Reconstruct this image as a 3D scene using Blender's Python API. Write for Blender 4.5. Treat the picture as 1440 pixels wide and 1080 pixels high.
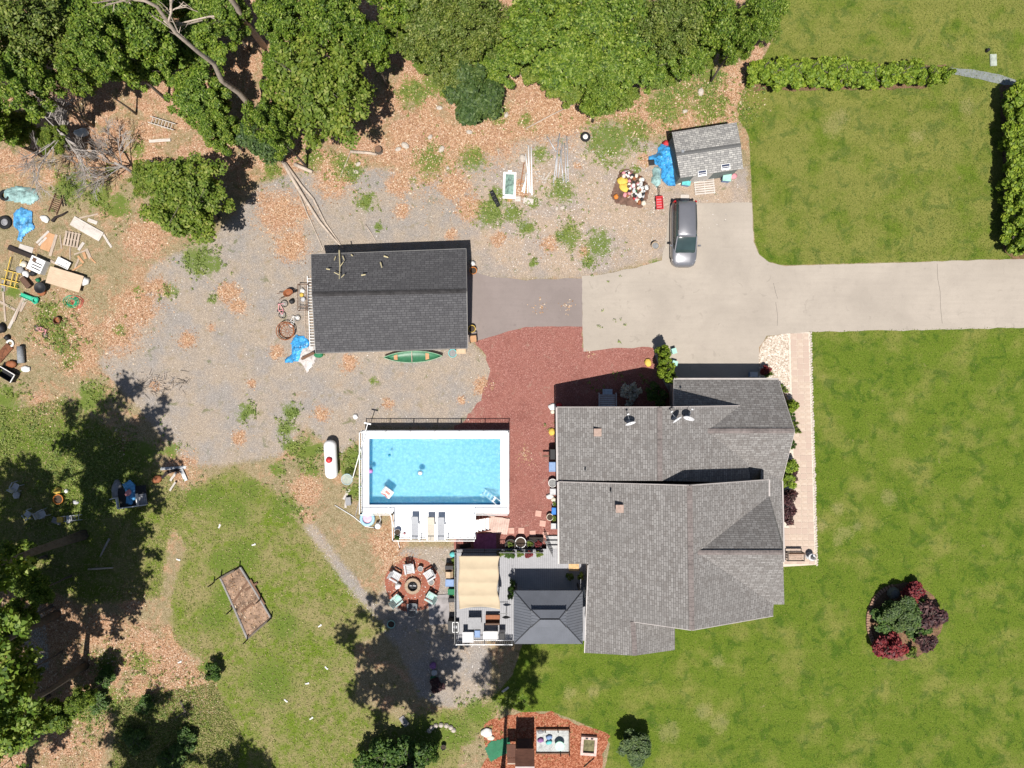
import bpy, bmesh, math, random
import numpy as np
from mathutils import Vector, Matrix, Euler, noise as mnoise

for o in list(bpy.data.objects):
    bpy.data.objects.remove(o)
SC = bpy.context.scene
COL = SC.collection
R = math.radians
random.seed(7)
RNG = np.random.default_rng(11)

# ------------------------------------------------------------------ camera
CAM_H = 53.333          # drone height above the yard, metres
FPX = 960.0             # focal length in photo pixels (photo 1440 x 1080)
cam = bpy.data.cameras.new('camera')
cam.sensor_width = 36.0
cam.lens = 24.0
cam.clip_start = 0.5
cam.clip_end = 3000
cam_o = bpy.data.objects.new('camera', cam)
cam_o.location = (0, 0, CAM_H)
COL.objects.link(cam_o)
SC.camera = cam_o

# ------------------------------------------------------------------ sky, sun, exposure
SUN_DIR = Vector((-0.03, -0.41, 1.0)).normalized()      # towards the sun
sun_el = math.asin(SUN_DIR.z)
world = bpy.data.worlds.new('World')
SC.world = world
world.use_nodes = True
wn = world.node_tree.nodes
sky = wn.new('ShaderNodeTexSky')
sky.sky_type = 'NISHITA'
sky.sun_disc = False
sky.sun_elevation = sun_el
sky.sun_rotation = math.atan2(SUN_DIR.x, SUN_DIR.y)
wn['Background'].inputs['Strength'].default_value = 0.05
world.node_tree.links.new(sky.outputs[0], wn['Background'].inputs[0])
sun = bpy.data.lights.new('sun', 'SUN')
sun.energy = 4.6
sun.angle = R(0.5)
sun.color = (1.0, 0.955, 0.89)
sun_o = bpy.data.objects.new('sun', sun)
sun_o.rotation_euler = SUN_DIR.to_track_quat('Z', 'Y').to_euler()
sun_o.location = (0, 0, 80)
COL.objects.link(sun_o)
SC.view_settings.view_transform = 'Standard'
SC.view_settings.look = 'None'
SC.view_settings.gamma = 1.0
SC.view_settings.use_curve_mapping = False
SC.view_settings.exposure = 0.7


def P(px, py, z=0.0):
    """photo pixel + height above ground -> world point"""
    k = (CAM_H - z) / FPX
    return Vector(((px - 720) * k, (540 - py) * k, z))


# ------------------------------------------------------------------ material helper
class NT:
    def __init__(self, name, rough=0.85, spec=0.2):
        self.m = bpy.data.materials.new(name)
        self.m.use_nodes = True
        self.t = self.m.node_tree
        self.b = self.t.nodes['Principled BSDF']
        self.b.inputs['Roughness'].default_value = rough
        self.b.inputs['Specular IOR Level'].default_value = spec

    def set(self, sock, v):
        if isinstance(v, bpy.types.NodeSocket):
            self.t.links.new(v, sock)
        elif isinstance(v, (tuple, list)) and len(v) == 3 and sock.type == 'RGBA':
            sock.default_value = (*v, 1)
        else:
            sock.default_value = v

    def pos(self):
        n = self.t.nodes.new('ShaderNodeNewGeometry')
        return n.outputs['Position']

    def obj(self):
        return self.t.nodes.new('ShaderNodeTexCoord').outputs['Object']

    def uv(self):
        return self.t.nodes.new('ShaderNodeTexCoord').outputs['UV']

    def island(self):
        return self.t.nodes.new('ShaderNodeNewGeometry').outputs['Random Per Island']

    def orand(self):
        return self.t.nodes.new('ShaderNodeObjectInfo').outputs['Random']

    def attr(self, name):
        n = self.t.nodes.new('ShaderNodeAttribute')
        n.attribute_name = name
        return n.outputs['Color']

    def sep(self, c):
        n = self.t.nodes.new('ShaderNodeSeparateColor')
        self.set(n.inputs[0], c)
        return n.outputs[0], n.outputs[1], n.outputs[2]

    def noise(self, v, scale, detail=4, rough=0.6, dist=0.0):
        n = self.t.nodes.new('ShaderNodeTexNoise')
        self.set(n.inputs['Vector'], v)
        n.inputs['Scale'].default_value = scale
        n.inputs['Detail'].default_value = detail
        n.inputs['Roughness'].default_value = rough
        n.inputs['Distortion'].default_value = dist
        return n.outputs[0]

    def voro(self, v, scale, feature='F1', out='Color'):
        n = self.t.nodes.new('ShaderNodeTexVoronoi')
        n.feature = feature
        self.set(n.inputs['Vector'], v)
        n.inputs['Scale'].default_value = scale
        return n.outputs[out]

    def math(self, op, a, b=0.0, c=0.0, clamp=False):
        n = self.t.nodes.new('ShaderNodeMath')
        n.operation = op
        n.use_clamp = clamp
        self.set(n.inputs[0], a)
        self.set(n.inputs[1], b)
        if op in ('MULTIPLY_ADD',):
            self.set(n.inputs[2], c)
        return n.outputs[0]

    def rng(self, v, a, b, c=0.0, d=1.0):
        n = self.t.nodes.new('ShaderNodeMapRange')
        n.interpolation_type = 'SMOOTHSTEP'
        self.set(n.inputs[0], v)
        for i, x in enumerate((a, b, c, d)):
            n.inputs[i + 1].default_value = x
        return n.outputs[0]

    def mix(self, f, a, b, mode='MIX'):
        n = self.t.nodes.new('ShaderNodeMix')
        n.data_type = 'RGBA'
        n.blend_type = mode
        self.set(n.inputs[0], f)
        self.set(n.inputs[6], a)
        self.set(n.inputs[7], b)
        return n.outputs[2]

    def ramp(self, f, stops):
        n = self.t.nodes.new('ShaderNodeValToRGB')
        self.set(n.inputs[0], f)
        el = n.color_ramp.elements
        while len(el) < len(stops):
            el.new(0.5)
        for e, (p, c) in zip(el, stops):
            e.position = p
            e.color = (*c, 1)
        return n.outputs[0]

    def bump(self, h, strength=0.5, dist=0.05):
        n = self.t.nodes.new('ShaderNodeBump')
        n.inputs['Strength'].default_value = strength
        n.inputs['Distance'].default_value = dist
        self.set(n.inputs['Height'], h)
        self.t.links.new(n.outputs[0], self.b.inputs['Normal'])
        return n.outputs[0]

    def col(self, c):
        self.set(self.b.inputs['Base Color'], c)
        return self.m


MATS = {}


def simple(name, c, rough=0.7, var=0.25, scale=6.0, metal=0.0, spec=0.3, bump=0.15):
    """plain coloured surface with grime and grain"""
    if name in MATS:
        return MATS[name]
    m = NT(name, rough, spec)
    p = m.obj()
    n1 = m.noise(p, scale, 5, 0.65)
    n2 = m.noise(p, scale * 0.23, 3)
    f = m.math('ADD', m.math('MULTIPLY', n1, 0.6), m.math('MULTIPLY', n2, 0.4))
    lo = tuple(max(0, x * (1 - var * 1.6)) for x in c)
    hi = tuple(min(1, x * (1 + var)) for x in c)
    m.col(m.ramp(f, [(0.3, lo), (0.52, c), (0.72, hi)]))
    m.b.inputs['Metallic'].default_value = metal
    if bump:
        m.bump(n1, bump, 0.02)
    MATS[name] = m.m
    return m.m


def mat_wood(name, c, c2=None):
    if name in MATS:
        return MATS[name]
    m = NT(name, 0.8, 0.2)
    p = m.obj()
    mp = m.t.nodes.new('ShaderNodeMapping')
    mp.inputs['Scale'].default_value = (1.2, 14, 14)
    m.set(mp.inputs['Vector'], p)
    n1 = m.noise(mp.outputs[0], 2.0, 4, 0.6)
    n2 = m.noise(p, 1.3, 3)
    f = m.math('ADD', m.math('MULTIPLY', n1, 0.6), m.math('MULTIPLY', n2, 0.4))
    c2 = c2 or tuple(x * 0.55 for x in c)
    col = m.ramp(f, [(0.32, c2), (0.55, c), (0.75, tuple(min(1, x * 1.2) for x in c))])
    r = m.rng(m.orand(), 0, 1, 0.8, 1.15)
    m.col(m.mix(1.0, col, m.mix(r, (0.7, 0.7, 0.7), (1, 1, 1)), 'MULTIPLY'))
    m.bump(n1, 0.2, 0.02)
    MATS[name] = m.m
    return m.m


def mat_leaf(name, stops, transl=0.32, hue=0.25):
    if name in MATS:
        return MATS[name]
    m = NT(name, 0.55, 0.25)
    r = m.island()
    col = m.ramp(r, stops)
    big = m.noise(m.obj(), 0.45, 2)
    col = m.mix(m.rng(big, 0.38, 0.66, 0.0, 0.55), col, m.mix(1.0, col, (1.35, 1.18, 0.75), 'MULTIPLY'))
    orr = m.orand()
    col = m.mix(m.rng(orr, 0, 1, 0.0, hue), col, m.mix(1.0, col, (0.72, 0.86, 0.70), 'MULTIPLY'))
    m.col(col)
    tr = m.t.nodes.new('ShaderNodeBsdfTranslucent')
    m.set(tr.inputs['Color'], m.mix(1.0, col, (1.25, 1.2, 0.55), 'MULTIPLY'))
    mx = m.t.nodes.new('ShaderNodeMixShader')
    mx.inputs[0].default_value = transl
    m.t.links.new(m.b.outputs[0], mx.inputs[1])
    m.t.links.new(tr.outputs[0], mx.inputs[2])
    out = m.t.nodes['Material Output']
    m.t.links.new(mx.outputs[0], out.inputs['Surface'])
    MATS[name] = m.m
    return m.m


def mat_shingle(name, cols, mortar, row=0.145, width=0.36, stain=0.5):
    m = NT(name, 0.9, 0.15)
    uv = m.uv()
    br = m.t.nodes.new('ShaderNodeTexBrick')
    br.offset = 0.37
    br.offset_frequency = 3
    m.set(br.inputs['Vector'], uv)
    br.inputs['Scale'].default_value = 1.0
    br.inputs['Brick Width'].default_value = width
    br.inputs['Row Height'].default_value = row
    br.inputs['Mortar Size'].default_value = 0.018
    br.inputs['Mortar Smooth'].default_value = 0.3
    br.inputs['Color1'].default_value = (*cols[0], 1)
    br.inputs['Color2'].default_value = (*cols[1], 1)
    br.inputs['Mortar'].default_value = (*mortar, 1)
    n1 = m.noise(uv, 1.9, 4, 0.7)
    n2 = m.noise(uv, 0.22, 4, 0.65, 0.6)
    n3 = m.noise(uv, 26, 2)
    blot = m.rng(n1, 0.50, 0.66, 0.0, stain)
    col = m.mix(blot, br.outputs['Color'], tuple(cols[2]))
    col = m.mix(m.rng(n2, 0.42, 0.7, 0.0, 0.38), col, tuple(x * 0.62 for x in cols[0]))
    col = m.mix(m.rng(n3, 0.3, 0.7, 0.0, 0.35), col, m.mix(1.0, col, (1.5, 1.48, 1.45), 'MULTIPLY'))
    m.col(col)
    h = m.math('ADD', m.math('MULTIPLY', br.outputs['Fac'], -1.0), m.math('MULTIPLY', n3, 0.35))
    m.bump(h, 0.55, 0.012)
    return m.m


# ------------------------------------------------------------------ mesh helper
class MB:
    def __init__(self):
        self.v = []
        self.f = []
        self.M = None

    def _add(self, vs, fs):
        b = len(self.v)
        if self.M is not None:
            vs = [self.M @ Vector(v) for v in vs]
        self.v += [tuple(v) for v in vs]
        self.f += [tuple(i + b for i in f) for f in fs]
        return self

    def poly(self, pts):
        return self._add(pts, [tuple(range(len(pts)))])

    def box(self, c, s, rz=0.0, rx=0.0, ry=0.0):
        x, y, z = s[0] / 2, s[1] / 2, s[2] / 2
        E = Euler((rx, ry, rz)).to_matrix()
        vs = [E @ Vector((sx * x, sy * y, sz * z)) + Vector(c)
              for sz in (-1, 1) for sy in (-1, 1) for sx in (-1, 1)]
        fs = [(0, 2, 3, 1), (4, 5, 7, 6), (0, 1, 5, 4), (2, 6, 7, 3), (0, 4, 6, 2), (1, 3, 7, 5)]
        return self._add(vs, fs)

    def bar(self, a, b, w, h=None):
        a, b = Vector(a), Vector(b)
        h = h or w
        d = (b - a)
        L = d.length
        d.normalize()
        up = Vector((0, 0, 1)) if abs(d.z) < 0.95 else Vector((1, 0, 0))
        s = d.cross(up).normalized()
        u = s.cross(d).normalized()
        vs = []
        for p in (a, b):
            for (i, j) in ((-1, -1), (1, -1), (1, 1), (-1, 1)):
                vs.append(p + s * (i * w / 2) + u * (j * h / 2))
        fs = [(0, 1, 2, 3), (7, 6, 5, 4), (0, 4, 5, 1), (1, 5, 6, 2), (2, 6, 7, 3), (3, 7, 4, 0)]
        return self._add(vs, fs)

    def tube(self, pts, rad, n=6, cap=True):
        pts = [Vector(p) for p in pts]
        if not hasattr(rad, '__len__'):
            rad = [rad] * len(pts)
        vs, fs = [], []
        ref = Vector((0.31, 0.17, 0.93))
        for i, p in enumerate(pts):
            d = (pts[min(i + 1, len(pts) - 1)] - pts[max(i - 1, 0)])
            if d.length < 1e-6:
                d = Vector((0, 0, 1))
            d.normalize()
            rr = ref if abs(d.dot(ref)) < 0.97 else Vector((1, 0, 0))
            s = d.cross(rr).normalized()
            u = s.cross(d).normalized()
            for k in range(n):
                a = 2 * math.pi * k / n
                vs.append(p + (s * math.cos(a) + u * math.sin(a)) * rad[i])
        for i in range(len(pts) - 1):
            for k in range(n):
                k2 = (k + 1) % n
                fs.append((i * n + k, i * n + k2, (i + 1) * n + k2, (i + 1) * n + k))
        if cap:
            fs.append(tuple(range(n - 1, -1, -1)))
            fs.append(tuple(range((len(pts) - 1) * n, len(pts) * n)))
        return self._add(vs, fs)

    def lathe(self, prof, n=14, c=(0, 0, 0)):
        vs, fs = [], []
        for (r, z) in prof:
            for k in range(n):
                a = 2 * math.pi * k / n
                vs.append((c[0] + r * math.cos(a), c[1] + r * math.sin(a), c[2] + z))
        for i in range(len(prof) - 1):
            for k in range(n):
                k2 = (k + 1) % n
                fs.append((i * n + k, i * n + k2, (i + 1) * n + k2, (i + 1) * n + k))
        fs.append(tuple(range(n - 1, -1, -1)))
        fs.append(tuple(range((len(prof) - 1) * n, len(prof) * n)))
        return self._add(vs, fs)

    def torus(self, c, R1, r, n=16, m=6, axis='Z', squash=1.0):
        vs, fs = [], []
        for i in range(n):
            a = 2 * math.pi * i / n
            for j in range(m):
                b = 2 * math.pi * j / m
                x, y, z = (R1 + r * math.cos(b)) * math.cos(a), (R1 + r * math.cos(b)) * math.sin(a), r * math.sin(b) * squash
                if axis == 'X':
                    x, y, z = z, x, y
                elif axis == 'Y':
                    x, y, z = x, z, y
                vs.append((c[0] + x, c[1] + y, c[2] + z))
        for i in range(n):
            for j in range(m):
                i2, j2 = (i + 1) % n, (j + 1) % m
                fs.append((i * m + j, i2 * m + j, i2 * m + j2, i * m + j2))
        return self._add(vs, fs)

    def prism(self, pts, z0, z1):
        n = len(pts)
        vs = [(p[0], p[1], z0) for p in pts] + [(p[0], p[1], z1) for p in pts]
        fs = [tuple(range(n - 1, -1, -1)), tuple(range(n, 2 * n))]
        for i in range(n):
            j = (i + 1) % n
            fs.append((i, j, n + j, n + i))
        return self._add(vs, fs)

    def loft(self, secs, cap=True, close=True):
        n = len(secs[0])
        vs = [p for s in secs for p in s]
        fs = []
        for i in range(len(secs) - 1):
            for k in range(n if close else n - 1):
                k2 = (k + 1) % n
                fs.append((i * n + k, i * n + k2, (i + 1) * n + k2, (i + 1) * n + k))
        if cap:
            fs.append(tuple(range(n - 1, -1, -1)))
            fs.append(tuple(range((len(secs) - 1) * n, len(secs) * n)))
        return self._add(vs, fs)

    def mesh(self, name, mat, smooth=False, uv=False):
        me = bpy.data.meshes.new(name)
        me.from_pydata(self.v, [], self.f)
        me.update()
        bm = bmesh.new()
        bm.from_mesh(me)
        bmesh.ops.recalc_face_normals(bm, faces=bm.faces)
        bm.to_mesh(me)
        bm.free()
        if smooth:
            me.polygons.foreach_set('use_smooth', [True] * len(me.polygons))
        if uv:
            ul = me.uv_layers.new(name='UVMap')
            for pl in me.polygons:
                nrm = pl.normal
                if abs(nrm.z) > 0.999:
                    u = Vector((1, 0, 0))
                else:
                    u = Vector((0, 0, 1)).cross(nrm).normalized()
                w = nrm.cross(u)
                for li in pl.loop_indices:
                    co = me.vertices[me.loops[li].vertex_index].co
                    ul.data[li].uv = (co.dot(u), co.dot(w))
        if mat:
            me.materials.append(mat)
        return me

    def build(self, name, mat, parent=None, smooth=False, uv=False):
        o = bpy.data.objects.new(name, self.mesh(name, mat, smooth, uv))
        COL.objects.link(o)
        if parent is not None:
            o.parent = parent
        return o


def tag(o, label, cat, group=None):
    o['label'] = label
    o['category'] = cat
    if group:
        o['group'] = group
    return o


def thing(name, label, cat, loc=(0, 0, 0), rz=0.0, group=None):
    o = bpy.data.objects.new(name, None)
    o.empty_display_size = 0.2
    COL.objects.link(o)
    o.location = loc
    o.rotation_euler = (0, 0, rz)
    return tag(o, label, cat, group)


def struct(o):
    o['kind'] = 'structure'
    return o


def put(mb, name, mat, label, cat, loc, rz=0.0, group=None, smooth=False):
    """a thing made of one mesh"""
    o = mb.build(name, mat, None, smooth)
    o.location = loc
    o.rotation_euler = (0, 0, rz)
    return tag(o, label, cat, group)


def dup(root, loc=None, rz=None, label=None, scale=None):
    r = root.copy()
    COL.objects.link(r)
    if loc is not None:
        r.location = loc
    if rz is not None:
        r.rotation_euler = (0, 0, rz)
    if scale is not None:
        r.scale = scale
    if label:
        r['label'] = label
    for ch in list(root.children):
        c = ch.copy()
        COL.objects.link(c)
        c.parent = r
        for g in list(ch.children):
            d = g.copy()
            COL.objects.link(d)
            d.parent = c
    return r


def ang(a, b):
    """world heading of the line from photo pixel a to b"""
    return math.atan2(-(b[1] - a[1]), b[0] - a[0])


# ------------------------------------------------------------------ ground masks
def in_poly_sdf(X, Y, poly):
    """signed distance, positive inside; poly in world metres"""
    n = len(poly)
    d = np.full(X.shape, 1e9)
    inside = np.zeros(X.shape, bool)
    for i in range(n):
        x1, y1 = poly[i]
        x2, y2 = poly[(i + 1) % n]
        ex, ey = x2 - x1, y2 - y1
        L = ex * ex + ey * ey + 1e-12
        t = np.clip(((X - x1) * ex + (Y - y1) * ey) / L, 0, 1)
        d = np.minimum(d, np.hypot(X - x1 - t * ex, Y - y1 - t * ey))
        c = ((y1 > Y) != (y2 > Y)) & (X < (x2 - x1) * (Y - y1) / (y2 - y1 + 1e-12) + x1)
        inside ^= c
    return np.where(inside, d, -d)


def wp(poly, z=0.0):
    return [tuple(P(a, b, z)[:2]) for a, b in poly]


LAWN = [
    [(1110, -60), (3000, -60), (3000, 364), (1440, 364), (1100, 373), (1080, 368), (1068, 358), (1061, 340), (1058, 285), (1053, 190), (1040, 170), (1036, 150), (1052, 112), (1075, 78), (1095, 40)],
    [(1137, 466), (1440, 459), (3000, 459), (3000, 1500), (880, 1500), (850, 1085), (858, 1045), (830, 1022), (775, 1000), (735, 1002), (690, 985), (720, 950), (735, 905), (735, 890), (900, 800), (1140, 795), (1146, 780)],
]
DRYGRASS = [
    [(232, 720), (262, 690), (330, 655), (385, 690), (420, 735), (470, 800), (505, 845), (545, 885), (500, 905), (500, 985), (560, 1010), (700, 985), (690, 1020), (650, 1050), (640, 1120), (330, 1120), (320, 1010), (285, 930), (245, 900), (240, 840), (262, 770)],
    [(-60, 560), (20, 575), (90, 560), (150, 600), (230, 660), (265, 700), (235, 760), (225, 840), (120, 850), (60, 825), (-60, 825)],
    [(170, 985), (300, 960), (340, 1030), (330, 1120), (150, 1120)],
]
GRAVEL = [
    [(135, 510), (190, 430), (215, 370), (300, 335), (365, 260), (420, 240), (500, 236), (620, 240), (700, 205), (760, 190), (860, 170), (930, 205), (950, 240), (1050, 235), (1056, 290), (930, 365), (818, 392), (690, 392), (660, 385), (660, 480), (700, 520), (670, 600), (520, 600), (480, 640), (430, 600), (395, 640), (310, 655), (260, 655), (200, 580)],
    [(425, 742), (440, 735), (480, 790), (530, 850), (560, 770), (660, 770), (660, 880), (690, 910), (690, 975), (640, 1000), (590, 980), (560, 910), (500, 850)],
    [(40, 860), (62, 850), (70, 940), (45, 960), (34, 900)],
]
PALE = [[(690, 230), (800, 195), (930, 205), (1050, 236), (1056, 290), (935, 370), (818, 392), (700, 388), (660, 330)]]
WOODS = [[(-400, -300), (1110, -300), (1095, 40), (1040, 160), (940, 190), (860, 170), (700, 205), (500, 240), (370, 250), (330, 270), (200, 250), (60, 262), (-400, 270)],
         [(-400, 830), (40, 830), (110, 850), (180, 870), (240, 880), (262, 920), (305, 960), (312, 1010), (230, 985), (160, 990), (120, 1200), (-400, 1200)]]
LITTER_BLOBS = [(205, 335, 42), (190, 432, 40), (165, 468, 38), (322, 412, 20), (335, 430, 16), (395, 300, 42), (410, 345, 30), (660, 292, 26), (245, 955, 48), (265, 990, 38), (75, 865, 35), (185, 845, 26), (780, 130, 90), (900, 165, 40), (1030, 120, 40), (560, 800, 32), (545, 770, 30), (600, 210, 70), (690, 180, 60), (470, 250, 35),
                (560, 260, 22), (640, 260, 30), (250, 660, 30), (110, 500, 40), (90, 460, 60), (60, 575, 30), (1010, 165, 35), (960, 130, 30), (430, 690, 30), (210, 405, 14), (235, 410, 12)]
WEED_BLOBS = [(605, 228, 27), (665, 222, 22), (842, 342, 24), (858, 198, 40), (890, 185, 26), (800, 332, 22), (690, 300, 24), (720, 300, 16), (790, 268, 22), (700, 275, 14), (495, 240, 20), (440, 225, 20), (480, 232, 18), (950, 130, 42), (1000, 150, 30), (930, 150, 30), (1000, 110, 26), (580, 130, 26), (605, 120, 20),
              (70, 445, 28), (85, 470, 26), (100, 500, 20), (20, 410, 14), (85, 490, 14), (430, 635, 22), (490, 660, 18), (500, 690, 14), (495, 640, 16), (440, 660, 14), (140, 275, 24), (165, 290, 24), (100, 260, 30), (280, 365, 26), (295, 370, 20), (410, 580, 16), (15, 620, 40), (70, 630, 50), (155, 660, 60), (120, 690, 60), (200, 640, 30), (340, 780, 30), (330, 720, 30), (320, 840, 26), (300, 870, 26),
              (380, 960, 40), (290, 940, 14), (310, 790, 24), (600, 1040, 40), (640, 1030, 30), (230, 1030, 70), (150, 985, 30), (120, 1000, 30), (150, 935, 24), (200, 930, 20), (670, 1000, 22), (710, 985, 20), (400, 880, 26), (0, 570, 40), (130, 560, 30), (350, 690, 22), (300, 700, 25), (275, 700, 20), (1066, 110, 20), (1050, 160, 16), (740, 320, 14), (700, 160, 20), (740, 170, 14), (400, 715, 26), (390, 660, 14)]


_rb = random.Random(77)
for _ in range(70):          # small random drifts of litter and weeds over the gravel yard
    _x, _y = _rb.uniform(150, 930), _rb.uniform(200, 640)
    (LITTER_BLOBS if _rb.random() < 0.55 else WEED_BLOBS).append((_x, _y, _rb.uniform(7, 17)))
BALD = [(1180, 715, 10), (1155, 740, 8), (1187, 749, 12), (1178, 760, 9), (1205, 742, 8), (1180, 166, 14), (1170, 178, 16), (1288, 191, 11), (800, 975, 10), (835, 972, 9), (990, 1000, 14), (1012, 1015, 14), (940, 1030, 16), (1250, 700, 12), (1360, 150, 12), (1010, 930, 10)]


def smooth01(t):
    t = np.clip(t, 0, 1)
    return t * t * (3 - 2 * t)


def area(X, Y, polys, w):
    r = np.zeros(X.shape)
    for p in polys:
        r = np.maximum(r, smooth01(in_poly_sdf(X, Y, wp(p)) / (2 * w) + 0.5))
    return r


def blobs(X, Y, bl, amp=1.0):
    r = np.zeros(X.shape)
    for (a, b, rad) in bl:
        c = P(a, b)
        q = np.hypot(X - c.x, Y - c.y) / (rad / 18.0)
        r = np.maximum(r, amp * np.exp(-(q ** 2) * 0.9))
    return r


# ---- ground material
def make_ground_mat():
    m = NT('ground', 0.95, 0.1)
    p = m.pos()
    lawn, grav, wood = m.sep(m.attr('mask_a'))
    dryg, weed, litt = m.sep(m.attr('mask_b'))
    pale, bald, nedry = m.sep(m.attr('mask_c'))
    nb = m.noise(p, 0.35, 5, 0.65)
    nm = m.noise(p, 1.6, 5, 0.68)
    nf = m.noise(p, 9.0, 4, 0.7)
    nx = m.noise(p, 34.0, 2, 0.7)
    vc = m.sep(m.voro(p, 19.0))[0]
    vf = m.sep(m.voro(p, 34.0))[1]
    np0 = m.noise(p, 0.7, 5, 0.7, 0.4)
    edge = m.math('ADD', m.math('MULTIPLY', m.math('SUBTRACT', nm, 0.5), 1.5), m.math('MULTIPLY', m.math('SUBTRACT', nf, 0.5), 1.3))

    def cut(mask, k=1.0, soft=0.16, bias=0.0):
        return m.rng(m.math('ADD', m.math('ADD', mask, bias), m.math('MULTIPLY', edge, k)), 0.5 - soft, 0.5 + soft)
    # straw / thin dry ground
    straw = m.ramp(vf, [(0.0, (0.10, 0.078, 0.042)), (0.4, (0.20, 0.155, 0.085)), (0.75, (0.27, 0.215, 0.125)), (1.0, (0.36, 0.31, 0.21))])
    straw = m.mix(m.rng(nm, 0.5, 0.68, 0.0, 0.6), straw, (0.075, 0.085, 0.026))
    # leaf litter
    lit = m.ramp(vc, [(0.0, (0.17, 0.09, 0.05)), (0.35, (0.28, 0.155, 0.088)), (0.7, (0.385, 0.225, 0.135)), (1.0, (0.50, 0.38, 0.27))])
    lit = m.mix(m.rng(nb, 0.42, 0.62, 0.0, 0.55), lit, m.mix(1.0, lit, (0.95, 0.95, 1.05), 'MULTIPLY'))
    lit = m.mix(m.rng(nx, 0.5, 0.75, 0, 0.35), lit, (0.17, 0.095, 0.052))
    # grey gravel
    gr = m.ramp(vf, [(0.0, (0.145, 0.14, 0.14)), (0.5, (0.205, 0.197, 0.194)), (0.85, (0.26, 0.25, 0.243)), (1.0, (0.38, 0.365, 0.35))])
    gr = m.mix(1.0, gr, (1.07, 1.0, 0.93), 'MULTIPLY')
    gr = m.mix(m.rng(nb, 0.36, 0.6, 0.0, 0.9), gr, m.mix(1.0, gr, (1.2, 1.09, 0.94), 'MULTIPLY'))
    gr = m.mix(m.math('MULTIPLY', pale, 0.75), gr, m.mix(1.0, gr, (1.20, 1.10, 1.02), 'MULTIPLY'))
    gr = m.mix(m.rng(nm, 0.54, 0.7, 0, 0.6), gr, (0.19, 0.155, 0.095))
    gr = m.mix(m.rng(np0, 0.60, 0.70, 0, 0.4), gr, (0.26, 0.18, 0.115))
    gr = m.mix(m.rng(m.noise(p, 0.9, 5, 0.7, 0.5), 0.60, 0.70, 0, 0.6), gr, (0.085, 0.10, 0.035))
    # lawn
    lg = m.ramp(nf, [(0.25, (0.030, 0.057, 0.005)), (0.5, (0.068, 0.102, 0.010)), (0.75, (0.11, 0.143, 0.020))])
    yel = m.ramp(nf, [(0.25, (0.086, 0.093, 0.019)), (0.55, (0.14, 0.14, 0.036)), (0.8, (0.20, 0.187, 0.062))])
    lw = m.mix(m.rng(m.math('ADD', nb, m.math('MULTIPLY_ADD', nedry, 0.14, -0.05)), 0.40, 0.66, 0.0, 0.8), lg, yel)
    dk = m.noise(p, 0.8, 4, 0.65, 0.8)
    lw = m.mix(m.rng(dk, 0.50, 0.64, 0.0, 0.85), lw, m.mix(1.0, lw, (0.52, 0.68, 0.62), 'MULTIPLY'))
    mpl = m.t.nodes.new('ShaderNodeMapping')
    mpl.inputs['Rotation'].default_value = (0, 0, R(8))
    mpl.inputs['Scale'].default_value = (0.05, 1.1, 1)
    m.set(mpl.inputs['Vector'], p)
    lane = m.noise(mpl.outputs[0], 1.0, 2, 0.5, 0.3)
    lw = m.mix(m.rng(lane, 0.4, 0.62, 0.0, 0.35), lw, m.mix(1.0, lw, (1.25, 1.18, 1.3), 'MULTIPLY'))
    bare = m.noise(p, 1.1, 3, 0.6, 0.3)
    lw = m.mix(m.rng(bare, 0.68, 0.76, 0.0, 0.5), lw, (0.20, 0.16, 0.085))
    lw = m.mix(m.math('MULTIPLY', cut(bald, 1.0, 0.3), 0.35), lw, m.mix(nf, (0.16, 0.135, 0.055), (0.30, 0.25, 0.13)))
    lw = m.mix(m.rng(nx, 0.35, 0.7, 0.0, 0.7), lw, m.mix(1.0, lw, (1.6, 1.55, 1.6), 'MULTIPLY'))
    # weeds, rough grass
    wd = m.ramp(nf, [(0.25, (0.045, 0.078, 0.010)), (0.55, (0.095, 0.14, 0.02)), (0.8, (0.155, 0.20, 0.045))])
    dg = m.mix(m.rng(m.math('ADD', m.math('MULTIPLY', nm, 0.5), m.math('MULTIPLY', nb, 0.5)), 0.40, 0.60), m.ramp(nf, [(0.3, (0.06, 0.10, 0.008)), (0.7, (0.135, 0.18, 0.022))]), m.ramp(nf, [(0.3, (0.14, 0.125, 0.05)), (0.7, (0.26, 0.22, 0.105))]))
    np_ = m.noise(p, 0.55, 5, 0.7, 0.6)
    grn = m.ramp(nf, [(0.3, (0.045, 0.07, 0.014)), (0.7, (0.11, 0.135, 0.035))])
    lit2 = m.mix(m.rng(np_, 0.47, 0.60, 0.0, 0.75), lit, m.mix(m.rng(nm, 0.45, 0.6), straw, m.mix(0.6, straw, grn)))
    straw = m.mix(m.rng(np_, 0.50, 0.62, 0.0, 0.7), straw, lit)
    c = straw
    c = m.mix(cut(wood, 0.8), c, lit2)
    c = m.mix(cut(grav, 0.55), c, gr)
    c = m.mix(cut(litt, 0.8, 0.14), c, lit)
    c = m.mix(cut(dryg, 0.9), c, dg)
    c = m.mix(m.math('MULTIPLY', cut(weed, 0.9, 0.14), 0.9), c, wd)
    c = m.mix(cut(lawn, 0.30, 0.10), c, lw)
    m.col(c)
    h = m.math('ADD', m.math('MULTIPLY', nf, 0.7), m.math('MULTIPLY', nx, 0.5))
    m.bump(h, 0.7, 0.06)
    return m.m


def axis(lim, step, far):
    a = np.arange(-lim, lim + 1e-6, step)
    e = np.array([lim + 4, lim + 12, lim + 40, lim + 120, far])
    return np.concatenate([-e[::-1], a, e])


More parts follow.
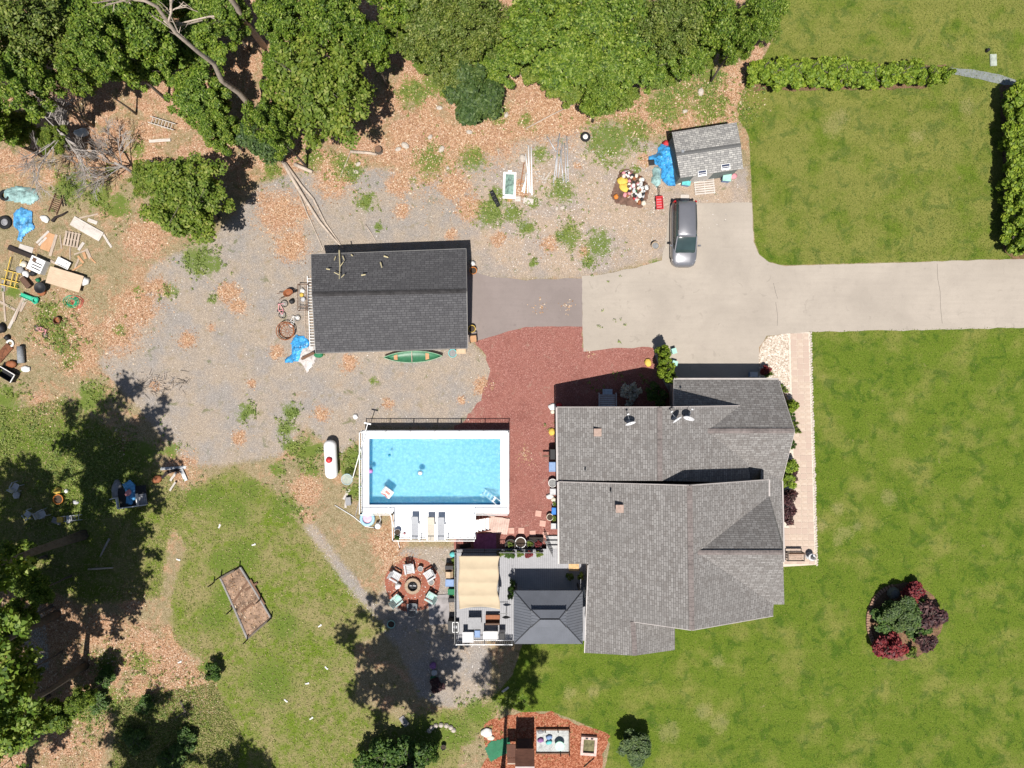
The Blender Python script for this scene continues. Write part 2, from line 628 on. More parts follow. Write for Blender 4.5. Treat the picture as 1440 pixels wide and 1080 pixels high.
def make_ground():
    xs, ys = axis(58, 0.3, 900), axis(44, 0.3, 900)
    X, Y = np.meshgrid(xs, ys)
    nx, ny = len(xs), len(ys)
    co = np.stack([X, Y, np.zeros_like(X)], -1).reshape(-1, 3)
    idx = np.arange(nx * ny).reshape(ny, nx)
    q = np.stack([idx[:-1, :-1], idx[:-1, 1:], idx[1:, 1:], idx[1:, :-1]], -1).reshape(-1, 4)
    me = bpy.data.meshes.new('ground')
    me.vertices.add(len(co))
    me.vertices.foreach_set('co', co.ravel())
    me.loops.add(q.size)
    me.loops.foreach_set('vertex_index', q.ravel())
    me.polygons.add(len(q))
    me.polygons.foreach_set('loop_start', np.arange(len(q)) * 4)
    me.polygons.foreach_set('loop_total', np.full(len(q), 4))
    me.update()

    def put_attr(nm, chans):
        a = me.attributes.new(nm, 'FLOAT_COLOR', 'POINT')
        arr = np.ones((len(co), 4), np.float32)
        for i, c in enumerate(chans):
            arr[:, i] = c.ravel()
        a.data.foreach_set('color', arr.ravel())
    lawn = area(X, Y, LAWN, 0.35)
    grav = area(X, Y, GRAVEL, 1.2)
    wood = area(X, Y, WOODS, 1.2)
    dryg = area(X, Y, DRYGRASS, 1.0)
    weed = blobs(X, Y, WEED_BLOBS, 0.78)
    litt = blobs(X, Y, LITTER_BLOBS, 0.8)
    pale = area(X, Y, PALE, 1.5)
    put_attr('mask_a', (lawn, grav, wood))
    put_attr('mask_b', (dryg, weed, litt))
    bald = blobs(X, Y, BALD, 0.9)
    put_attr('mask_c', (pale, bald, area(X, Y, LAWN[:1], 2.0)))
    me.materials.append(make_ground_mat())
    o = bpy.data.objects.new('ground', me)
    COL.objects.link(o)
    return struct(o)


make_ground()


# ---- flat sheets on the ground
def wobble_poly(poly, z, wob=0.08, step=0.35, seed=0.0, fixed=()):
    w = [P(a, b, z) for a, b in poly]
    out = []
    n = len(w)
    for i in range(n):
        a, b = w[i], w[(i + 1) % n]
        k = max(1, int((b - a).length / step))
        for j in range(k):
            p = a.lerp(b, j / k)
            if i not in fixed:
                v = mnoise.noise(Vector((p.x * 1.3 + seed, p.y * 1.3, seed)))
                v2 = mnoise.noise(Vector((p.x * 1.3, p.y * 1.3 + seed + 9, seed)))
                p = p + Vector((v, v2, 0)) * wob * 2
            out.append(p)
    return out


def sheet(name, poly, z, mat, wob=0.08, seed=0.0, fixed=(), thick=0.0):
    pts = wobble_poly(poly, z, wob, 0.35, seed, fixed)
    mb = MB()
    if thick:
        mb.prism([(p.x, p.y) for p in pts], z - thick, z)
    else:
        mb.poly(pts)
    o = mb.build(name, mat)
    if not thick and o.data.polygons[0].normal.z < 0:
        o.data.flip_normals()
    return struct(o)


def mat_asphalt(name, c, cracks=0.4):
    m = NT(name, 0.9, 0.15)
    p = m.pos()
    nb = m.noise(p, 0.25, 5, 0.6, 0.4)
    nm = m.noise(p, 1.7, 5, 0.7)
    nx = m.noise(p, 30, 3, 0.7)
    col = m.ramp(nb, [(0.3, tuple(x * 0.86 for x in c)), (0.55, c), (0.75, tuple(x * 1.1 for x in c))])
    mp = m.t.nodes.new('ShaderNodeMapping')
    mp.inputs['Scale'].default_value = (0.25, 4.0, 1)
    m.set(mp.inputs['Vector'], p)
    st = m.noise(mp.outputs[0], 1.0, 3, 0.6)
    col = m.mix(m.rng(st, 0.4, 0.7, 0, 0.22), col, tuple(x * 0.82 for x in c))
    col = m.mix(m.rng(nm, 0.5, 0.72, 0, 0.35), col, tuple(x * 0.78 for x in c))
    spot = m.noise(p, 0.9, 3, 0.5, 1.5)
    col = m.mix(m.rng(spot, 0.64, 0.72, 0, 0.35), col, tuple(x * 0.62 for x in c))
    col = m.mix(m.rng(nx, 0.3, 0.72, 0, 0.4), col, m.mix(1.0, col, (1.35, 1.33, 1.3), 'MULTIPLY'))
    wv = m.t.nodes.new('ShaderNodeMapping')
    m.set(wv.inputs['Vector'], p)
    d = m.voro(wv.outputs[0], 0.075, 'DISTANCE_TO_EDGE', 'Distance')
    dd = m.math('ADD', d, m.math('MULTIPLY', m.math('SUBTRACT', nm, 0.5), 0.02))
    col = m.mix(m.rng(dd, 0.0, 0.0022, cracks, 0.0), col, tuple(x * 0.45 for x in c))
    m.col(col)
    m.bump(nx, 0.3, 0.01)
    return m.m


ASPH = mat_asphalt('weathered_asphalt', (0.295, 0.26, 0.222), 0.0)
APRON = mat_asphalt('garage_apron_asphalt', (0.19, 0.16, 0.15), 0.0)
sheet('driveway', [(818, 388), (850, 386), (895, 376), (930, 366), (938, 330), (941, 286), (1058, 285), (1060, 340), (1068, 358), (1082, 369), (1104, 374), (1440, 364), (3000, 364), (3000, 461), (1440, 461), (1137, 467), (1078, 472), (1068, 488), (1067, 560), (945, 560), (930, 530), (918, 488), (870, 490), (820, 495)], 0.012, ASPH, 0.05, 1.0)
DRV = [o for o in COL.objects if o.name == 'driveway'][0]
CRACK = simple('dark_crack', (0.07, 0.062, 0.055), 0.95, 0.2)
for cr in ([(1318, 371), (1319, 392), (1322, 410), (1323, 432), (1325, 455)], [(1091, 425), (1094, 445), (1093, 458)], [(1088, 398), (1091, 412), (1094, 420)]):
    m = MB()
    q = [P(a + random.uniform(-0.4, 0.4), b, 0.016) for a, b in cr]
    for i in range(len(q) - 1):
        d = (q[i + 1] - q[i]).normalized()
        n_ = Vector((-d.y, d.x, 0)) * 0.01
        m.poly([q[i] - n_, q[i] + n_, q[i + 1] + n_, q[i + 1] - n_])
    m.build('crack', CRACK, DRV)
sheet('garage_apron', [(650, 378), (662, 381), (690, 389), (740, 394), (819, 391), (819, 459), (770, 459), (740, 460), (715, 465), (690, 474), (664, 480), (650, 482)], 0.008, APRON, 0.04, 4.0)


def mat_redstone():
    m = NT('red_crushed_stone', 0.95, 0.1)
    p = m.pos()
    v = m.sep(m.voro(p, 24.0))[0]
    nb = m.noise(p, 0.5, 5, 0.6)
    ns = m.noise(p, 4.5, 4, 0.75)
    c = m.ramp(v, [(0.0, (0.15, 0.058, 0.047)), (0.45, (0.215, 0.088, 0.072)), (0.85, (0.275, 0.12, 0.10)), (1.0, (0.37, 0.21, 0.18))])
    c = m.mix(m.rng(nb, 0.4, 0.68, 0, 0.4), c, (0.24, 0.10, 0.078))
    c = m.mix(m.rng(ns, 0.62, 0.72, 0, 0.75), c, (0.42, 0.27, 0.21))
    nt = m.noise(p, 0.33, 5, 0.7, 1.0)
    c = m.mix(m.rng(nt, 0.5, 0.66, 0, 0.5), c, m.mix(1.0, c, (0.72, 0.68, 0.68), 'MULTIPLY'))
    c = m.mix(m.rng(m.noise(p, 1.1, 5, 0.75, 0.5), 0.58, 0.7, 0, 0.5), c, (0.27, 0.20, 0.155))
    m.col(c)
    m.bump(v, 0.5, 0.04)
    return m.m


REDST = mat_redstone()
sheet('red_stone_yard', [(819, 456), (770, 455), (715, 462), (668, 481), (685, 503), (688, 530), (674, 562), (656, 590), (640, 600), (640, 780), (790, 780), (960, 600), (955, 530), (918, 484), (819, 489)], 0.004, REDST, 0.14, 2.0)
mt = NT('orange_mulch', 0.95, 0.1)
pp = mt.pos()
vv = mt.sep(mt.voro(pp, 14.0))[0]
cc = mt.ramp(vv, [(0.0, (0.13, 0.035, 0.016)), (0.5, (0.26, 0.085, 0.045)), (1.0, (0.38, 0.18, 0.11))])
cc = mt.mix(mt.rng(mt.noise(pp, 2.2, 5, 0.7), 0.56, 0.68, 0, 0.8), cc, (0.17, 0.14, 0.06))
mt.col(cc)
mt.bump(vv, 0.6, 0.05)
MULCH = mt.m
sheet('play_area_mulch', [(662, 1100), (690, 1060), (676, 1030), (690, 1012), (740, 1003), (775, 1003), (820, 1020), (857, 1035), (848, 1060), (845, 1100)], 0.006, MULCH, 0.16, 6.0)

def mat_palestone():
    m = NT('white_pea_stone', 0.95, 0.1)
    p = m.pos()
    v = m.sep(m.voro(p, 12.0))[0]
    c = m.ramp(v, [(0.0, (0.26, 0.20, 0.15)), (0.4, (0.40, 0.335, 0.27)), (0.8, (0.50, 0.43, 0.36)), (1.0, (0.62, 0.57, 0.5))])
    m.col(m.mix(m.rng(m.noise(p, 3, 4), 0.55, 0.75, 0, 0.5), c, (0.26, 0.19, 0.13)))
    m.bump(v, 0.6, 0.04)
    return m.m


PALEST = mat_palestone()
sheet('pea_stone_bed', [(1067, 500), (1070, 486), (1080, 473), (1100, 470), (1111, 469), (1115, 560), (1125, 640), (1110, 790), (1090, 790), (1080, 560), (1067, 540)], 0.018, PALEST, 0.03, 3.0)
FABRIC = simple('grey_landscape_fabric', (0.17, 0.185, 0.18), 0.9, 0.25, 3.0)
sheet('landscape_fabric_strip', [(1306, 96), (1330, 95), (1370, 98), (1405, 105), (1428, 112), (1430, 119), (1412, 119), (1385, 113), (1350, 106), (1330, 103)], 0.03, FABRIC, 0.03, 8.0)
MULCHB = simple('brown_bark_bed', (0.15, 0.085, 0.05), 0.95, 0.5, 9.0)
sheet('hedge_bark_bed', [(1406, 122), (1412, 116), (1470, 116), (1470, 362), (1424, 366), (1410, 350), (1411, 240)], 0.008, MULCHB, 0.06, 12.0)
sheet('hedge_bark_bed', [(1058, 98), (1080, 88), (1330, 92), (1334, 104), (1300, 124), (1060, 128)], 0.008, MULCHB, 0.1, 13.0)

# ================================================================== BUILDINGS
WHITE = simple('white_vinyl', (0.74, 0.74, 0.73), 0.5, 0.06, 2.0, bump=0.03)
WHITEP = simple('white_painted_metal', (0.70, 0.70, 0.69), 0.35, 0.10, 3.0, spec=0.5, bump=0.02)
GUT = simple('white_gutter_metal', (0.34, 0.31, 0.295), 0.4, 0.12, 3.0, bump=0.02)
SIDING = NT('beige_lap_siding', 0.7, 0.25)
_p = SIDING.obj()
_w = SIDING.t.nodes.new('ShaderNodeTexWave')
_w.wave_profile = 'SAW'
_w.bands_direction = 'Z'
_w.inputs['Scale'].default_value = 1.6
SIDING.set(_w.inputs['Vector'], _p)
SIDING.col(SIDING.ramp(SIDING.noise(_p, 2, 4), [(0.3, (0.40, 0.35, 0.31)), (0.7, (0.47, 0.42, 0.38))]))
SIDING.bump(_w.outputs['Fac'], 0.6, 0.02)
SIDING = SIDING.m
GLASS = simple('dark_window_glass', (0.02, 0.026, 0.032), 0.06, 0.2, 1.0, spec=0.8, bump=0)
SHING = mat_shingle('grey_brown_shingle', [(0.218, 0.209, 0.202), (0.142, 0.133, 0.127), (0.108, 0.097, 0.091)], (0.08, 0.074, 0.071), 0.16, 0.34, 0.65)
SHINGD = mat_shingle('charcoal_shingle', [(0.084, 0.083, 0.087), (0.057, 0.056, 0.06), (0.05, 0.049, 0.052)], (0.03, 0.03, 0.032), 0.17, 0.34, 0.35)
SHINGG = mat_shingle('mixed_grey_shingle', [(0.34, 0.33, 0.31), (0.19, 0.185, 0.18), (0.14, 0.135, 0.13)], (0.09, 0.09, 0.09), 0.15, 0.31, 0.4)
CAPM = simple('brown_ridge_shingle', (0.155, 0.132, 0.125), 0.9, 0.35, 5.0)
CAPD = simple('charcoal_ridge_shingle', (0.033, 0.031, 0.032), 0.9, 0.45, 4.0)
DARKMET = simple('dark_painted_metal', (0.025, 0.026, 0.03), 0.45, 0.25, 4.0, spec=0.4, bump=0.03)
RUBBER = simple('black_rubber', (0.014, 0.014, 0.015), 0.8, 0.3, 8.0, spec=0.2)
STEEL = simple('galvanised_steel', (0.42, 0.43, 0.44), 0.38, 0.15, 5.0, metal=0.7, bump=0.03)


def slab(mb, pts, t=0.14):
    """closed roof slope from a ring of 3-d points"""
    n = len(pts)
    vs = [Vector(p) for p in pts] + [Vector(p) - Vector((0, 0, t)) for p in pts]
    fs = [tuple(range(n)), tuple(range(2 * n - 1, n - 1, -1))]
    for i in range(n):
        j = (i + 1) % n
        fs.append((i, n + i, n + j, j))
    mb._add(vs, fs)


def bars(mk, segs, w, h, name, mat, parent):
    for a, b in segs:
        m = mk()
        m.bar(a, b, w, h)
        m.build(name, mat, parent)


def at_origin(loc):
    def new():
        m = MB()
        m.M = Matrix.Translation(-Vector(loc))
        return m
    return new


def ridge_caps(mk, a, b, w, mat, parent, step=0.3, th=0.05):
    """overlapping cap shingles along a ridge, joined into one part"""
    a, b = Vector(a), Vector(b)
    L = (b - a).length
    d = (b - a).normalized()
    s = d.cross(Vector((0, 0, 1))).normalized()
    m = mk()
    n = int(L / step)
    for i in range(n):
        p = a + d * (i * L / n)
        q = a + d * ((i + 1.12) * L / n)
        if (q - a).length > L:
            q = b
        up = Vector((0, 0, th))
        up2 = Vector((0, 0, th * 0.6))
        dr = Vector((0, 0, w * 0.36))
        m._add([p + up, q + up2, p + s * w - dr + up, q + s * w - dr + up2, p - s * w - dr + up, q - s * w - dr + up2],
               [(0, 1, 3, 2), (1, 0, 4, 5)])
    return m.build('ridge_cap', mat, parent)


def window(mk, c, w, h, face, parent, door=False):
    """window or door on a wall; face is the outward unit normal"""
    c = Vector(c)
    f = Vector(face)
    s = Vector((-f.y, f.x, 0))
    rz = math.atan2(s.y, s.x)
    m = mk()
    t = 0.1
    for k in (-1, 1):
        m.box(c + s * k * (w / 2 + t / 2) + f * 0.03, (t, 0.12, h + 2 * t), rz)
        m.box(c + Vector((0, 0, k * (h / 2 + t / 2))) + f * 0.031, (w, 0.118, t), rz)
    if door:
        m.box(c + f * 0.03, (0.06, 0.1, h), rz)
    w_o = m.build('door_frame' if door else 'window_frame', WHITE, parent)
    g = mk()
    g.box(c + f * 0.01, (w, 0.04, h), rz)
    g.build('pane', GLASS, w_o)


def wall_prism(mk, poly, z1, name, mat, parent, z0=0.0):
    m = mk()
    m.prism(poly, z0, z1)
    return m.build(name, mat, parent)


# ------------------------------------------------------------------ the house
HL = P(950, 700)
mkH = at_origin(HL)
house = thing('house', 'large beige house with grey brown shingle roofs of several crossing gables', 'house', HL)
A_nw, A_nr, A_sr, A_sw = P(784, 573, 4.0), P(928, 573, 7.0), P(928, 676, 7.0), P(785, 676, 4.0)
B_rw, B_re = P(995, 606, 5.35), P(1117, 606, 5.35)
B_nw, B_ne, B_se = P(948, 534, 2.86), P(1094, 534, 2.86), P(1099, 676, 2.86)
A_ne = P(1040, 571, 4.17)
# wing A (rear left gable, ridge north-south)
m = mkH()
slab(m, [A_nw, A_nr, A_sr, A_sw])
AB_v = P(1052, 652, 3.8)
slab(m, [A_nr, A_ne, B_rw, AB_v, P(1056, 679, 3.7), A_sr])
roofA = m.build('roof', SHING, house, uv=True)
ridge_caps(mkH, A_nr + Vector((0, 0, 0.01)), A_sr + Vector((0, 0, 0.01)), 0.17, CAPM, roofA)
m = mkH()
m.bar(A_nw + Vector((-0.07, 0, -0.07)), A_sw + Vector((-0.07, 0, -0.07)), 0.12, 0.12)
m.build('gutter', GUT, roofA)
fo = Vector((0, 0.03, -0.08))
bars(mkH, [(A_nw + fo, A_nr + fo), (A_nr + fo, A_ne + fo)], 0.05, 0.17, 'fascia', GUT, roofA)
# wing B (double garage, ridge east-west)
m = mkH()
slab(m, [B_nw, B_ne, B_re, B_rw, P(948, 576, 4.31)])
slab(m, [B_rw, B_re, B_se, P(1054, 676, 2.86), AB_v])
roofB = m.build('roof', SHING, house, uv=True)
ridge_caps(mkH, B_rw, B_re, 0.17, CAPM, roofB)
m = mkH()
m.bar(B_nw + Vector((0, 0.07, -0.07)), B_ne + Vector((0, 0.07, -0.07)), 0.12, 0.12)
m.build('gutter', GUT, roofB)
fo, fw = Vector((0.03, 0, -0.08)), Vector((-0.03, 0, -0.08))
bars(mkH, [(B_ne + fo, B_re + fo), (B_re + fo, B_se + fo), (B_nw + fw, P(948, 576, 4.31) + fw)], 0.05, 0.17, 'fascia', GUT, roofB)
# wing C (main gable, ridge north-south) with front gable D
dz = 0.22
C_nw, C_sw1 = P(786, 678, 4.0 + dz), P(787, 793, 4.0 + dz)
C_nr, C_sr = P(970, 683, 7.8 + dz), P(973, 886, 7.8 + dz)
C_ne = P(1081, 675, 4.85)
C_in = P(827, 793, 5.1)
E_sw, E_rs, E_rn = P(822, 918, 4.98), P(893, 922, 6.45), P(890, 874, 6.45)
E_se, E_ne = P(949, 914, 4.98), P(949, 883, 4.98)
D_rw, D_re = P(981, 777, 7.6), P(1101, 777, 7.6)
D_ne, D_se = P(1081, 698, 4.85), P(1088, 850, 4.7)
C_se = P(1087, 866, 4.8)
m = mkH()
slab(m, [C_nw, C_nr, D_rw.lerp(C_sr, 0.0) * 0 + P(971, 777, 7.8 + dz), P(971, 777, 7.8 + dz) * 0.5 + C_sr * 0.5, C_sr, E_rn, E_rs, E_sw, C_in, C_sw1])
slab(m, [C_nr, C_ne, D_ne, D_rw, P(971, 777, 7.8 + dz)])
slab(m, [P(971, 777, 7.8 + dz), D_rw, D_se, C_se, C_sr])
roofC = m.build('roof', SHING, house, uv=True)
ridge_caps(mkH, C_nr, C_sr, 0.18, CAPM, roofC)
m = mkH()
slab(m, [E_rn + Vector((0, 0.4, 0)), E_rs, E_se, E_ne + Vector((0, 0.4, 0))])
roofE = m.build('roof', SHING, house, uv=True)
ridge_caps(mkH, E_rn, E_rs, 0.17, CAPM, roofE)
m = mkH()
slab(m, [D_rw, D_re, P(1082, 697, 4.82), D_ne], 0.12)
slab(m, [D_rw, D_se, P(1103, 850, 4.7), D_re], 0.12)
slab(m, [D_re, P(1101, 765, 6.9), P(1082, 697, 4.82)], 0.12)
roofD = m.build('roof', SHING, house, uv=True)
ridge_caps(mkH, D_rw, D_re, 0.15, CAPM, roofD)
# low porch roof between B and D on the east front
m = mkH()
slab(m, [P(1070, 660, 3.55), P(1099, 673, 2.84), P(1099, 690, 2.84), P(1101, 777, 2.84), P(1070, 780, 3.75)], 0.12)
roofP = m.build('porch_roof', SHING, house, uv=True)
m = mkH()
m.bar(P(1100, 676, 2.8), P(1102.5, 790, 2.8), 0.11, 0.12)
m.build('gutter', GUT, roofP)
fo, fs_ = Vector((0, 0.03, -0.08)), Vector((0, -0.03, -0.12))
bars(mkH, [(C_nw + fo, C_nr + fo), (C_nr + fo, C_ne + fo), (E_rn + fs_, C_sr + fs_), (C_sr + fs_, C_se + fs_)], 0.05, 0.2, 'fascia', GUT, roofC)
fo = Vector((0.05, 0, -0.06))
bars(mkH, [(C_ne + fo, D_ne + fo)], 0.1, 0.12, 'fascia', GUT, roofC)
fo = Vector((-0.07, 0, -0.07))
bars(mkH, [(C_nw + fo, C_sw1 + fo), (C_in + Vector((0.03, -0.1, -0.05)), E_sw + Vector((0.03, 0, -0.05)))], 0.12, 0.12, 'gutter', GUT, roofC)
bars(mkH, [(C_in + Vector((0.02, -0.2, -0.1)), Vector((C_in.x, C_in.y - 0.2, 0.3)))], 0.09, 0.09, 'downspout', GUT, roofC)
# walls
ov = 0.35
aw = A_nw.x + ov
wall_prism(mkH, [(aw, A_nw.y - 0.3), (16.2, A_nw.y - 0.3), (16.2, -7.0), (aw, -7.0)], 3.82, 'wall', SIDING, house)
m = mkH()          # gable of wing A
gy = A_nw.y - 0.3
m._add([(aw, gy, 3.8), (16.2, gy, 3.8), (16.2, gy, 4.0), (A_nr.x, gy, 6.78), (aw, gy - 0.01, 3.9), (aw, -6.6, 3.8), (A_nr.x, -6.6, 6.7), (16.2, -6.6, 3.8)],
       [(0, 1, 2, 3, 4), (5, 6, 7), (0, 4, 3, 6, 5), (1, 7, 6, 3, 2)])
m.build('gable_wall', SIDING, house)
bx0, bx1, by0, by1 = B_nw.x + 0.3, B_ne.x - 0.35, -6.6, B_nw.y - 0.35
wall_prism(mkH, [(bx0, by0), (bx1, by0), (bx1, by1), (bx0, by1)], 2.75, 'wall', SIDING, house)
m = mkH()
m._add([(bx1, by0, 2.7), (bx1, by1, 2.7), (bx1, B_re.y, 5.1), (bx0, by0, 2.7), (bx0, by1, 2.7), (bx0, B_re.y, 5.1)],
       [(0, 1, 2), (3, 5, 4), (0, 2, 5, 3), (1, 4, 5, 2)])
m.build('gable_wall', SIDING, house)
cx0, cx1 = C_nw.x + 0.35, 18.0
cy0 = C_se.y + 0.35
wall_prism(mkH, [(cx0, -7.05), (17.7, -7.05), (17.7, cy0), (12.0, cy0), (E_se.x - 0.3, cy0), (E_se.x - 0.3, E_sw.y + 0.35), (C_in.x + 0.32, E_sw.y + 0.35), (C_in.x + 0.32, C_sw1.y + 0.25), (cx0, C_sw1.y + 0.25)], 4.05, 'wall', SIDING, house)
m = mkH()
m._add([(cx0, -7.05, 4.0), (17.7, -7.05, 4.0), (17.7, -7.05, 4.9), (C_nr.x, -7.05, 7.75), (12, cy0, 4.0), (17.7, cy0, 4.0), (17.7, cy0, 4.7), (C_sr.x, cy0, 7.7), (E_rn.x + 0.1, cy0, 6.1), (E_rn.x + 0.1, cy0, 4.0)],
       [(0, 1, 2, 3)])
m.v, m.f = m.v[:4], m.f[:1]
m.build('gable_wall', SIDING, house)
m = mkH()
m.poly([(12, cy0, 4.0), (17.7, cy0, 4.0), (17.7, cy0, 4.7), (C_sr.x, cy0, 7.7), (E_rn.x + 0.1, cy0, 6.1), (E_rn.x + 0.1, cy0, 4.0)])
m.build('gable_wall', SIDING, house)
dx1 = D_re.x - 0.3
wall_prism(mkH, [(17.69, P(0, 700, 4.8).y), (dx1, P(0, 700, 4.8).y), (dx1, P(0, 848, 4.7).y), (17.69, P(0, 848, 4.7).y)], 4.4, 'wall', SIDING, house)
m = mkH()
m._add([(dx1, P(0, 700, 4.8).y, 4.4), (dx1, P(0, 848, 4.7).y, 4.4), (dx1, D_re.y, 7.3)], [(0, 1, 2)])
m.build('gable_wall', SIDING, house)
m = mkH()
m.box(((C_in.x + 0.16), (C_in.y + E_sw.y) / 2, 2.4), (0.1, 0.5, 3.0))
m.build('corner_board', WHITE, house)
for y in (-3.0, -5.2):
    window(mkH, (aw, y, 1.6), 1.2, 1.3, (-1, 0, 0), house)
window(mkH, (cx0, -10.6, 1.2), 1.9, 2.1, (-1, 0, 0), house, True)
window(mkH, (dx1, D_re.y, 1.8), 1.8, 1.4, (1, 0, 0), house)
window(mkH, (dx1, D_re.y, 5.4), 1.0, 1.0, (1, 0, 0), house)
window(mkH, (5.4, gy, 1.6), 1.1, 1.3, (0, 1, 0), house)
window(mkH, (14.0, cy0, 1.7), 1.5, 1.3, (0, -1, 0), house)
window(mkH, (C_in.x + 0.32, -17.0, 1.5), 1.6, 1.9, (-1, 0, 0), house, True)
for x in (13.9, 17.3):
    m = mkH()
    for k in range(4):
        m.box((x, by1 + 0.02, 0.3 + k * 0.54), (2.6, 0.06, 0.52))
    m.build('garage_door', WHITE, house)
# roof vents
for (a, b, z) in ((840, 608, 5.3), (871, 715, 6.3)):
    p = P(a, b, z)
    m = mkH()
    m.box(p + Vector((0, 0, -0.02)), (0.46, 0.46, 0.24))
    m.box(p + Vector((0, 0, 0.13)), (0.54, 0.54, 0.06))
    m.build('roof_vent', simple('tan_vent', (0.30, 0.21, 0.17), 0.6), house)
for (a, b, z) in ((823, 661, 5.0), (859, 691, 6.0), (945, 573, 6.7)):
    p = P(a, b, z)
    m = mkH()
    m.tube([p + Vector((0, 0, -0.3)), p + Vector((0, 0, 0.3))], 0.06, 8)
    m.build('vent_pipe', DARKMET, house)


# satellite dishes
def sat_dish(px, py, z, rz, label):
    t = thing('satellite_dish', label, 'satellite dish', P(px, py, z), rz, 'satellite dishes on the rear roof')
    m = MB()
    m.box((0, 0, 0.0), (0.3, 0.2, 0.04))
    m.tube([(0, 0, -0.25), (0, -0.05, 0.35), (0, 0.12, 0.6)], 0.03, 6)
    m.build('mast', STEEL, t)
    m = MB()
    tilt = Euler((R(-72), 0, 0)).to_matrix().to_4x4()
    m.M = Matrix.Translation((0, 0.02, 0.62)) @ tilt
    m.lathe([(0.02, 0.0), (0.18, 0.02), (0.32, 0.07), (0.37, 0.1), (0.38, 0.085), (0.32, 0.045), (0.18, -0.01), (0.02, -0.025)], 18)
    m.build('dish', simple('pale_dish', (0.6, 0.6, 0.61), 0.5, 0.1), t, True)
    m = MB()
    m.tube([(0, 0.0, 0.5), (0, -0.42, 0.46), (0, -0.56, 0.62)], 0.02, 5)
    m.box((0, -0.56, 0.64), (0.14, 0.09, 0.12))
    m.build('receiver_arm', STEEL, t)


sat_dish(884, 593, 6.15, R(195), 'pale satellite dish standing alone on the west slope of the rear roof')
sat_dish(948, 588, 6.6, R(215), 'smaller grey satellite dish beside the rear roof ridge')
sat_dish(966, 586, 6.3, R(160), 'white satellite dish turned aside on the east slope of the rear roof')

# ------------------------------------------------------------------ detached garage
GL = P(552, 428)
mkG = at_origin(GL)
gar = thing('detached_garage', 'detached garage with dark charcoal shingle roof and twigs on it', 'garage', GL)
g_nw, g_ne, g_se, g_sw = P(438, 358, 3.2), P(655, 350, 3.2), P(657, 489, 3.2), P(444, 496, 3.2)
g_rw, g_re = P(439, 414, 4.75), P(656, 409, 4.75)
m = mkG()
slab(m, [g_nw, g_ne, g_re, g_rw])
slab(m, [g_rw, g_re, g_se, g_sw])
groof = m.build('roof', SHINGD, gar, uv=True)
ridge_caps(mkG, g_rw, g_re, 0.16, CAPD, groof)
GFAS = simple('dull_drip_edge', (0.16, 0.155, 0.15), 0.5, 0.15)
fo, fs_ = Vector((0, 0.02, -0.1)), Vector((0, -0.04, -0.1))
bars(mkG, [(g_sw + fs_, g_se + fs_), (g_nw + fo, g_ne + fo)], 0.05, 0.16, 'fascia', GFAS, groof)
fo, fs_ = Vector((-0.02, 0, -0.1)), Vector((0.02, 0, -0.1))
bars(mkG, [(g_nw + fo, g_rw + fo), (g_rw + fo, g_sw + fo), (g_ne + fs_, g_re + fs_), (g_re + fs_, g_se + fs_)], 0.05, 0.17, 'fascia', GFAS, groof)
gx0, gx1 = g_sw.x + 0.35, g_se.x - 0.3
gy0, gy1 = g_sw.y + 0.45, g_ne.y - 0.4
gwall = wall_prism(mkG, [(gx0, gy0), (gx1, gy0 + 0.1), (gx1, gy1), (gx0, gy1 - 0.2)], 3.1, 'wall', SIDING, gar)
for tri in ([(gx0, gy0, 3.05), (gx0, gy1 - 0.2, 3.05), (gx0, g_rw.y, 4.55)], [(gx1, gy0 + 0.1, 3.05), (gx1, gy1, 3.05), (gx1, g_re.y, 4.55)]):
    m = mkG()
    m.poly(tri)
    m.build('gable_wall', SIDING, gar)
m = mkG()
for k in range(4):
    m.box((gx1 + 0.03, 6.2, 0.32 + k * 0.56), (0.06, 4.6, 0.54))
m.build('garage_door', WHITE, gar)
window(mkG, (-8.0, gy0 + 0.04, 1.6), 1.1, 1.0, (0, -1, 0), gar)
window(mkG, (-13.2, gy0 + 0.02, 1.6), 1.1, 1.0, (0, -1, 0), gar)

# ------------------------------------------------------------------ garden shed
SL = P(990, 215)
mkS = at_origin(SL)
shed = thing('garden_shed', 'small tilted shed with light grey shingles and two solar panels', 'shed', SL)
s_nw, s_ne, s_se, s_sw = P(945, 186, 2.35), P(1036, 172, 2.35), P(1045, 237, 2.35), P(957, 250, 2.35)
s_rw, s_re = P(951, 217, 2.85), P(1042, 204, 2.85)
m = mkS()
slab(m, [s_nw, s_ne, s_re, s_rw], 0.1)
slab(m, [s_rw, s_re, s_se, s_sw], 0.1)
sroof = m.build('roof', SHINGG, shed, uv=True)
ridge_caps(mkS, s_rw, s_re, 0.14, SHINGG, sroof)
ux = (s_ne - s_nw).normalized()
uy = (s_nw - s_sw).normalized()
w0, w1, w2, w3 = s_sw + ux * 0.12 + uy * 0.15, s_se - ux * 0.15 + uy * 0.15, s_ne - ux * 0.15 - uy * 0.15, s_nw + ux * 0.12 - uy * 0.15
SHEDW = simple('grey_green_board', (0.13, 0.15, 0.145), 0.8, 0.25, 3.0)
wall_prism(mkS, [(w.x, w.y) for w in (w0, w1, w2, w3)], 2.28, 'wall', SHEDW, shed)
for (a, b, c) in ((w0, w3, s_rw + ux * 0.12), (w1, w2, s_re - ux * 0.15)):
    m = mkS()
    m.poly([(a.x, a.y, 2.25), (b.x, b.y, 2.25), (c.x, c.y, 2.74)])
    m.build('gable_wall', SHEDW, shed)
m = mkS()
cd = w0.lerp(w1, 0.4)
m.box((cd.x, cd.y - 0.02, 1.0), (1.5, 0.06, 1.9), math.atan2(ux.y, ux.x))
m.build('door', simple('pale_shed_door', (0.45, 0.43, 0.4), 0.7), shed)
slope = math.atan2(0.9, (s_rw - s_sw).length)
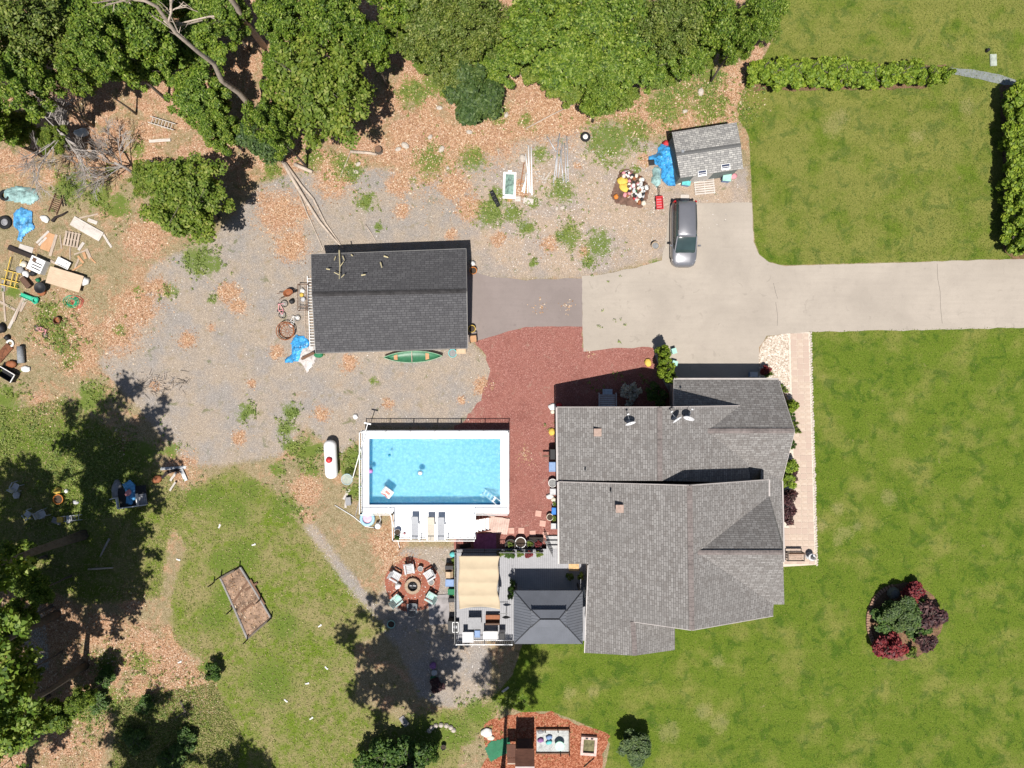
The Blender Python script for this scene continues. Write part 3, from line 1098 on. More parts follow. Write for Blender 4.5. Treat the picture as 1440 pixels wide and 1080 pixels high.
for (a, b) in ((987.5, 243.5), (1020.5, 234.5)):
    m = mkS()
    p = P(a, b, 2.53)
    m.box(p, (0.66, 0.42, 0.04), math.atan2(ux.y, ux.x), R(17))
    fr = m.build('solar_panel', WHITEP, shed)
    m = mkS()
    for i in range(6):
        for j in range(2):
            q = p + ux * (-0.245 + i * 0.098) + uy * (-0.085 + j * 0.17)
            m.box(q + Vector((0, 0, 0.028 + (-0.085 + j * 0.17) * 0.44)), (0.092, 0.155, 0.012), math.atan2(ux.y, ux.x), R(24))
    m.build('cell', simple('solar_cell', (0.02, 0.03, 0.07), 0.25, 0.3, 4, spec=0.6), fr)
m = mkS()
m.box(P(960, 213, 2.85), (0.2, 0.2, 0.14))
m.build('roof_vent', STEEL, shed)

# ------------------------------------------------------------------ pool
DZ = 1.25
PL = P(612, 664)
mkP = at_origin(PL)
pool = thing('swimming_pool', 'rectangular raised swimming pool with white surround and clear blue water', 'swimming pool', PL)


def wrect(x0, y0, x1, y1, z):
    a, b = P(x0, y1, z), P(x1, y0, z)
    return a.x, a.y, b.x, b.y


ox0, oy0, ox1, oy1 = wrect(508, 605, 716, 722, DZ)
ix0, iy0, ix1, iy1 = wrect(519, 617, 704, 710, DZ)
DECKW = simple('white_pool_deck', (0.80, 0.80, 0.80), 0.45, 0.05, 0.8, bump=0.02)
m = mkP()
for (x0, y0, x1, y1) in ((ox0, iy1, ox1, oy1), (ox0, oy0, ox1, iy0), (ox0, iy0, ix0, iy1), (ix1, iy0, ox1, iy1)):
    m.box(((x0 + x1) / 2, (y0 + y1) / 2, DZ - 0.06), (x1 - x0, y1 - y0, 0.12))
m.build('coping_deck', DECKW, pool)
m = mkP()
for (x0, y0, x1, y1) in ((ox0 + 0.1, oy1 - 0.18, ox1 - 0.1, oy1 - 0.1), (ox0 + 0.1, oy0 + 0.1, ox1 - 0.1, oy0 + 0.18), (ox0 + 0.1, oy0 + 0.18, ox0 + 0.18, oy1 - 0.18), (ox1 - 0.18, oy0 + 0.18, ox1 - 0.1, oy1 - 0.18)):
    m.box(((x0 + x1) / 2, (y0 + y1) / 2, (DZ - 0.12) / 2), (x1 - x0, y1 - y0, DZ - 0.12))
m.build('skirt', simple('white_skirt_panel', (0.55, 0.56, 0.57), 0.6, 0.1), pool)
ml = NT('ripple_lit_pool_liner', 0.5, 0.3)
lp = ml.pos()
v1 = ml.voro(lp, 5.5, 'SMOOTH_F1', 'Distance')
v2 = ml.noise(lp, 7.0, 4, 0.6, 1.2)
lf = ml.math('ADD', ml.math('MULTIPLY', v1, 0.55), ml.math('MULTIPLY', v2, 0.5))
ml.col(ml.ramp(lf, [(0.28, (0.44, 0.66, 0.70)), (0.5, (0.30, 0.52, 0.61)), (0.75, (0.19, 0.41, 0.53))]))  # pale mottling paints rippling light into the liner colour
m = mkP()
m.poly([(ix0, iy0, 0.12), (ix1, iy0, 0.12), (ix1, iy1, 0.12), (ix0, iy1, 0.12)])
fl = m.build('pool_floor', ml.m, pool)
m = mkP()
for (x0, y0, x1, y1) in ((ix0 - 0.05, iy0, ix0, iy1), (ix1, iy0, ix1 + 0.05, iy1), (ix0 - 0.05, iy0 - 0.05, ix1 + 0.05, iy0), (ix0 - 0.05, iy1, ix1 + 0.05, iy1 + 0.05)):
    m.box(((x0 + x1) / 2, (y0 + y1) / 2, 0.62), (x1 - x0, y1 - y0, 1.0))
m.build('pool_wall', simple('deep_blue_liner', (0.006, 0.15, 0.36), 0.5, 0.15, 2), pool)
# water: clear, tinted, reflecting
mw = NT('pool_water', 0.05, 0.5)
wpz = mw.pos()
r1 = mw.noise(wpz, 3.2, 3, 0.55, 0.8)
r2 = mw.noise(wpz, 9.0, 2, 0.5, 0.5)
rc = mw.t.nodes.new('ShaderNodeTexWave')
rc.wave_type = 'RINGS'
rc.rings_direction = 'SPHERICAL'
mpn = mw.t.nodes.new('ShaderNodeMapping')
_rc = P(592, 668, DZ)
mpn.inputs['Location'].default_value = (-_rc.x, -_rc.y, -1.0)
mw.set(mpn.inputs['Vector'], wpz)
mw.set(rc.inputs['Vector'], mpn.outputs[0])
rc.inputs['Scale'].default_value = 1.3
rc.inputs['Distortion'].default_value = 3.0
hh = mw.math('ADD', mw.math('ADD', r1, mw.math('MULTIPLY', r2, 0.4)), mw.math('MULTIPLY', rc.outputs['Fac'], 0.12))
bn = mw.bump(hh, 0.6, 0.12)
gl = mw.t.nodes.new('ShaderNodeBsdfGlossy')
gl.inputs['Roughness'].default_value = 0.06
mw.t.links.new(bn, gl.inputs['Normal'])
tr = mw.t.nodes.new('ShaderNodeBsdfTransparent')
tr.inputs[0].default_value = (0.80, 0.95, 0.985, 1)
fr = mw.t.nodes.new('ShaderNodeFresnel')
fr.inputs[0].default_value = 1.33
mw.t.links.new(bn, fr.inputs['Normal'])
mx = mw.t.nodes.new('ShaderNodeMixShader')
mw.t.links.new(fr.outputs[0], mx.inputs[0])
mw.t.links.new(tr.outputs[0], mx.inputs[1])
mw.t.links.new(gl.outputs[0], mx.inputs[2])
df = mw.t.nodes.new('ShaderNodeBsdfDiffuse')      # light scattered in the water body
df.inputs[0].default_value = (0.05, 0.30, 0.50, 1)
mx2 = mw.t.nodes.new('ShaderNodeMixShader')
mx2.inputs[0].default_value = 0.30
mw.t.links.new(mx.outputs[0], mx2.inputs[1])
mw.t.links.new(df.outputs[0], mx2.inputs[2])
mw.t.links.new(mx2.outputs[0], mw.t.nodes['Material Output'].inputs['Surface'])
m = mkP()
m.poly([(ix0, iy0, 1.0), (ix1, iy0, 1.0), (ix1, iy1, 1.0), (ix0, iy1, 1.0)])
wo = m.build('pool_water', mw.m)
wo.location = PL
struct(wo)
# sun patio of the pool deck
sx0, sy0, sx1, sy1 = wrect(554, 722, 669, 758, DZ)
m = mkP()
m.box(((sx0 + sx1) / 2, (sy0 + oy0) / 2 - 0.002, DZ - 0.062), (sx1 - sx0, oy0 - sy0, 0.12))
m.build('patio_deck', DECKW, pool)
m = mkP()
for x in np.linspace(sx0 + 0.1, sx1 - 0.1, 6):
    m.box((x, sy0 + 0.12, 0.56), (0.1, 0.1, 1.13))
m.build('patio_post', WHITE, pool)


def railing(mk, pts, z0, h, mat, parent, pick=0.13, post=1.9, name='railing', pw=0.022, rw=0.045):
    m = mk()
    for i in range(len(pts) - 1):
        a, b = Vector(pts[i]), Vector(pts[i + 1])
        L = (b - a).length
        if L < 0.05:
            continue
        A, B = a.copy(), b.copy()
        A.z = B.z = z0 + h
        m.bar(A, B, rw, rw)
        A2, B2 = a.copy(), b.copy()
        A2.z = B2.z = z0 + 0.1
        m.bar(A2, B2, rw * 0.8, rw * 0.8)
        n = max(1, int(round(L / post)))
        for k in range(n + 1):
            p = a.lerp(b, k / n)
            m.box((p.x, p.y, z0 + (h + 0.04) / 2), (0.07, 0.07, h + 0.04))
        if pick:
            n = int(L / pick)
            for k in range(1, n):
                p = a.lerp(b, k / n)
                m.box((p.x, p.y, z0 + 0.1 + (h - 0.1) / 2), (pw, pw, h - 0.1))
    return m.build(name, mat, parent)


e = 0.07
railing(mkP, [(ox0 + e, oy0 + e, 0), (ox0 + e, oy1 - e, 0), (ox1 - e, oy1 - e, 0)], DZ, 0.95, WHITE, pool)
railing(mkP, [(ox0 + e, oy0 + e, 0), (sx0, oy0 + e, 0), (sx0 + e, sy0 + e, 0), (sx1 - e, sy0 + e, 0), ], DZ, 0.95, WHITE, pool, pick=0.55)
railing(mkP, [(sx1 - e, oy0 + e, 0), (ox1 - e, oy0 + e, 0), (ox1 - e, oy1 - e, 0)], DZ, 0.95, WHITE, pool, pick=0.55)
# steps down to the red stone
PINKB = simple('pinkish_weathered_board', (0.46, 0.33, 0.28), 0.8, 0.2, 3.0)
stp = thing('pool_steps', 'white slatted steps with dark risers beside the pool deck', 'steps', P(679, 734))
for k in range(4):
    m = MB()
    m.box((-0.45 + k * 0.27, -0.1, 1.0 - k * 0.26), (0.24, 0.95, 0.05))
    m.build('tread', WHITE, stp)
for s in (-1, 1):
    m = MB()
    m.bar((-0.55, -0.1 + s * 0.5, 1.08), (0.62, -0.1 + s * 0.5, 0.04), 0.05, 0.2)
    m.build('stringer', simple('reddish_stained_wood', (0.13, 0.045, 0.03), 0.7), stp)
rp = thing('boardwalk_ramp', 'pale pink boarded ramp lying askew beside the pool steps', 'ramp', P(700, 738), R(-10))
for k in range(10):
    m = MB()
    m.box((-0.78 + k * 0.172, random.uniform(-0.02, 0.02), 0.12), (0.162, 1.25, 0.04))
    m.build('board', PINKB, rp)
m = MB()
m.box((0, 0.45, 0.05), (1.7, 0.09, 0.1))
m.box((0, -0.45, 0.05), (1.7, 0.09, 0.1))
m.build('bearer', PINKB, rp)

# chaises
GREYSL = simple('grey_sling_fabric', (0.30, 0.31, 0.33), 0.8, 0.12, 12)
TANSL = simple('tan_sling_fabric', (0.42, 0.38, 0.32), 0.8, 0.12, 12)


def chaise(px, py, mat, label, rz=0.0):
    t = thing('sun_lounger', label, 'sun lounger', P(px, py, DZ), rz, 'loungers on the pool deck')
    m = MB()
    m.box((0, -0.28, 0.34), (0.54, 1.16, 0.05))
    m.build('seat', mat, t)
    m = MB()
    m.M = Matrix.Translation((0, 0.3, 0.36)) @ Euler((R(28), 0, 0)).to_matrix().to_4x4()
    m.box((0, 0.35, 0), (0.54, 0.72, 0.05))
    m.build('backrest', mat, t)
    m = MB()
    for s in (-1, 1):
        m.bar((s * 0.29, -0.88, 0.33), (s * 0.29, 0.32, 0.33), 0.05, 0.06)
    m.build('frame', STEEL, t)
    for sx in (-1, 1):
        for y in (-0.7, 0.25):
            m = MB()
            m.box((sx * 0.29, y, 0.16), (0.045, 0.045, 0.31))
            m.build('leg', STEEL, t)


chaise(584.5, 741, GREYSL, 'plain grey sun lounger standing alone on the white pool deck')
chaise(607, 742, TANSL, 'tan sun lounger in the close pair on the white pool deck')
chaise(621, 742, GREYSL, 'grey sun lounger in the close pair on the white pool deck')

# pool things
fl_ = thing('pool_float', 'white and red inflatable lounger floating on the pool', 'pool float', P(545, 692, 1.01), R(-38))
m = MB()
for k in range(4):
    m.tube([(-0.42, -0.24 + k * 0.16, 0.09), (0.42, -0.24 + k * 0.16, 0.09)], [0.085, 0.085], 8)
m.build('mattress', WHITE, fl_, True)
m = MB()
m.tube([(-0.3, -0.32, 0.13), (0.0, -0.25, 0.19), (0.3, -0.32, 0.13)], 0.05, 6)
m.box((0.05, 0.0, 0.165), (0.4, 0.18, 0.03))
m.build('print_panel', simple('coral_vinyl', (0.55, 0.16, 0.12), 0.5), fl_)
ball = MB().lathe([(0.02, 0), (0.1, 0.03), (0.16, 0.1), (0.18, 0.18), (0.16, 0.26), (0.1, 0.33), (0.02, 0.36)], 14)
put(ball, 'beach_ball', simple('mauve_vinyl', (0.42, 0.20, 0.45), 0.4), 'mauve beach ball floating by the pool wall', 'ball', P(522, 662, 0.95), smooth=True)
ball = MB().lathe([(0.02, 0), (0.08, 0.03), (0.11, 0.11), (0.08, 0.19), (0.02, 0.22)], 12)
put(ball, 'ball', simple('teal_vinyl', (0.02, 0.22, 0.34), 0.4), 'small teal ball floating in the pool', 'ball', P(548, 640, 0.97), smooth=True)
dsp = thing('chlorine_floater', 'small white floating dispenser amid ripples in mid pool', 'pool floater', P(591, 665, 0.98))
m = MB()
m.lathe([(0.05, -0.05), (0.16, 0.0), (0.18, 0.06), (0.12, 0.1), (0.1, 0.2), (0.02, 0.22)], 12)
m.build('float_body', WHITE, dsp, True)
m = MB()
m.torus((0, 0, 0.03), 0.2, 0.035, 14, 6)
m.build('teal_shadow_ring', simple('teal_vinyl', (0.02, 0.22, 0.34)), dsp, True)  # teal ring stands in for the floater's shadow on the water
ld = thing('pool_ladder', 'white slanting pool ladder at the corner of the pool', 'ladder', P(692, 699, 0.6), R(150))
m = MB()
for s in (-1, 1):
    m.tube([(0.8, s * 0.2, -0.4), (-0.35, s * 0.2, 0.62), (-0.55, s * 0.2, 0.9), (-0.75, s * 0.2, 0.66)], 0.04, 6)
m.build('rail', WHITE, ld)
for k in range(4):
    m = MB()
    m.box((0.65 - k * 0.28, 0, -0.27 + k * 0.25), (0.12, 0.4, 0.03))
    m.build('rung', WHITE, ld)
sk = thing('skimmer_net', 'long pole skimmer net leaning across the pool railing', 'skimmer net', P(496, 672))
a, b = P(496, 672, 1.0) - P(496, 672), P(517, 596, 2.3) - P(496, 672)
m = MB()
m.tube([a, b], 0.03, 6)
m.build('pole', WHITE, sk)
m = MB()
m.torus((a.x - 0.45, a.y - 0.12, 0.98), 0.42, 0.025, 16, 5)
m.build('hoop', simple('pale_blue_plastic', (0.35, 0.48, 0.52)), sk)
m = MB()
m.lathe([(0.42, 0.0), (0.36, -0.12), (0.2, -0.2), (0.03, -0.22)], 14, (a.x - 0.45, a.y - 0.12, 0.97))
ng = NT('fine_net', 0.9)
ng.col((0.45, 0.5, 0.46))
tn = ng.t.nodes.new('ShaderNodeBsdfTransparent')
mxn = ng.t.nodes.new('ShaderNodeMixShader')
mxn.inputs[0].default_value = 0.4
ng.t.links.new(tn.outputs[0], mxn.inputs[1])
ng.t.links.new(ng.b.outputs[0], mxn.inputs[2])
ng.t.links.new(mxn.outputs[0], ng.t.nodes['Material Output'].inputs['Surface'])
m.build('net', ng.m, sk)
m = MB()
m.bar(b + Vector((-0.25, 0.07, 0)), b + Vector((0.25, -0.03, 0)), 0.1, 0.06)
m.build('brush_head', WHITE, sk)
pl2 = thing('pool_pole', 'thin white pole lying across the patio railing of the pool', 'pole', P(560, 755))
m = MB()
m.tube([P(562, 770, 0.1) - P(560, 755), P(545, 710, 2.0) - P(560, 755)], 0.022, 6)
m.build('pole', WHITE, pl2)
m = MB()
m.tube([P(562, 770, 0.1) - P(560, 755), P(562.5, 772, 0.02) - P(560, 755)], 0.035, 6)
m.build('end_cap', RUBBER, pl2)

# propane tank
tk = thing('propane_tank', 'long white propane tank with a red dome lid', 'propane tank', P(468.5, 644.5, 0), R(3))
m = MB()
prof = [(0.02, 0), (0.2, 0.03), (0.36, 0.12), (0.46, 0.28), (0.49, 0.45), (0.49, 2.55), (0.46, 2.72), (0.36, 2.88), (0.2, 2.97), (0.02, 3.0)]
m.M = Matrix.Translation((0, 1.5, 0.68)) @ Euler((R(90), 0, 0)).to_matrix().to_4x4()
m.lathe(prof, 20)
m.build('vessel', WHITE, tk, True)
m = MB()
m.lathe([(0.24, 1.1), (0.24, 1.26), (0.2, 1.34), (0.08, 1.39), (0.02, 1.4)], 16, (0, 0, 0))
m.build('dome_lid', simple('red_paint', (0.42, 0.03, 0.035), 0.45), tk, True)
for y in (-0.9, 0.9):
    m = MB()
    m.box((0, y, 0.12), (0.6, 0.12, 0.26))
    m.build('saddle_leg', WHITEP, tk)

# ------------------------------------------------------------------ wooden deck, canopy, gazebo
DK = 0.6
DL = P(760, 840)
mkD = at_origin(DL)
deck = thing('timber_deck', 'grey composite timber deck with railings behind the house', 'deck', DL)
DECKG = mat_wood('grey_composite_board', (0.31, 0.31, 0.325), (0.25, 0.25, 0.265))
x0, y0, x1, y1 = wrect(640, 772, 826, 901, DK)
n = int((x1 - x0) / 0.15)
m = mkD()
for k in range(n):
    xx = x0 + (k + 0.5) * (x1 - x0) / n
    m.box((xx, (y0 + y1) / 2, DK - 0.02), ((x1 - x0) / n - 0.012, y1 - y0, 0.04))
bo = m.build('deck_boards', DECKG, deck)
bo['kind'] = 'stuff'
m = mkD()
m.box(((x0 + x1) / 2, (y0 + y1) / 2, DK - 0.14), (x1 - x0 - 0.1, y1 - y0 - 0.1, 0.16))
m.build('joist_frame', simple('dark_joist', (0.08, 0.07, 0.065)), deck)  # joists and posts share one dark brown tone
for i in range(5):
    for j in range(3):
        m = mkD()
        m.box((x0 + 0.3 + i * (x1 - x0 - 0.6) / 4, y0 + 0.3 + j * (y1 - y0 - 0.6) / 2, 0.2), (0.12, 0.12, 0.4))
        m.build('post', simple('dark_joist', (0.08, 0.07, 0.065)), deck)
railing(mkD, [P(643, 900, DK), P(720, 900, DK)], DK, 0.95, WHITE, deck, pick=0.14)
railing(mkD, [P(641, 900, DK), P(641, 776, DK)], DK, 0.95, DARKMET, deck, pick=0.14)
railing(mkD, [P(641, 773, DK), P(762, 773, DK)], DK, 0.95, DARKMET, deck, pick=0.12)
stb = thing('deck_steps', 'pale grey concrete steps from the deck up beside the house', 'steps', P(777, 765))
for k in range(3):
    m = MB()
    m.box((0, 0.5 - k * 0.32, 0.1 + k * 0.19), (1.0, 0.32, 0.2 + k * 0.0))
    m.build('tread', simple('pale_concrete', (0.36, 0.36, 0.36), 0.9), stb)
m = MB()
m.box((0, 0.1, 0.1), (0.98, 0.9, 0.0 + 0.18))
m.build('riser_block', simple('pale_concrete', (0.36, 0.36, 0.36)), stb)
gt = thing('stair_gate', 'open black metal gate swung across the deck by the planters', 'gate', P(771, 768, DK), ang((767, 763), (779, 786)))
m = MB()
for z in (0.1, 0.5, 0.9):
    m.bar((-0.7, 0, z), (0.7, 0, z), 0.04)
m.build('gate_rail', DARKMET, gt)
for k in range(9):
    m = MB()
    m.box((-0.68 + k * 0.17, 0, 0.5), (0.025, 0.025, 0.86))
    m.build('picket', DARKMET, gt)

# canopy with beige cloth
CZ = 2.9
cl = P(674, 820)
mkC = at_origin(cl)
can = thing('shade_canopy', 'beige cloth shade canopy with sagging bays over the deck', 'canopy', cl)
CLOTH = simple('beige_canopy_cloth', (0.42, 0.34, 0.235), 0.9, 0.06, 1.5, bump=0.05)
NU, NV = 20, 40
left = lambda v: 645 + 1.0 * math.sin(v * 8)
right = lambda v: 703 - 3.0 * math.sin(math.pi * v) - 1.2 * math.sin(v * 12.5)
m = mkC()
vs, fs = [], []
for j in range(NV + 1):
    v = j / NV
    for i in range(NU + 1):
        u = i / NU
        xx = left(v) + (right(v) - left(v)) * u
        yb = 782 + (857 - 782) * v
        if v > 0.9:
            yb -= (v - 0.9) * 10 * 4.0 * math.sin(math.pi * u)
        sag = abs(math.sin(v * 4 * math.pi))
        z = CZ - 0.075 * sag + 0.05 * math.cos(u * math.pi * 2) + 0.015 * mnoise.noise(Vector((u * 9, v * 14, 3)))
        vs.append(P(xx, yb, z))
for j in range(NV):
    for i in range(NU):
        a = j * (NU + 1) + i
        fs.append((a, a + 1, a + NU + 2, a + NU + 1))
m._add(vs, fs)
co_ = m.build('canopy_cloth', CLOTH, can, True)
sm = co_.modifiers.new('thick', 'SOLIDIFY')
sm.thickness = 0.012
for (a, b) in ((648, 785), (700, 785), (648, 853), (700, 853)):
    m = mkC()
    p = P(a, b, CZ - 0.1)
    m.tube([(p.x, p.y, DK), (p.x, p.y, CZ - 0.1)], 0.045, 8)
    m.build('post', DARKMET, can)
m = mkC()
for k in range(5):
    yy = 784 + k * 17.5
    m.bar(P(647, yy, CZ - 0.16), P(700, yy, CZ - 0.16), 0.05, 0.05)
m.bar(P(647, 784, CZ - 0.18), P(647, 854, CZ - 0.18), 0.06, 0.06)
m.bar(P(700, 784, CZ - 0.18), P(700, 854, CZ - 0.18), 0.06, 0.06)
m.build('frame', DARKMET, can)

# gazebo, two-tier hipped metal roof
GZ = 3.0
gl_ = P(771, 866)
mkZ = at_origin(gl_)
gaz = thing('metal_gazebo', 'dark grey two tier metal roofed gazebo on the deck', 'gazebo', gl_)
GAZM = simple('slate_grey_metal', (0.105, 0.112, 0.13), 0.45, 0.12, 1.0, spec=0.4, bump=0.02)


def hip(mk, x0, y0, x1, y1, ze, hx0, hy0, hx1, hy1, zh, parent, ribs=0.2):
    c = [P(x0, y0, ze), P(x1, y0, ze), P(x1, y1, ze), P(x0, y1, ze)]
    h = [P(hx0, hy0, zh), P(hx1, hy0, zh), P(hx1, hy1, zh), P(hx0, hy1, zh)]
    for i in range(4):
        j = (i + 1) % 4
        m = mk()
        slab(m, [c[i], c[j], h[j], h[i]], 0.05)
        pn = m.build('roof_panel', GAZM, parent)
        L = (c[j] - c[i]).length
        n = int(L / ribs)
        e = (c[j] - c[i]).normalized()
        m = mk()
        # ribs run straight up the slope and stop at the hips
        up = ((h[i] + h[j]) - (c[i] + c[j])) / 2
        a0, a1 = (h[i] - c[i]).dot(e), L - (h[j] - c[j]).dot(-e)
        for k in range(1, n):
            t = k * L / n
            f = min(1.0, t / a0 if a0 > 1e-3 else 1.0, (L - t) / (L - a1) if L - a1 > 1e-3 else 1.0)
            p = c[i] + e * t + Vector((0, 0, 0.012))
            upv = up - e * up.dot(e)
            m.bar(p, p + upv * f, 0.022, 0.022)
        m.build('seam', GAZM, pn)['kind'] = 'stuff'
    m = mk()
    for i in range(4):
        m.bar(c[i] + Vector((0, 0, 0.015)), h[i] + Vector((0, 0, 0.015)), 0.06, 0.04)
    m.build('hip_trim', DARKMET, parent)


hip(mkZ, 722.5, 830.5, 819.5, 905.5, GZ, 748, 860, 796, 880, GZ + 0.85, gaz)
hip(mkZ, 747, 857.5, 796.5, 882, GZ + 1.05, 759, 869.5, 787, 871.5, GZ + 1.32, gaz)
for (a, b) in ((726, 834), (816, 834), (726, 901), (816, 901)):
    m = mkZ()
    p = P(a, b, GZ - 0.1)
    m.box((p.x, p.y, DK + (GZ - 0.1 - DK) / 2), (0.13, 0.13, GZ - 0.1 - DK))
    m.build('post', DARKMET, gaz)
m = mkZ()
q = [P(726, 834, GZ - 0.12), P(816, 834, GZ - 0.12), P(816, 901, GZ - 0.12), P(726, 901, GZ - 0.12)]
for i in range(4):
    m.bar(q[i], q[(i + 1) % 4], 0.1, 0.12)
q = [P(748, 860, GZ + 0.95), P(796, 860, GZ + 0.95), P(796, 880, GZ + 0.95), P(748, 880, GZ + 0.95)]
for p in q:
    m.bar(p - Vector((0, 0, 0.2)), p + Vector((0, 0, 0.12)), 0.05)
m.build('beam', DARKMET, gaz)
m = mkZ()
m.poly([P(748, 860, GZ + 0.84), P(796, 860, GZ + 0.84), P(796, 880, GZ + 0.84), P(748, 880, GZ + 0.84)])
m.build('light_block_sheet', DARKMET, gaz)  # added sheet that stops sun leaking between the roof tiers

# ------------------------------------------------------------------ front walk of square pavers
WK = P(1124, 620)
PAV = NT('pinkish_paver', 0.9, 0.15)
_p = PAV.obj()
PAV.col(PAV.mix(PAV.rng(PAV.orand(), 0, 1), (0.37, 0.285, 0.235), PAV.mix(PAV.rng(PAV.noise(_p, 3, 4), 0.3, 0.7), (0.36, 0.28, 0.22), (0.44, 0.36, 0.295))))
PAV.bump(PAV.noise(_p, 20, 3), 0.2, 0.01)
PAV = PAV.m
JOINT = simple('pale_sand_joint', (0.50, 0.43, 0.36), 0.95, 0.15, 6)
m = MB()
m.M = Matrix.Translation(-WK)
wpoly = [P(1109, 469), P(1139, 467), P(1144, 620), P(1149, 794), P(1100, 797), P(1100, 720), P(1112, 640)]
m.prism([(p.x, p.y) for p in wpoly], 0.0, 0.024)
walk = m.build('front_walk', JOINT)
walk.location = WK
struct(walk)
pm = MB().box((0, 0, 0), (0.445, 0.445, 0.05)).mesh('paver', PAV)
for r_ in range(38):
    y = 473 + r_ * 8.55
    xr = 1137.0 + (y - 466) * 0.0275
    cols = 3 if y < 740 else 4
    for c in range(cols + (1 if y > 690 else 0)):
        o = bpy.data.objects.new('paver', pm)
        COL.objects.link(o)
        o.parent = walk
        p = P(xr - 4.6 - c * 8.55, y)
        o.location = (p.x - WK.x, p.y - WK.y, 0.02 + random.uniform(0, 0.006))
        o.rotation_euler = (0, 0, R(-1.5) + random.uniform(-0.012, 0.012))
EDGE = simple('pale_edge_stone', (0.42, 0.37, 0.32), 0.9, 0.3, 8)
es = [MB().lathe([(0.05, 0), (0.12, 0.03), (0.13, 0.08), (0.07, 0.12), (0.02, 0.125)], 7).mesh('edge_stone', EDGE) for _ in range(1)]
for k in range(88):
    y = 468 + k * 3.75
    o = bpy.data.objects.new('edge_stone', es[0])
    COL.objects.link(o)
    o.parent = walk
    p = P(1139.6 + (y - 466) * 0.0275 + random.uniform(-0.6, 0.6), y)
    o.location = (p.x - WK.x, p.y - WK.y, 0.0)
    o.rotation_euler = (0, 0, random.uniform(0, 6))
    o.scale = (random.uniform(0.5, 0.95), random.uniform(0.6, 1.15), random.uniform(0.4, 0.6))
#PART3
# ================================================================== VEGETATION
GREEN = [(0.0, (0.030, 0.066, 0.008)), (0.3, (0.075, 0.135, 0.013)), (0.65, (0.135, 0.21, 0.024)), (0.9, (0.21, 0.28, 0.05)), (1.0, (0.33, 0.38, 0.13))]
LF_OAK = mat_leaf('oak_leaf', GREEN)
LF_BRIGHT = mat_leaf('bright_young_leaf', [(0.0, (0.06, 0.105, 0.012)), (0.4, (0.11, 0.17, 0.022)), (0.8, (0.17, 0.23, 0.04)), (1.0, (0.26, 0.29, 0.085))], 0.36)
LF_DARK = mat_leaf('dark_conifer_leaf', [(0.0, (0.022, 0.045, 0.012)), (0.5, (0.048, 0.085, 0.022)), (1.0, (0.10, 0.145, 0.045))], 0.18)
LF_ARB = mat_leaf('arborvitae_leaf', [(0.0, (0.06, 0.115, 0.009)), (0.5, (0.135, 0.205, 0.018)), (1.0, (0.23, 0.30, 0.04))], 0.25, 0.1)
LF_SHRUB = mat_leaf('shrub_leaf', [(0.0, (0.022, 0.06, 0.010)), (0.5, (0.05, 0.105, 0.016)), (1.0, (0.10, 0.16, 0.035))], 0.25)
LF_PURP = mat_leaf('purple_leaf', [(0.0, (0.022, 0.010, 0.014)), (0.5, (0.055, 0.022, 0.028)), (1.0, (0.115, 0.055, 0.055))], 0.2, 0.1)
LF_RED = mat_leaf('red_leaf', [(0.0, (0.07, 0.008, 0.014)), (0.5, (0.16, 0.018, 0.026)), (1.0, (0.26, 0.05, 0.05))], 0.25, 0.05)
BARK = simple('grey_brown_bark', (0.115, 0.095, 0.078), 0.95, 0.4, 5.0, bump=0.5)
BARKP = simple('pale_dead_wood', (0.40, 0.33, 0.27), 0.95, 0.3, 5.0, bump=0.4)
BARKG = simple('grey_twig', (0.30, 0.27, 0.25), 0.95, 0.3, 5.0, bump=0.3)


def leaf_mesh(name, lobes, n, size, mat, seed, up=1.0, spread=0.8, elong=1.7, shell=0.45, squash=0.8):
    """lobes: (x,y,z,r) -> one mesh of n leaf faces spread through the lobes"""
    rg = np.random.default_rng(seed)
    L = np.array(lobes, float)
    w = L[:, 3] ** 2
    k = rg.choice(len(L), n, p=w / w.sum())
    d = rg.normal(size=(n, 3))
    d /= np.linalg.norm(d, axis=1)[:, None]
    r = rg.random(n) ** shell
    c = L[k, :3] + d * (L[k, 3] * r)[:, None] * np.array([1, 1, squash])
    nn = d * 0.5 + np.array([0, 0, up]) + rg.normal(size=(n, 3)) * spread * 0.5
    nn /= np.linalg.norm(nn, axis=1)[:, None]
    t = rg.normal(size=(n, 3))
    t -= nn * (t * nn).sum(1)[:, None]
    t /= np.linalg.norm(t, axis=1)[:, None]
    b = np.cross(nn, t)
    s = size * rg.uniform(0.6, 1.35, n)[:, None]
    fold = nn * s * 0.18
    v = np.empty((n, 4, 3))
    v[:, 0] = c - t * s * elong * 0.5
    v[:, 1] = c - b * s * 0.5 + fold
    v[:, 2] = c + t * s * elong * 0.5
    v[:, 3] = c + b * s * 0.5 + fold
    me = bpy.data.meshes.new(name)
    me.vertices.add(n * 4)
    me.vertices.foreach_set('co', v.reshape(-1))
    me.loops.add(n * 4)
    me.loops.foreach_set('vertex_index', np.arange(n * 4))
    me.polygons.add(n)
    me.polygons.foreach_set('loop_start', np.arange(n) * 4)
    me.polygons.foreach_set('loop_total', np.full(n, 4))
    me.update()
    me.materials.append(mat)
    return me


def crown_lobes(Rx, Rz, n, seed, lr=0.30):
    rg = random.Random(seed)
    out = []
    while len(out) < n:
        d = Vector((rg.gauss(0, 1), rg.gauss(0, 1), rg.gauss(0.15, 0.9))).normalized()
        r = rg.random() ** 0.45 * rg.uniform(0.55, 0.9)
        out.append((d.x * r * Rx, d.y * r * Rx, d.z * r * Rz, Rx * lr * rg.uniform(0.6, 1.25)))
    return out


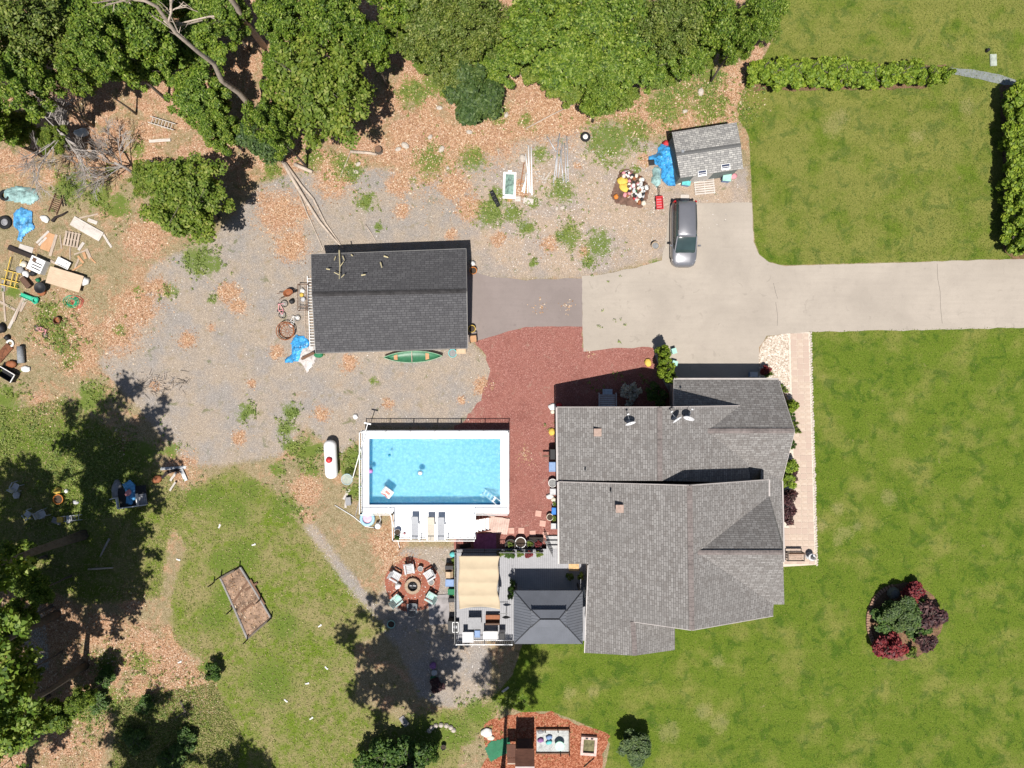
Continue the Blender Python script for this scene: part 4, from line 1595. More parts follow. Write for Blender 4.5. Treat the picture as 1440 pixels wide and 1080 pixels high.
def trunk_mesh(name, h, r, lobes, cz, mat, seed, limbs=9, lean=(0, 0)):
    rg = random.Random(seed)
    m = MB()
    pts, rad = [], []
    for i in range(8):
        f = i / 7
        pts.append((lean[0] * f * f + rg.uniform(-0.06, 0.06) * (i > 0), lean[1] * f * f + rg.uniform(-0.06, 0.06) * (i > 0), f * h))
        rad.append(r * (1.25 - 0.25 * min(1, f * 8)) * (1 - 0.72 * f))
    m.tube(pts, rad, 8)
    if lobes:
        for lb in rg.sample(lobes, min(limbs, len(lobes))):
            f = rg.uniform(0.42, 0.92)
            k = min(6, int(f * 7))
            a = Vector(pts[k]).lerp(Vector(pts[k + 1]), f * 7 - k)
            e = Vector((lb[0], lb[1], lb[2] + cz))
            if e.z < a.z + 0.2:
                e.z = a.z + rg.uniform(0.2, 1.2)
            mid = a.lerp(e, 0.5) + Vector((rg.uniform(-.3, .3), rg.uniform(-.3, .3), rg.uniform(-0.1, 0.5))) * min(1.0, h / 9.0)
            rr = r * 0.42 * (1.1 - f)+0.03
            m.tube([a, mid, e], [rr, rr * 0.65, rr * 0.25], 5)
            for _ in range(2):
                s = mid.lerp(e, rg.uniform(0, 0.7))
                m.tube([s, s + Vector((rg.uniform(-1, 1), rg.uniform(-1, 1), rg.uniform(0.1, 0.9))) * min(1.0, h / 9.0)], [rr * 0.4, 0.012], 4)
    return m.mesh(name, mat, True)


class TreeKind:
    """shared meshes of one kind of tree: crown radius 1 unit = metres as given"""
    def __init__(self, Rx, Rz, cz, nl, nleaf, size, mat, seed, bark=BARK, tr=0.2, lr=0.3, **kw):
        lobes = crown_lobes(Rx, Rz, nl, seed, lr)
        zl = [(a, b, c + cz, d) for a, b, c, d in lobes]
        self.crown = leaf_mesh('crown', zl, nleaf, size, mat, seed, **kw)
        self.trunk = trunk_mesh('trunk', cz + Rz * 0.5, tr, lobes, cz, bark, seed)
        self.cz, self.Rx = cz, Rx


def tree(kind, px, py, r_px, label, group=None, zc=None, name='broadleaf_tree', rz=None, cat='tree', zs=None):
    """px,py,r_px: where the crown shows and how big; zc: height of its middle"""
    zc = zc or kind.cz
    sz = zc / kind.cz
    c = P(px, py, zc)
    sx = (r_px * (CAM_H - zc) / FPX) / kind.Rx
    t = thing(name, label, cat, (c.x, c.y, 0), random.uniform(0, 6.28) if rz is None else rz, group)
    t.scale = (sx, sx, zs or sz)
    for nm, me in (('trunk', kind.trunk), ('crown', kind.crown)):
        o = bpy.data.objects.new(nm, me)
        COL.objects.link(o)
        o.parent = t
    return t


K1 = TreeKind(4.0, 3.6, 8.0, 130, 30000, 0.15, LF_OAK, 21, lr=0.17, shell=0.6)
K2 = TreeKind(4.0, 3.2, 7.5, 105, 26000, 0.155, LF_OAK, 22, lr=0.17, shell=0.6)
K3 = TreeKind(4.0, 3.2, 6.5, 140, 22000, 0.145, LF_BRIGHT, 23, lr=0.155, shell=0.7)
K4 = TreeKind(3.0, 3.4, 4.6, 44, 15000, 0.17, LF_DARK, 24, lr=0.30, elong=2.2)
K5 = TreeKind(4.0, 3.8, 9.0, 95, 22000, 0.16, LF_OAK, 25, lr=0.165, shell=0.6)
K6 = TreeKind(5.5, 6.0, 16.5, 130, 9500, 0.20, LF_OAK, 26, tr=0.30, lr=0.125, shell=0.7)
LF_OLIVE = mat_leaf('olive_leaf', [(0.0, (0.045, 0.075, 0.012)), (0.4, (0.095, 0.14, 0.022)), (0.8, (0.16, 0.20, 0.045)), (1.0, (0.26, 0.29, 0.11))])
K7 = TreeKind(4.0, 3.4, 7.5, 110, 24000, 0.13, LF_OLIVE, 28, lr=0.16, shell=0.7)
KB = TreeKind(1.6, 1.1, 1.2, 22, 4200, 0.15, LF_SHRUB, 27, tr=0.05, lr=0.34)

WOODL = 'leafy green tree crowded into the wood edge north of the yard'
WG = 'trees of the wood along the north side'
woods = [(40, 45, 82, K7), (115, 40, 75, K2), (30, 115, 55, K5), (150, 70, 56, K1), (200, 40, 66, K2), (222, 92, 46, K5), (282, 135, 54, K1), (262, 60, 60, K2), (308, 182, 38, K1), (-30, 175, 60, K2), (115, 105, 34, K5),
         (315, 25, 46, K5), (395, 20, 50, K1), (400, 92, 46, K2), (468, 22, 58, K1), (520, 62, 44, K2), (610, 40, 66, K7), (668, 30, 58, K7), (640, 96, 48, K7), (700, 85, 44, K1), (745, 35, 62, K2), (790, 75, 64, K1), (815, 18, 62, K2),
         (850, 92, 56, K1), (845, 132, 36, K2), (885, 42, 66, K2), (912, 92, 44, K5), (945, 30, 60, K7), (968, 78, 40, K1), (1005, 32, 52, K2), (1045, 45, 38, K1), (1080, 15, 40, K2), (-60, 60, 70, K1), (560, -20, 60, K1), (250, -30, 70, K1), (380, 180, 40, K5)]
ORD = ['first', 'second', 'third', 'fourth', 'fifth', 'sixth', 'seventh', 'eighth', 'ninth', 'tenth', 'eleventh', 'twelfth', 'thirteenth', 'fourteenth', 'fifteenth']
KL = {id(K7): 'olive toned', id(K1): 'dense', id(K2): 'broad', id(K5): 'airy'}
for i, (a, b, r, k) in enumerate(woods):
    if a < 230:
        w_ = 'in the wood behind the grey dead trees'
    elif a < 420:
        w_ = 'around the tall bare pale trunks of the wood'
    elif a < 580:
        w_ = 'in the wood beyond the large bright tree'
    elif a < 720:
        w_ = 'in the wood behind the dark fine leaved tree'
    elif a < 900:
        w_ = 'in the wood overhanging the orange leaf litter'
    else:
        w_ = 'in the wood between the shed and the lawn'
    tree(k, a, b, r, KL[id(k)] + ' green broadleaf tree ' + w_, WG, zc=(random.uniform(4.2, 5.2) if (b > 70 and a > 430) or 210 < a < 330 else k.cz * random.uniform(0.75, 1.05)))
for (a, b, r) in ((600, 75, 36), (640, 118, 30), (720, 70, 40), (760, 95, 36), (800, 118, 40), (870, 128, 34), (930, 98, 34), (985, 75, 32), (1030, 68, 28), (1075, 40, 28), (560, 40, 36), (690, 100, 28)):
    tree(K3, a, b, r, 'low bright sapling in the undergrowth at the wood edge', 'saplings at the wood edge', zc=2.6, name='sapling')
tree(K3, 446, 128, 92, 'large bright green loose leaved tree casting shade beside the wood', zc=7.6)
tree(K4, 667, 138, 46, 'dark green fine leaved tree at the edge of the wood', name='dark_evergreen', zc=4.2)
tree(K4, 372, 190, 42, 'dark green tree beneath the large bright green tree', name='dark_evergreen', zc=3.4)
tree(K3, 262, 282, 76, 'light green tree standing out over the grey gravel', zc=5.0)
tree(K3, 208, 250, 34, 'thin green sapling beside the dead twiggy tree', zc=2.5)
tree(K3, 75, 195, 28, 'sparse green tree tangled with the grey dead tree', zc=2.6)
tree(K3, 25, 180, 30, 'yellowish green tree west of the grey dead tree', zc=3.4)


def base_tree(kind, bx, by, zc, sx, label, off=(0, 0), name='tall_tree', rz=0.0, group=None):
    """tree placed by the foot of its trunk"""
    b = P(bx, by)
    t = thing(name, label, 'tree', b, rz, group)
    s = zc / kind.cz
    t.scale = (sx, sx, s)
    for nm, me in (('trunk', kind.trunk), ('crown', kind.crown)):
        o = bpy.data.objects.new(nm, me)
        COL.objects.link(o)
        o.parent = t
        if nm == 'crown':
            o.location = (off[0], off[1], 0)
    return t


base_tree(K6, 118, 752, 16.5, 1.12, 'tall tree whose bare trunk rises beside the white plastic chairs', (2.2, -0.3))
base_tree(K6, 120, 936, 12.0, 0.92, 'tall tree with a dark trunk over the southern leaf litter', (0.9, -1.6), rz=2.0)
base_tree(K6, 80, 864, 13.5, 0.95, 'tree with a short dark trunk shading the grey gravel strip', (4.0, 0), rz=0.0)
base_tree(K6, 582, 1064, 17.0, 1.15, 'tall tree shading the gravel south of the fire pit', (0.2, 1.2), rz=1.3)
base_tree(K6, 706, 1095, 20.0, 0.62, 'tall slim tree south of the play area', (0, 0.0), rz=4.0)
for k, (a, b, z, s) in enumerate(((210, 1155, 14, 0.9), (40, 1090, 13, 0.9), (330, 1190, 13, 0.7), (-40, 960, 12, 0.8), (-60, 840, 11, 0.9), (25, 812, 15, 0.8), (-20, 905, 15, 0.9), (60, 1010, 15, 0.75))):
    base_tree(K6, a, b, z, s, 'tall leafy tree of the wood along the south west edge', rz=k * 1.7, group='trees of the south west wood')
for k, (a, b, r) in enumerate(((18, 800, 46), (50, 832, 32), (15, 880, 46), (22, 1010, 52), (75, 1010, 36), (30, 950, 30), (110, 985, 24))):
    tree(K2, a, b, r, 'low leafy tree under the tall trees at the south west corner', 'low trees at the south west corner', zc=3.6 + 0.4 * (k % 3))
for k, (a, b, r) in enumerate(((545, 1062, 30), (578, 1072, 34), (520, 1075, 22), (605, 1058, 16))):
    tree(KB, a, b, r, 'dark green shrub around the foot of the tall tree', 'shrubs around the foot of the tall tree', zc=1.3, name='shrub', cat='shrub')
for k, (a, b, r) in enumerate(((205, 990, 14), (262, 1040, 18), (190, 1040, 20), (150, 950, 16), (240, 1070, 22), (135, 985, 18))):
    tree(KB, a, b, r, 'low green bush in the rough grass south of the leaf litter', 'bushes in the south west rough', zc=0.5, name='bush', cat='bush')
tree(KB, 300, 945, 14, 'bright green weed bush on the dry lawn by the leaf litter', zc=0.8, name='bush', cat='bush')


# dead standing trees (seen leaning outwards because they are tall)
def branch_rec(m, a, d, L, r, depth, rg, n=4):
    e = a + d * L
    mid = a.lerp(e, 0.5) + Vector((rg.uniform(-1, 1), rg.uniform(-1, 1), rg.uniform(-0.5, 0.5))) * L * 0.06
    m.tube([a, mid, e], [r, r * 0.8, r * 0.55], 5 if r > 0.05 else 3, cap=False)
    if depth == 0:
        return
    for k in range(n):
        f = rg.uniform(0.35, 1.0)
        s = a.lerp(e, f)
        nd = (d + Vector((rg.uniform(-1, 1), rg.uniform(-1, 1), rg.uniform(-0.45, 0.6))) * 0.85).normalized()
        branch_rec(m, s, nd, L * rg.uniform(0.4, 0.65), max(0.014, r * 0.55), depth - 1, rg, n)


def dead_tree(bx, by, h, r, label, seed, forks, mat=BARKP):
    t = thing('dead_tree', label, 'dead tree', P(bx, by))
    rg = random.Random(seed)
    m = MB()
    pts = [Vector((rg.uniform(-.12, .12) * i * 0.6, rg.uniform(-.12, .12) * i * 0.6, h * i / 8)) for i in range(9)]
    m.tube(pts, [r * (1.15 - 0.8 * i / 8) for i in range(9)], 8)
    m.build('trunk', mat, t, True)
    for (f, d, L) in forks:
        m = MB()
        k = min(7, int(f * 8))
        branch_rec(m, pts[k].lerp(pts[k + 1], f * 8 - k), Vector(d).normalized(), L, r * 0.38, 2, rg, 3)
        m.build('branch', mat, t)


dead_tree(367, 167, 18, 0.21, 'tall bare pale trunk rising above the north wood', 5, [(0.62, (-0.6, 0.5, 0.6), 2.4), (0.8, (0.5, 0.2, 0.8), 2.0), (0.92, (-0.6, -0.3, 0.6), 1.6)])
dead_tree(372, 66, 16, 0.22, 'pale forked bare trunk reaching over the dark wood gap', 8, [(0.3, (-1.0, -0.35, 0.35), 4.2), (0.5, (0.4, 0.3, 0.9), 3.0)])
tw = thing('dead_tree', 'grey leafless tree of tangled twigs at the wood edge', 'dead tree', P(135, 225))
rg = random.Random(3)
m = MB()
m.tube([(0, 0, 0), (-0.3, 0.4, 1.5), (-0.8, 1.0, 3.0)], [0.2, 0.16, 0.12], 7)
m.build('trunk', BARKG, tw, True)
for k in range(9):
    m = MB()
    a = rg.uniform(0, 6.28)
    branch_rec(m, Vector((-0.4, 0.5, 1.5)).lerp(Vector((-0.8, 1.0, 3.0)), rg.random()), Vector((math.cos(a) - 0.3, math.sin(a) + 0.1, rg.uniform(0.05, 0.5))).normalized(), rg.uniform(2.2, 3.4), 0.06, 3, rg, 5)
    m.build('branch', BARKG, tw)
tw = thing('dead_tree', 'second grey leafless tree spreading over the brush', 'dead tree', P(190, 245))
m = MB()
m.tube([(0, 0, 0), (-0.2, 0.2, 1.0), (-0.5, 0.3, 1.9)], [0.14, 0.11, 0.08], 6)
m.build('trunk', BARKG, tw, True)
for k in range(7):
    m = MB()
    a = rg.uniform(1.5, 4.2) if k < 5 else rg.uniform(0, 6)
    branch_rec(m, Vector((-0.3, 0.2, 1.3)), Vector((math.cos(a), math.sin(a), rg.uniform(0.0, 0.35))).normalized(), rg.uniform(1.8, 2.8), 0.05, 3, rg, 5)
    m.build('branch', BARKG, tw)


def log(pts, r0, r1, label, mat=BARKP, twigs=0, seed=1, name='fallen_log'):
    loc = P(*pts[0])
    m = MB()
    w = [P(a, b) - loc for a, b in pts]
    n = len(w)
    w = [p + Vector((0, 0, r0 + (r1 - r0) * i / (n - 1) + 0.02)) for i, p in enumerate(w)]
    m.tube(w, [r0 + (r1 - r0) * i / (n - 1) for i in range(n)], 7)
    t = tag(m.build(name, mat, None, True), label, 'log')
    t.location = loc
    return t


log([(398, 226), (412, 252), (428, 278), (450, 312), (470, 336), (484, 350)], 0.17, 0.06, 'long pale fallen trunk reaching the garage corner')
log([(402, 230), (425, 262), (441, 280), (458, 314), (478, 342)], 0.12, 0.05, 'thinner fallen trunk lying close along the long fallen trunk')
log([(415, 232), (440, 243)], 0.16, 0.14, 'short thick log near the large bright tree')
log([(420, 270), (432, 300), (442, 322), (455, 352)], 0.06, 0.035, 'slim bent pole west of the long fallen trunk')
log([(437, 166), (436, 185), (441, 198), (447, 206)], 0.13, 0.09, 'curved grey trunk below the bright tree')
log([(493, 214), (520, 216), (530, 218)], 0.12, 0.1, 'straight pale log by the stump')
log([(497, 204), (490, 222), (478, 250)], 0.05, 0.03, 'slender forked pale branch on the weeds')
log([(740, 181), (770, 165), (808, 146)], 0.05, 0.04, 'long straight pale pole on the orange litter')
log([(514, 316), (522, 328), (529, 340)], 0.05, 0.03, 'broken pale branch behind the garage')
log([(255, 985), (262, 1000), (248, 1008)], 0.1, 0.06, 'rotten log end on the southern leaf litter', BARK)
log([(155, 757), (148, 770), (142, 782)], 0.09, 0.06, 'grey branch in the shade beneath the tall tree', BARKG)
log([(125, 800), (160, 798)], 0.08, 0.06, 'thin pale log in the deep shade', BARKP)
log([(207, 227), (225, 230), (270, 232)], 0.12, 0.11, 'straight cut log lying in the brush clearing', BARKP)
# twigs lying on the garage roof
for k, (pts, r) in enumerate((([(477, 352), (478, 375), (477, 392)], 0.05), ([(470, 383), (478, 387)], 0.035), ([(472, 361), (470, 366)], 0.04), ([(482, 360), (484, 366)], 0.04), ([(459, 378), (464, 379)], 0.045), ([(508, 387), (514, 386)], 0.06), ([(540, 360), (546, 362)], 0.06), ([(535, 369), (537, 376)], 0.05), ([(494, 358), (496, 360)], 0.05), ([(484, 386), (480, 390)], 0.04))):
    m = MB()
    w = []
    for a, b in pts:
        z = 3.2 + (b - 352) / 60.0 * 2.2 + 0.05
        w.append(P(a, b, z))
    loc = w[0].copy()
    m.tube([p - loc for p in w], [r, r * 0.7, r * 0.5][:len(w)], 5)
    if k == 0:
        m.tube([w[1] - loc, w[1] - loc + Vector((0.3, 0.35, 0.1))], [0.03, 0.02], 4)
    o = put(m, 'broken_twig', simple('pale_peeled_twig', (0.46, 0.40, 0.24), 0.9), 'pale broken twig lying on the dark garage roof', 'twig', loc, 0, 'twigs on the garage roof')

# hedges: single arborvitae shrubs
KA = TreeKind(1.0, 1.35, 1.45, 30, 4200, 0.12, LF_ARB, 31, tr=0.07, lr=0.34, elong=1.8, up=0.5)
KA2 = TreeKind(1.0, 1.35, 1.45, 26, 3800, 0.12, LF_ARB, 32, tr=0.07, lr=0.32, elong=1.8, up=0.5)
for k, x in enumerate((1071, 1087, 1104, 1120, 1136, 1153, 1170, 1187, 1204, 1226, 1246, 1264, 1284, 1306, 1324)):
    r = 23 if x < 1210 else (20 if x < 1300 else 15)
    tree((KA, KA2)[k % 2], x, 104 + random.uniform(-2, 2) + (2 if x > 1200 else 0), r, '%s arborvitae from the wood end of the hedge row across the lawn' % ORD[k], 'hedge row across the lawn', zc=1.3, name='hedge_shrub', cat='shrub')
for k, y in enumerate(range(134, 352, 15)):
    tree((KA, KA2)[k % 2], 1434 + random.uniform(-2, 2), y, 24, '%s arborvitae from the north end of the hedge along the east boundary' % ORD[k], 'hedge row along the east boundary', zc=1.5, name='hedge_shrub', cat='shrub')
for k, (x, y, r) in enumerate(((932, 497, 12), (936, 512, 13), (935, 523, 12), (942, 533, 11))):
    tree((KA, KA2)[k % 2], x, y, r, '%s upright arborvitae from the driveway in the short row by the garage wing' % ORD[k], 'arborvitae row at the driveway corner', zc=1.7, name='arborvitae', cat='shrub')
tree(K4, 893, 1052, 27, 'lone dark conifer standing on the south lawn', name='conifer', zc=1.35)


def bush(px, py, r, label, kind, z=0.7, group=None, name='shrub'):
    return tree(kind, px, py, r, label, group, zc=z, name=name, cat='shrub')


KS = TreeKind(1.0, 0.8, 0.85, 16, 2000, 0.11, LF_SHRUB, 41, tr=0.04, lr=0.36)
KP = TreeKind(1.0, 0.8, 0.85, 16, 1900, 0.11, LF_PURP, 42, tr=0.04, lr=0.34, elong=2.4)
KR = TreeKind(1.0, 0.8, 0.85, 16, 1900, 0.11, LF_RED, 43, tr=0.04, lr=0.34, elong=2.4)
KF = TreeKind(1.0, 0.6, 0.6, 14, 900, 0.13, LF_BRIGHT, 44, tr=0.03, lr=0.34)
# lawn island bed
sheet('island_bed_mulch', [(1220, 868), (1223, 848), (1234, 832), (1250, 825), (1275, 818), (1300, 828), (1318, 845), (1328, 866), (1322, 890), (1305, 912), (1288, 926), (1262, 930), (1240, 922), (1226, 900)], 0.01, MULCHB, 0.06, 15.0)
ISL = 'in the island bed on the east lawn'
bush(1252, 910, 23, 'crimson leaved japanese maple ' + ISL, KR, 1.1, name='red_maple')
bush(1241, 903, 12, 'small crimson shrub beside the red maple ' + ISL, KR, 0.7)
bush(1282, 834, 18, 'red leaved barberry at the north end of the island bed', KR, 0.7)
bush(1306, 866, 24, 'large dark purple shrub ' + ISL, KP, 1.0)
bush(1300, 904, 17, 'round dark purple shrub on the south edge of the island bed', KP, 0.9)
bush(1322, 865, 10, 'small purple shrub at the east edge of the island bed', KP, 0.7)
bush(1243, 874, 23, 'spreading green shrub behind the brick edging of the island bed', KS, 0.7)
bush(1292, 884, 23, 'loose green shrub between the purple shrubs of the island bed', KS, 0.7)
bush(1288, 852, 15, 'low green shrub beneath the weeping tree ' + ISL, KS, 0.8)
tree(K4, 1268, 862, 28, 'dark weeping evergreen in the middle of the island bed', name='weeping_evergreen', zc=1.6)
bush(1283, 918, 10, 'small bright green grass clump at the foot of the red maple', KF, 0.5)
brick_m = simple('tan_edging_brick', (0.26, 0.16, 0.11), 0.9, 0.3, 6)
edge = thing('brick_edging', 'curved row of tan bricks edging the island bed', 'edging', P(1225, 865))
bm_ = MB().box((0, 0, 0.06), (0.30, 0.16, 0.14)).mesh('brick', brick_m)
curve = [(1254, 824), (1246, 827), (1239, 831), (1233, 837), (1228, 843), (1225, 850), (1222, 857), (1220.5, 864), (1220, 871), (1220, 878), (1221, 885), (1223, 892), (1226, 899), (1229, 905)]
for i in range(len(curve) - 1):
    for f in (0.0, 0.5):
        a, b = curve[i], curve[i + 1]
        p = P(a[0] + (b[0] - a[0]) * f, a[1] + (b[1] - a[1]) * f) - P(1225, 865)
        o = bpy.data.objects.new('brick', bm_)
        COL.objects.link(o)
        o.parent = edge
        o.location = p
        o.rotation_euler = (0, 0, ang(a, b) + R(90) + random.uniform(-0.1, 0.1))
rk = MB().lathe([(0.1, 0), (0.45, 0.05), (0.5, 0.25), (0.35, 0.5), (0.1, 0.58)], 9)
put(rk, 'boulder', simple('dark_boulder', (0.11, 0.11, 0.105), 0.9, 0.3), 'rounded dark boulder behind the brick edging of the island bed', 'boulder', P(1254, 833), 0.6)
# front foundation bed on the east side
fr_ = 'against the east front of the house'
bush(1100, 548, 9, 'low flowering plant by the curved stone wall', KF, 0.5, name='flowering_plant')
bush(1111, 571, 11, 'clipped dark green cone shrub by the front walk', KA, 1.1)
bush(1112, 585, 8, 'small green shrub next to the clipped cone shrub', KS, 0.6)
bush(1117, 596, 6, 'yellow green perennial under the garage gable', KF, 0.5)
bush(1121, 606, 6, 'small yellowish plant at the tip of the garage gable', KF, 0.45)
bush(1113, 625, 8, 'narrow green shrub below the garage gable ' + fr_, KS, 0.7)
bush(1109, 655, 13, 'bright green rounded shrub above the purple barberries', KA, 0.9)
bush(1108, 676, 14, 'fan shaped bright green shrub between two purple barberries', KA2, 0.9)
bush(1115, 666, 11, 'thorny purple barberry beside the bright fan shaped shrub', KP, 0.7)
bush(1107, 700, 15, 'tall purple barberry ' + fr_, KP, 0.9)
bush(1109, 722, 16, 'wide spiky purple barberry next to the bench patio', KP, 0.9)
# plants in the shade behind the house
LF_PALE = mat_leaf('pale_grey_leaf', [(0.0, (0.2, 0.22, 0.2)), (1.0, (0.55, 0.58, 0.55))], 0.2, 0.0)
KW = TreeKind(1.0, 0.7, 0.7, 18, 700, 0.12, LF_PALE, 45, tr=0.03, lr=0.32, elong=2.6)
bush(886, 552, 16, 'pale variegated shrub in the house shade', KW, 0.7)
bush(885, 568, 7, 'small pale blue green shrub close to the rear wall', KW, 0.5)
bush(918, 550, 15, 'dark green shrub in the corner between house and garage wing', KS, 0.8)
bush(930, 560, 14, 'dark leafy shrub against the garage wing wall', KS, 0.8)

# ------------------------------------------------------------------ loose ground cover (stuff)
def scatter(n, polys, seed, reject=None):
    rg = np.random.default_rng(seed)
    out = []
    for p in polys:
        w = np.array(wp(p))
        x0, y0 = w.min(0)
        x1, y1 = w.max(0)
        x0, x1, y0, y1 = max(x0, -44), min(x1, 44), max(y0, -33), min(y1, 33)
        k = int(n * 1.0)
        X = rg.uniform(x0, x1, k)
        Y = rg.uniform(y0, y1, k)
        s = in_poly_sdf(X, Y, [tuple(q) for q in w]) > 0
        out.append(np.stack([X[s], Y[s]], 1))
    return np.concatenate(out)


def flakes(name, pts, size, mat, seed, zmax=0.03, tilt=0.35, elong=1.7):
    rg = np.random.default_rng(seed)
    n = len(pts)
    c = np.concatenate([pts, rg.uniform(0.15 if name == 'garden_straw' else 0.012, zmax, (n, 1))], 1)
    nn = rg.normal(size=(n, 3)) * tilt + np.array([0, 0, 1])
    nn /= np.linalg.norm(nn, axis=1)[:, None]
    t = rg.normal(size=(n, 3))
    t -= nn * (t * nn).sum(1)[:, None]
    t /= np.linalg.norm(t, axis=1)[:, None]
    b = np.cross(nn, t)
    s = size * rg.uniform(0.5, 1.5, n)[:, None]
    v = np.stack([c - t * s * elong / 2, c - b * s / 2, c + t * s * elong / 2, c + b * s / 2], 1)
    me = bpy.data.meshes.new(name)
    me.vertices.add(n * 4)
    me.vertices.foreach_set('co', v.reshape(-1))
    me.loops.add(n * 4)
    me.loops.foreach_set('vertex_index', np.arange(n * 4))
    me.polygons.add(n)
    me.polygons.foreach_set('loop_start', np.arange(n) * 4)
    me.polygons.foreach_set('loop_total', np.full(n, 4))
    me.update()
    me.materials.append(mat)
    o = bpy.data.objects.new(name, me)
    COL.objects.link(o)
    o['kind'] = 'stuff'
    return o


def mat_flake(name, stops):
    m = NT(name, 0.9, 0.1)
    m.col(m.ramp(m.island(), stops))
    return m.m


DEADL = mat_flake('dead_leaf', [(0, (0.18, 0.10, 0.055)), (0.4, (0.31, 0.185, 0.105)), (0.75, (0.42, 0.285, 0.18)), (1, (0.55, 0.46, 0.35))])
PEBB = mat_flake('loose_stone', [(0, (0.16, 0.15, 0.145)), (0.5, (0.36, 0.34, 0.32)), (1, (0.62, 0.58, 0.54))])
pts = scatter(16000, WOODS, 1)
rgx = np.random.default_rng(5)
for (a, b, r) in LITTER_BLOBS:
    c = P(a, b)
    k = int(r * r * 0.35)
    pts = np.concatenate([pts, np.stack([rgx.normal(c.x, r / 36.0, k), rgx.normal(c.y, r / 36.0, k)], 1)])
gb_pts = scatter(500, [[(311, 812), (339, 797), (382, 868), (349, 897)]], 31)
tag(flakes('garden_straw', gb_pts, 0.06, DEADL, 33, 0.22, 0.5, 3.0), 'dry straw and dead stalks on the raised garden bed', 'straw')
tag_o = flakes('fallen_leaves', pts, 0.075, DEADL, 2)
tag(tag_o, 'brown fallen leaves strewn over the ground by the woods', 'leaves')
pts = scatter(2600, GRAVEL + [[(690, 235), (800, 200), (925, 210), (935, 285), (925, 362), (818, 385), (700, 382)]], 3)
tag(flakes('loose_stones', pts, 0.06, PEBB, 4, 0.02, 0.15, 1.2), 'pale loose stones strewn over the gravel', 'stones')
# weeds: little tufts of blades
wpts = []


def dry_in(x, y):
    return np.any([in_poly_sdf(x, y, wp(p_)) > 0 for p_ in DRYGRASS[:1]], axis=0)


for (a, b, r) in WEED_BLOBS:
    c = P(a, b)
    k = int(r * r * 0.2)
    q = np.stack([rgx.normal(c.x, r / 27.0, k), rgx.normal(c.y, r / 27.0, k)], 1)
    keep = np.array([mnoise.noise(Vector((x * 0.9, y * 0.9, 3.3))) > -0.08 for x, y in q])
    keep &= ~dry_in(q[:, 0], q[:, 1])
    wpts.append(q[keep])
wpts = np.concatenate(wpts)
lob = [(x, y, 0.10, 0.14) for x, y in wpts]
WEEDM = mat_leaf('weed_leaf', [(0.0, (0.07, 0.115, 0.02)), (0.5, (0.15, 0.21, 0.045)), (1.0, (0.26, 0.31, 0.10))], 0.25, 0.0)
me = leaf_mesh('weeds', lob, len(lob) * 6, 0.055, WEEDM, 9, up=1.2, elong=2.4)
o = bpy.data.objects.new('weeds', me)
COL.objects.link(o)
o['kind'] = 'stuff'
tag(o, 'green weed tufts growing through gravel and litter', 'weeds')
# rough grass of the west lawn
RGH = mat_flake('rough_grass_blade', [(0.0, (0.06, 0.09, 0.015)), (0.45, (0.14, 0.165, 0.04)), (0.7, (0.26, 0.23, 0.10)), (1.0, (0.38, 0.32, 0.17))])
tag(flakes('rough_grass', scatter(42000, DRYGRASS, 6), 0.035, RGH, 10, 0.07, 0.55, 4.0), 'rough green and straw coloured grass of the west lawn', 'grass')
LWN = mat_flake('lawn_blade', [(0.0, (0.04, 0.07, 0.007)), (0.5, (0.10, 0.132, 0.017)), (0.85, (0.17, 0.185, 0.04)), (1.0, (0.25, 0.24, 0.08))])
tag(flakes('lawn_grass', scatter(90000, LAWN, 8), 0.026, LWN, 11, 0.05, 0.5, 3.5), 'short green mown lawn grass around the house', 'grass')
#PART4
# ================================================================== VEHICLE
CARM = NT('silver_grey_car_paint', 0.28, 0.5)
CARM.b.inputs['Metallic'].default_value = 0.55
CARM.b.inputs['Coat Weight'].default_value = 0.6
CARM.col(CARM.mix(CARM.noise(CARM.obj(), 2.0, 3), (0.20, 0.20, 0.215), (0.24, 0.24, 0.255)))
CARM = CARM.m
BLACKP = simple('black_plastic', (0.016, 0.016, 0.018), 0.5, 0.2, 5)
car = thing('minivan', 'silver grey minivan parked on the driveway by the shed', 'minivan', P(962.5, 331.5) + Vector((-0.22, -0.05, 0.012)))
# car runs along local Y, nose towards -Y ; half widths and heights per station
ST = [(2.50, 0.62, 0.45, 0.80), (2.44, 0.84, 0.34, 0.95), (2.25, 0.95, 0.28, 1.02), (1.6, 0.99, 0.24, 1.04), (0.5, 1.0, 0.22, 1.03), (-0.6, 1.0, 0.22, 1.02), (-1.3, 0.99, 0.24, 1.04), (-1.75, 0.97, 0.26, 0.98), (-2.15, 0.90, 0.28, 0.88), (-2.38, 0.78, 0.32, 0.76), (-2.5, 0.55, 0.38, 0.62)]
m = MB()
secs = []
for (y, w, zb, zt) in ST:
    s = []
    for (fx, fz) in ((-0.86, 0), (-1, 0.15), (-1.0, 0.6), (-0.96, 0.86), (-0.84, 1.0), (-0.4, 1.045), (0, 1.055), (0.4, 1.045), (0.84, 1.0), (0.96, 0.86), (1, 0.6), (1, 0.15), (0.86, 0)):
        s.append((fx * w, y, zb + (zt - zb) * fz))
    secs.append(s)
m.loft(secs)
body = m.build('body', CARM, car, True)
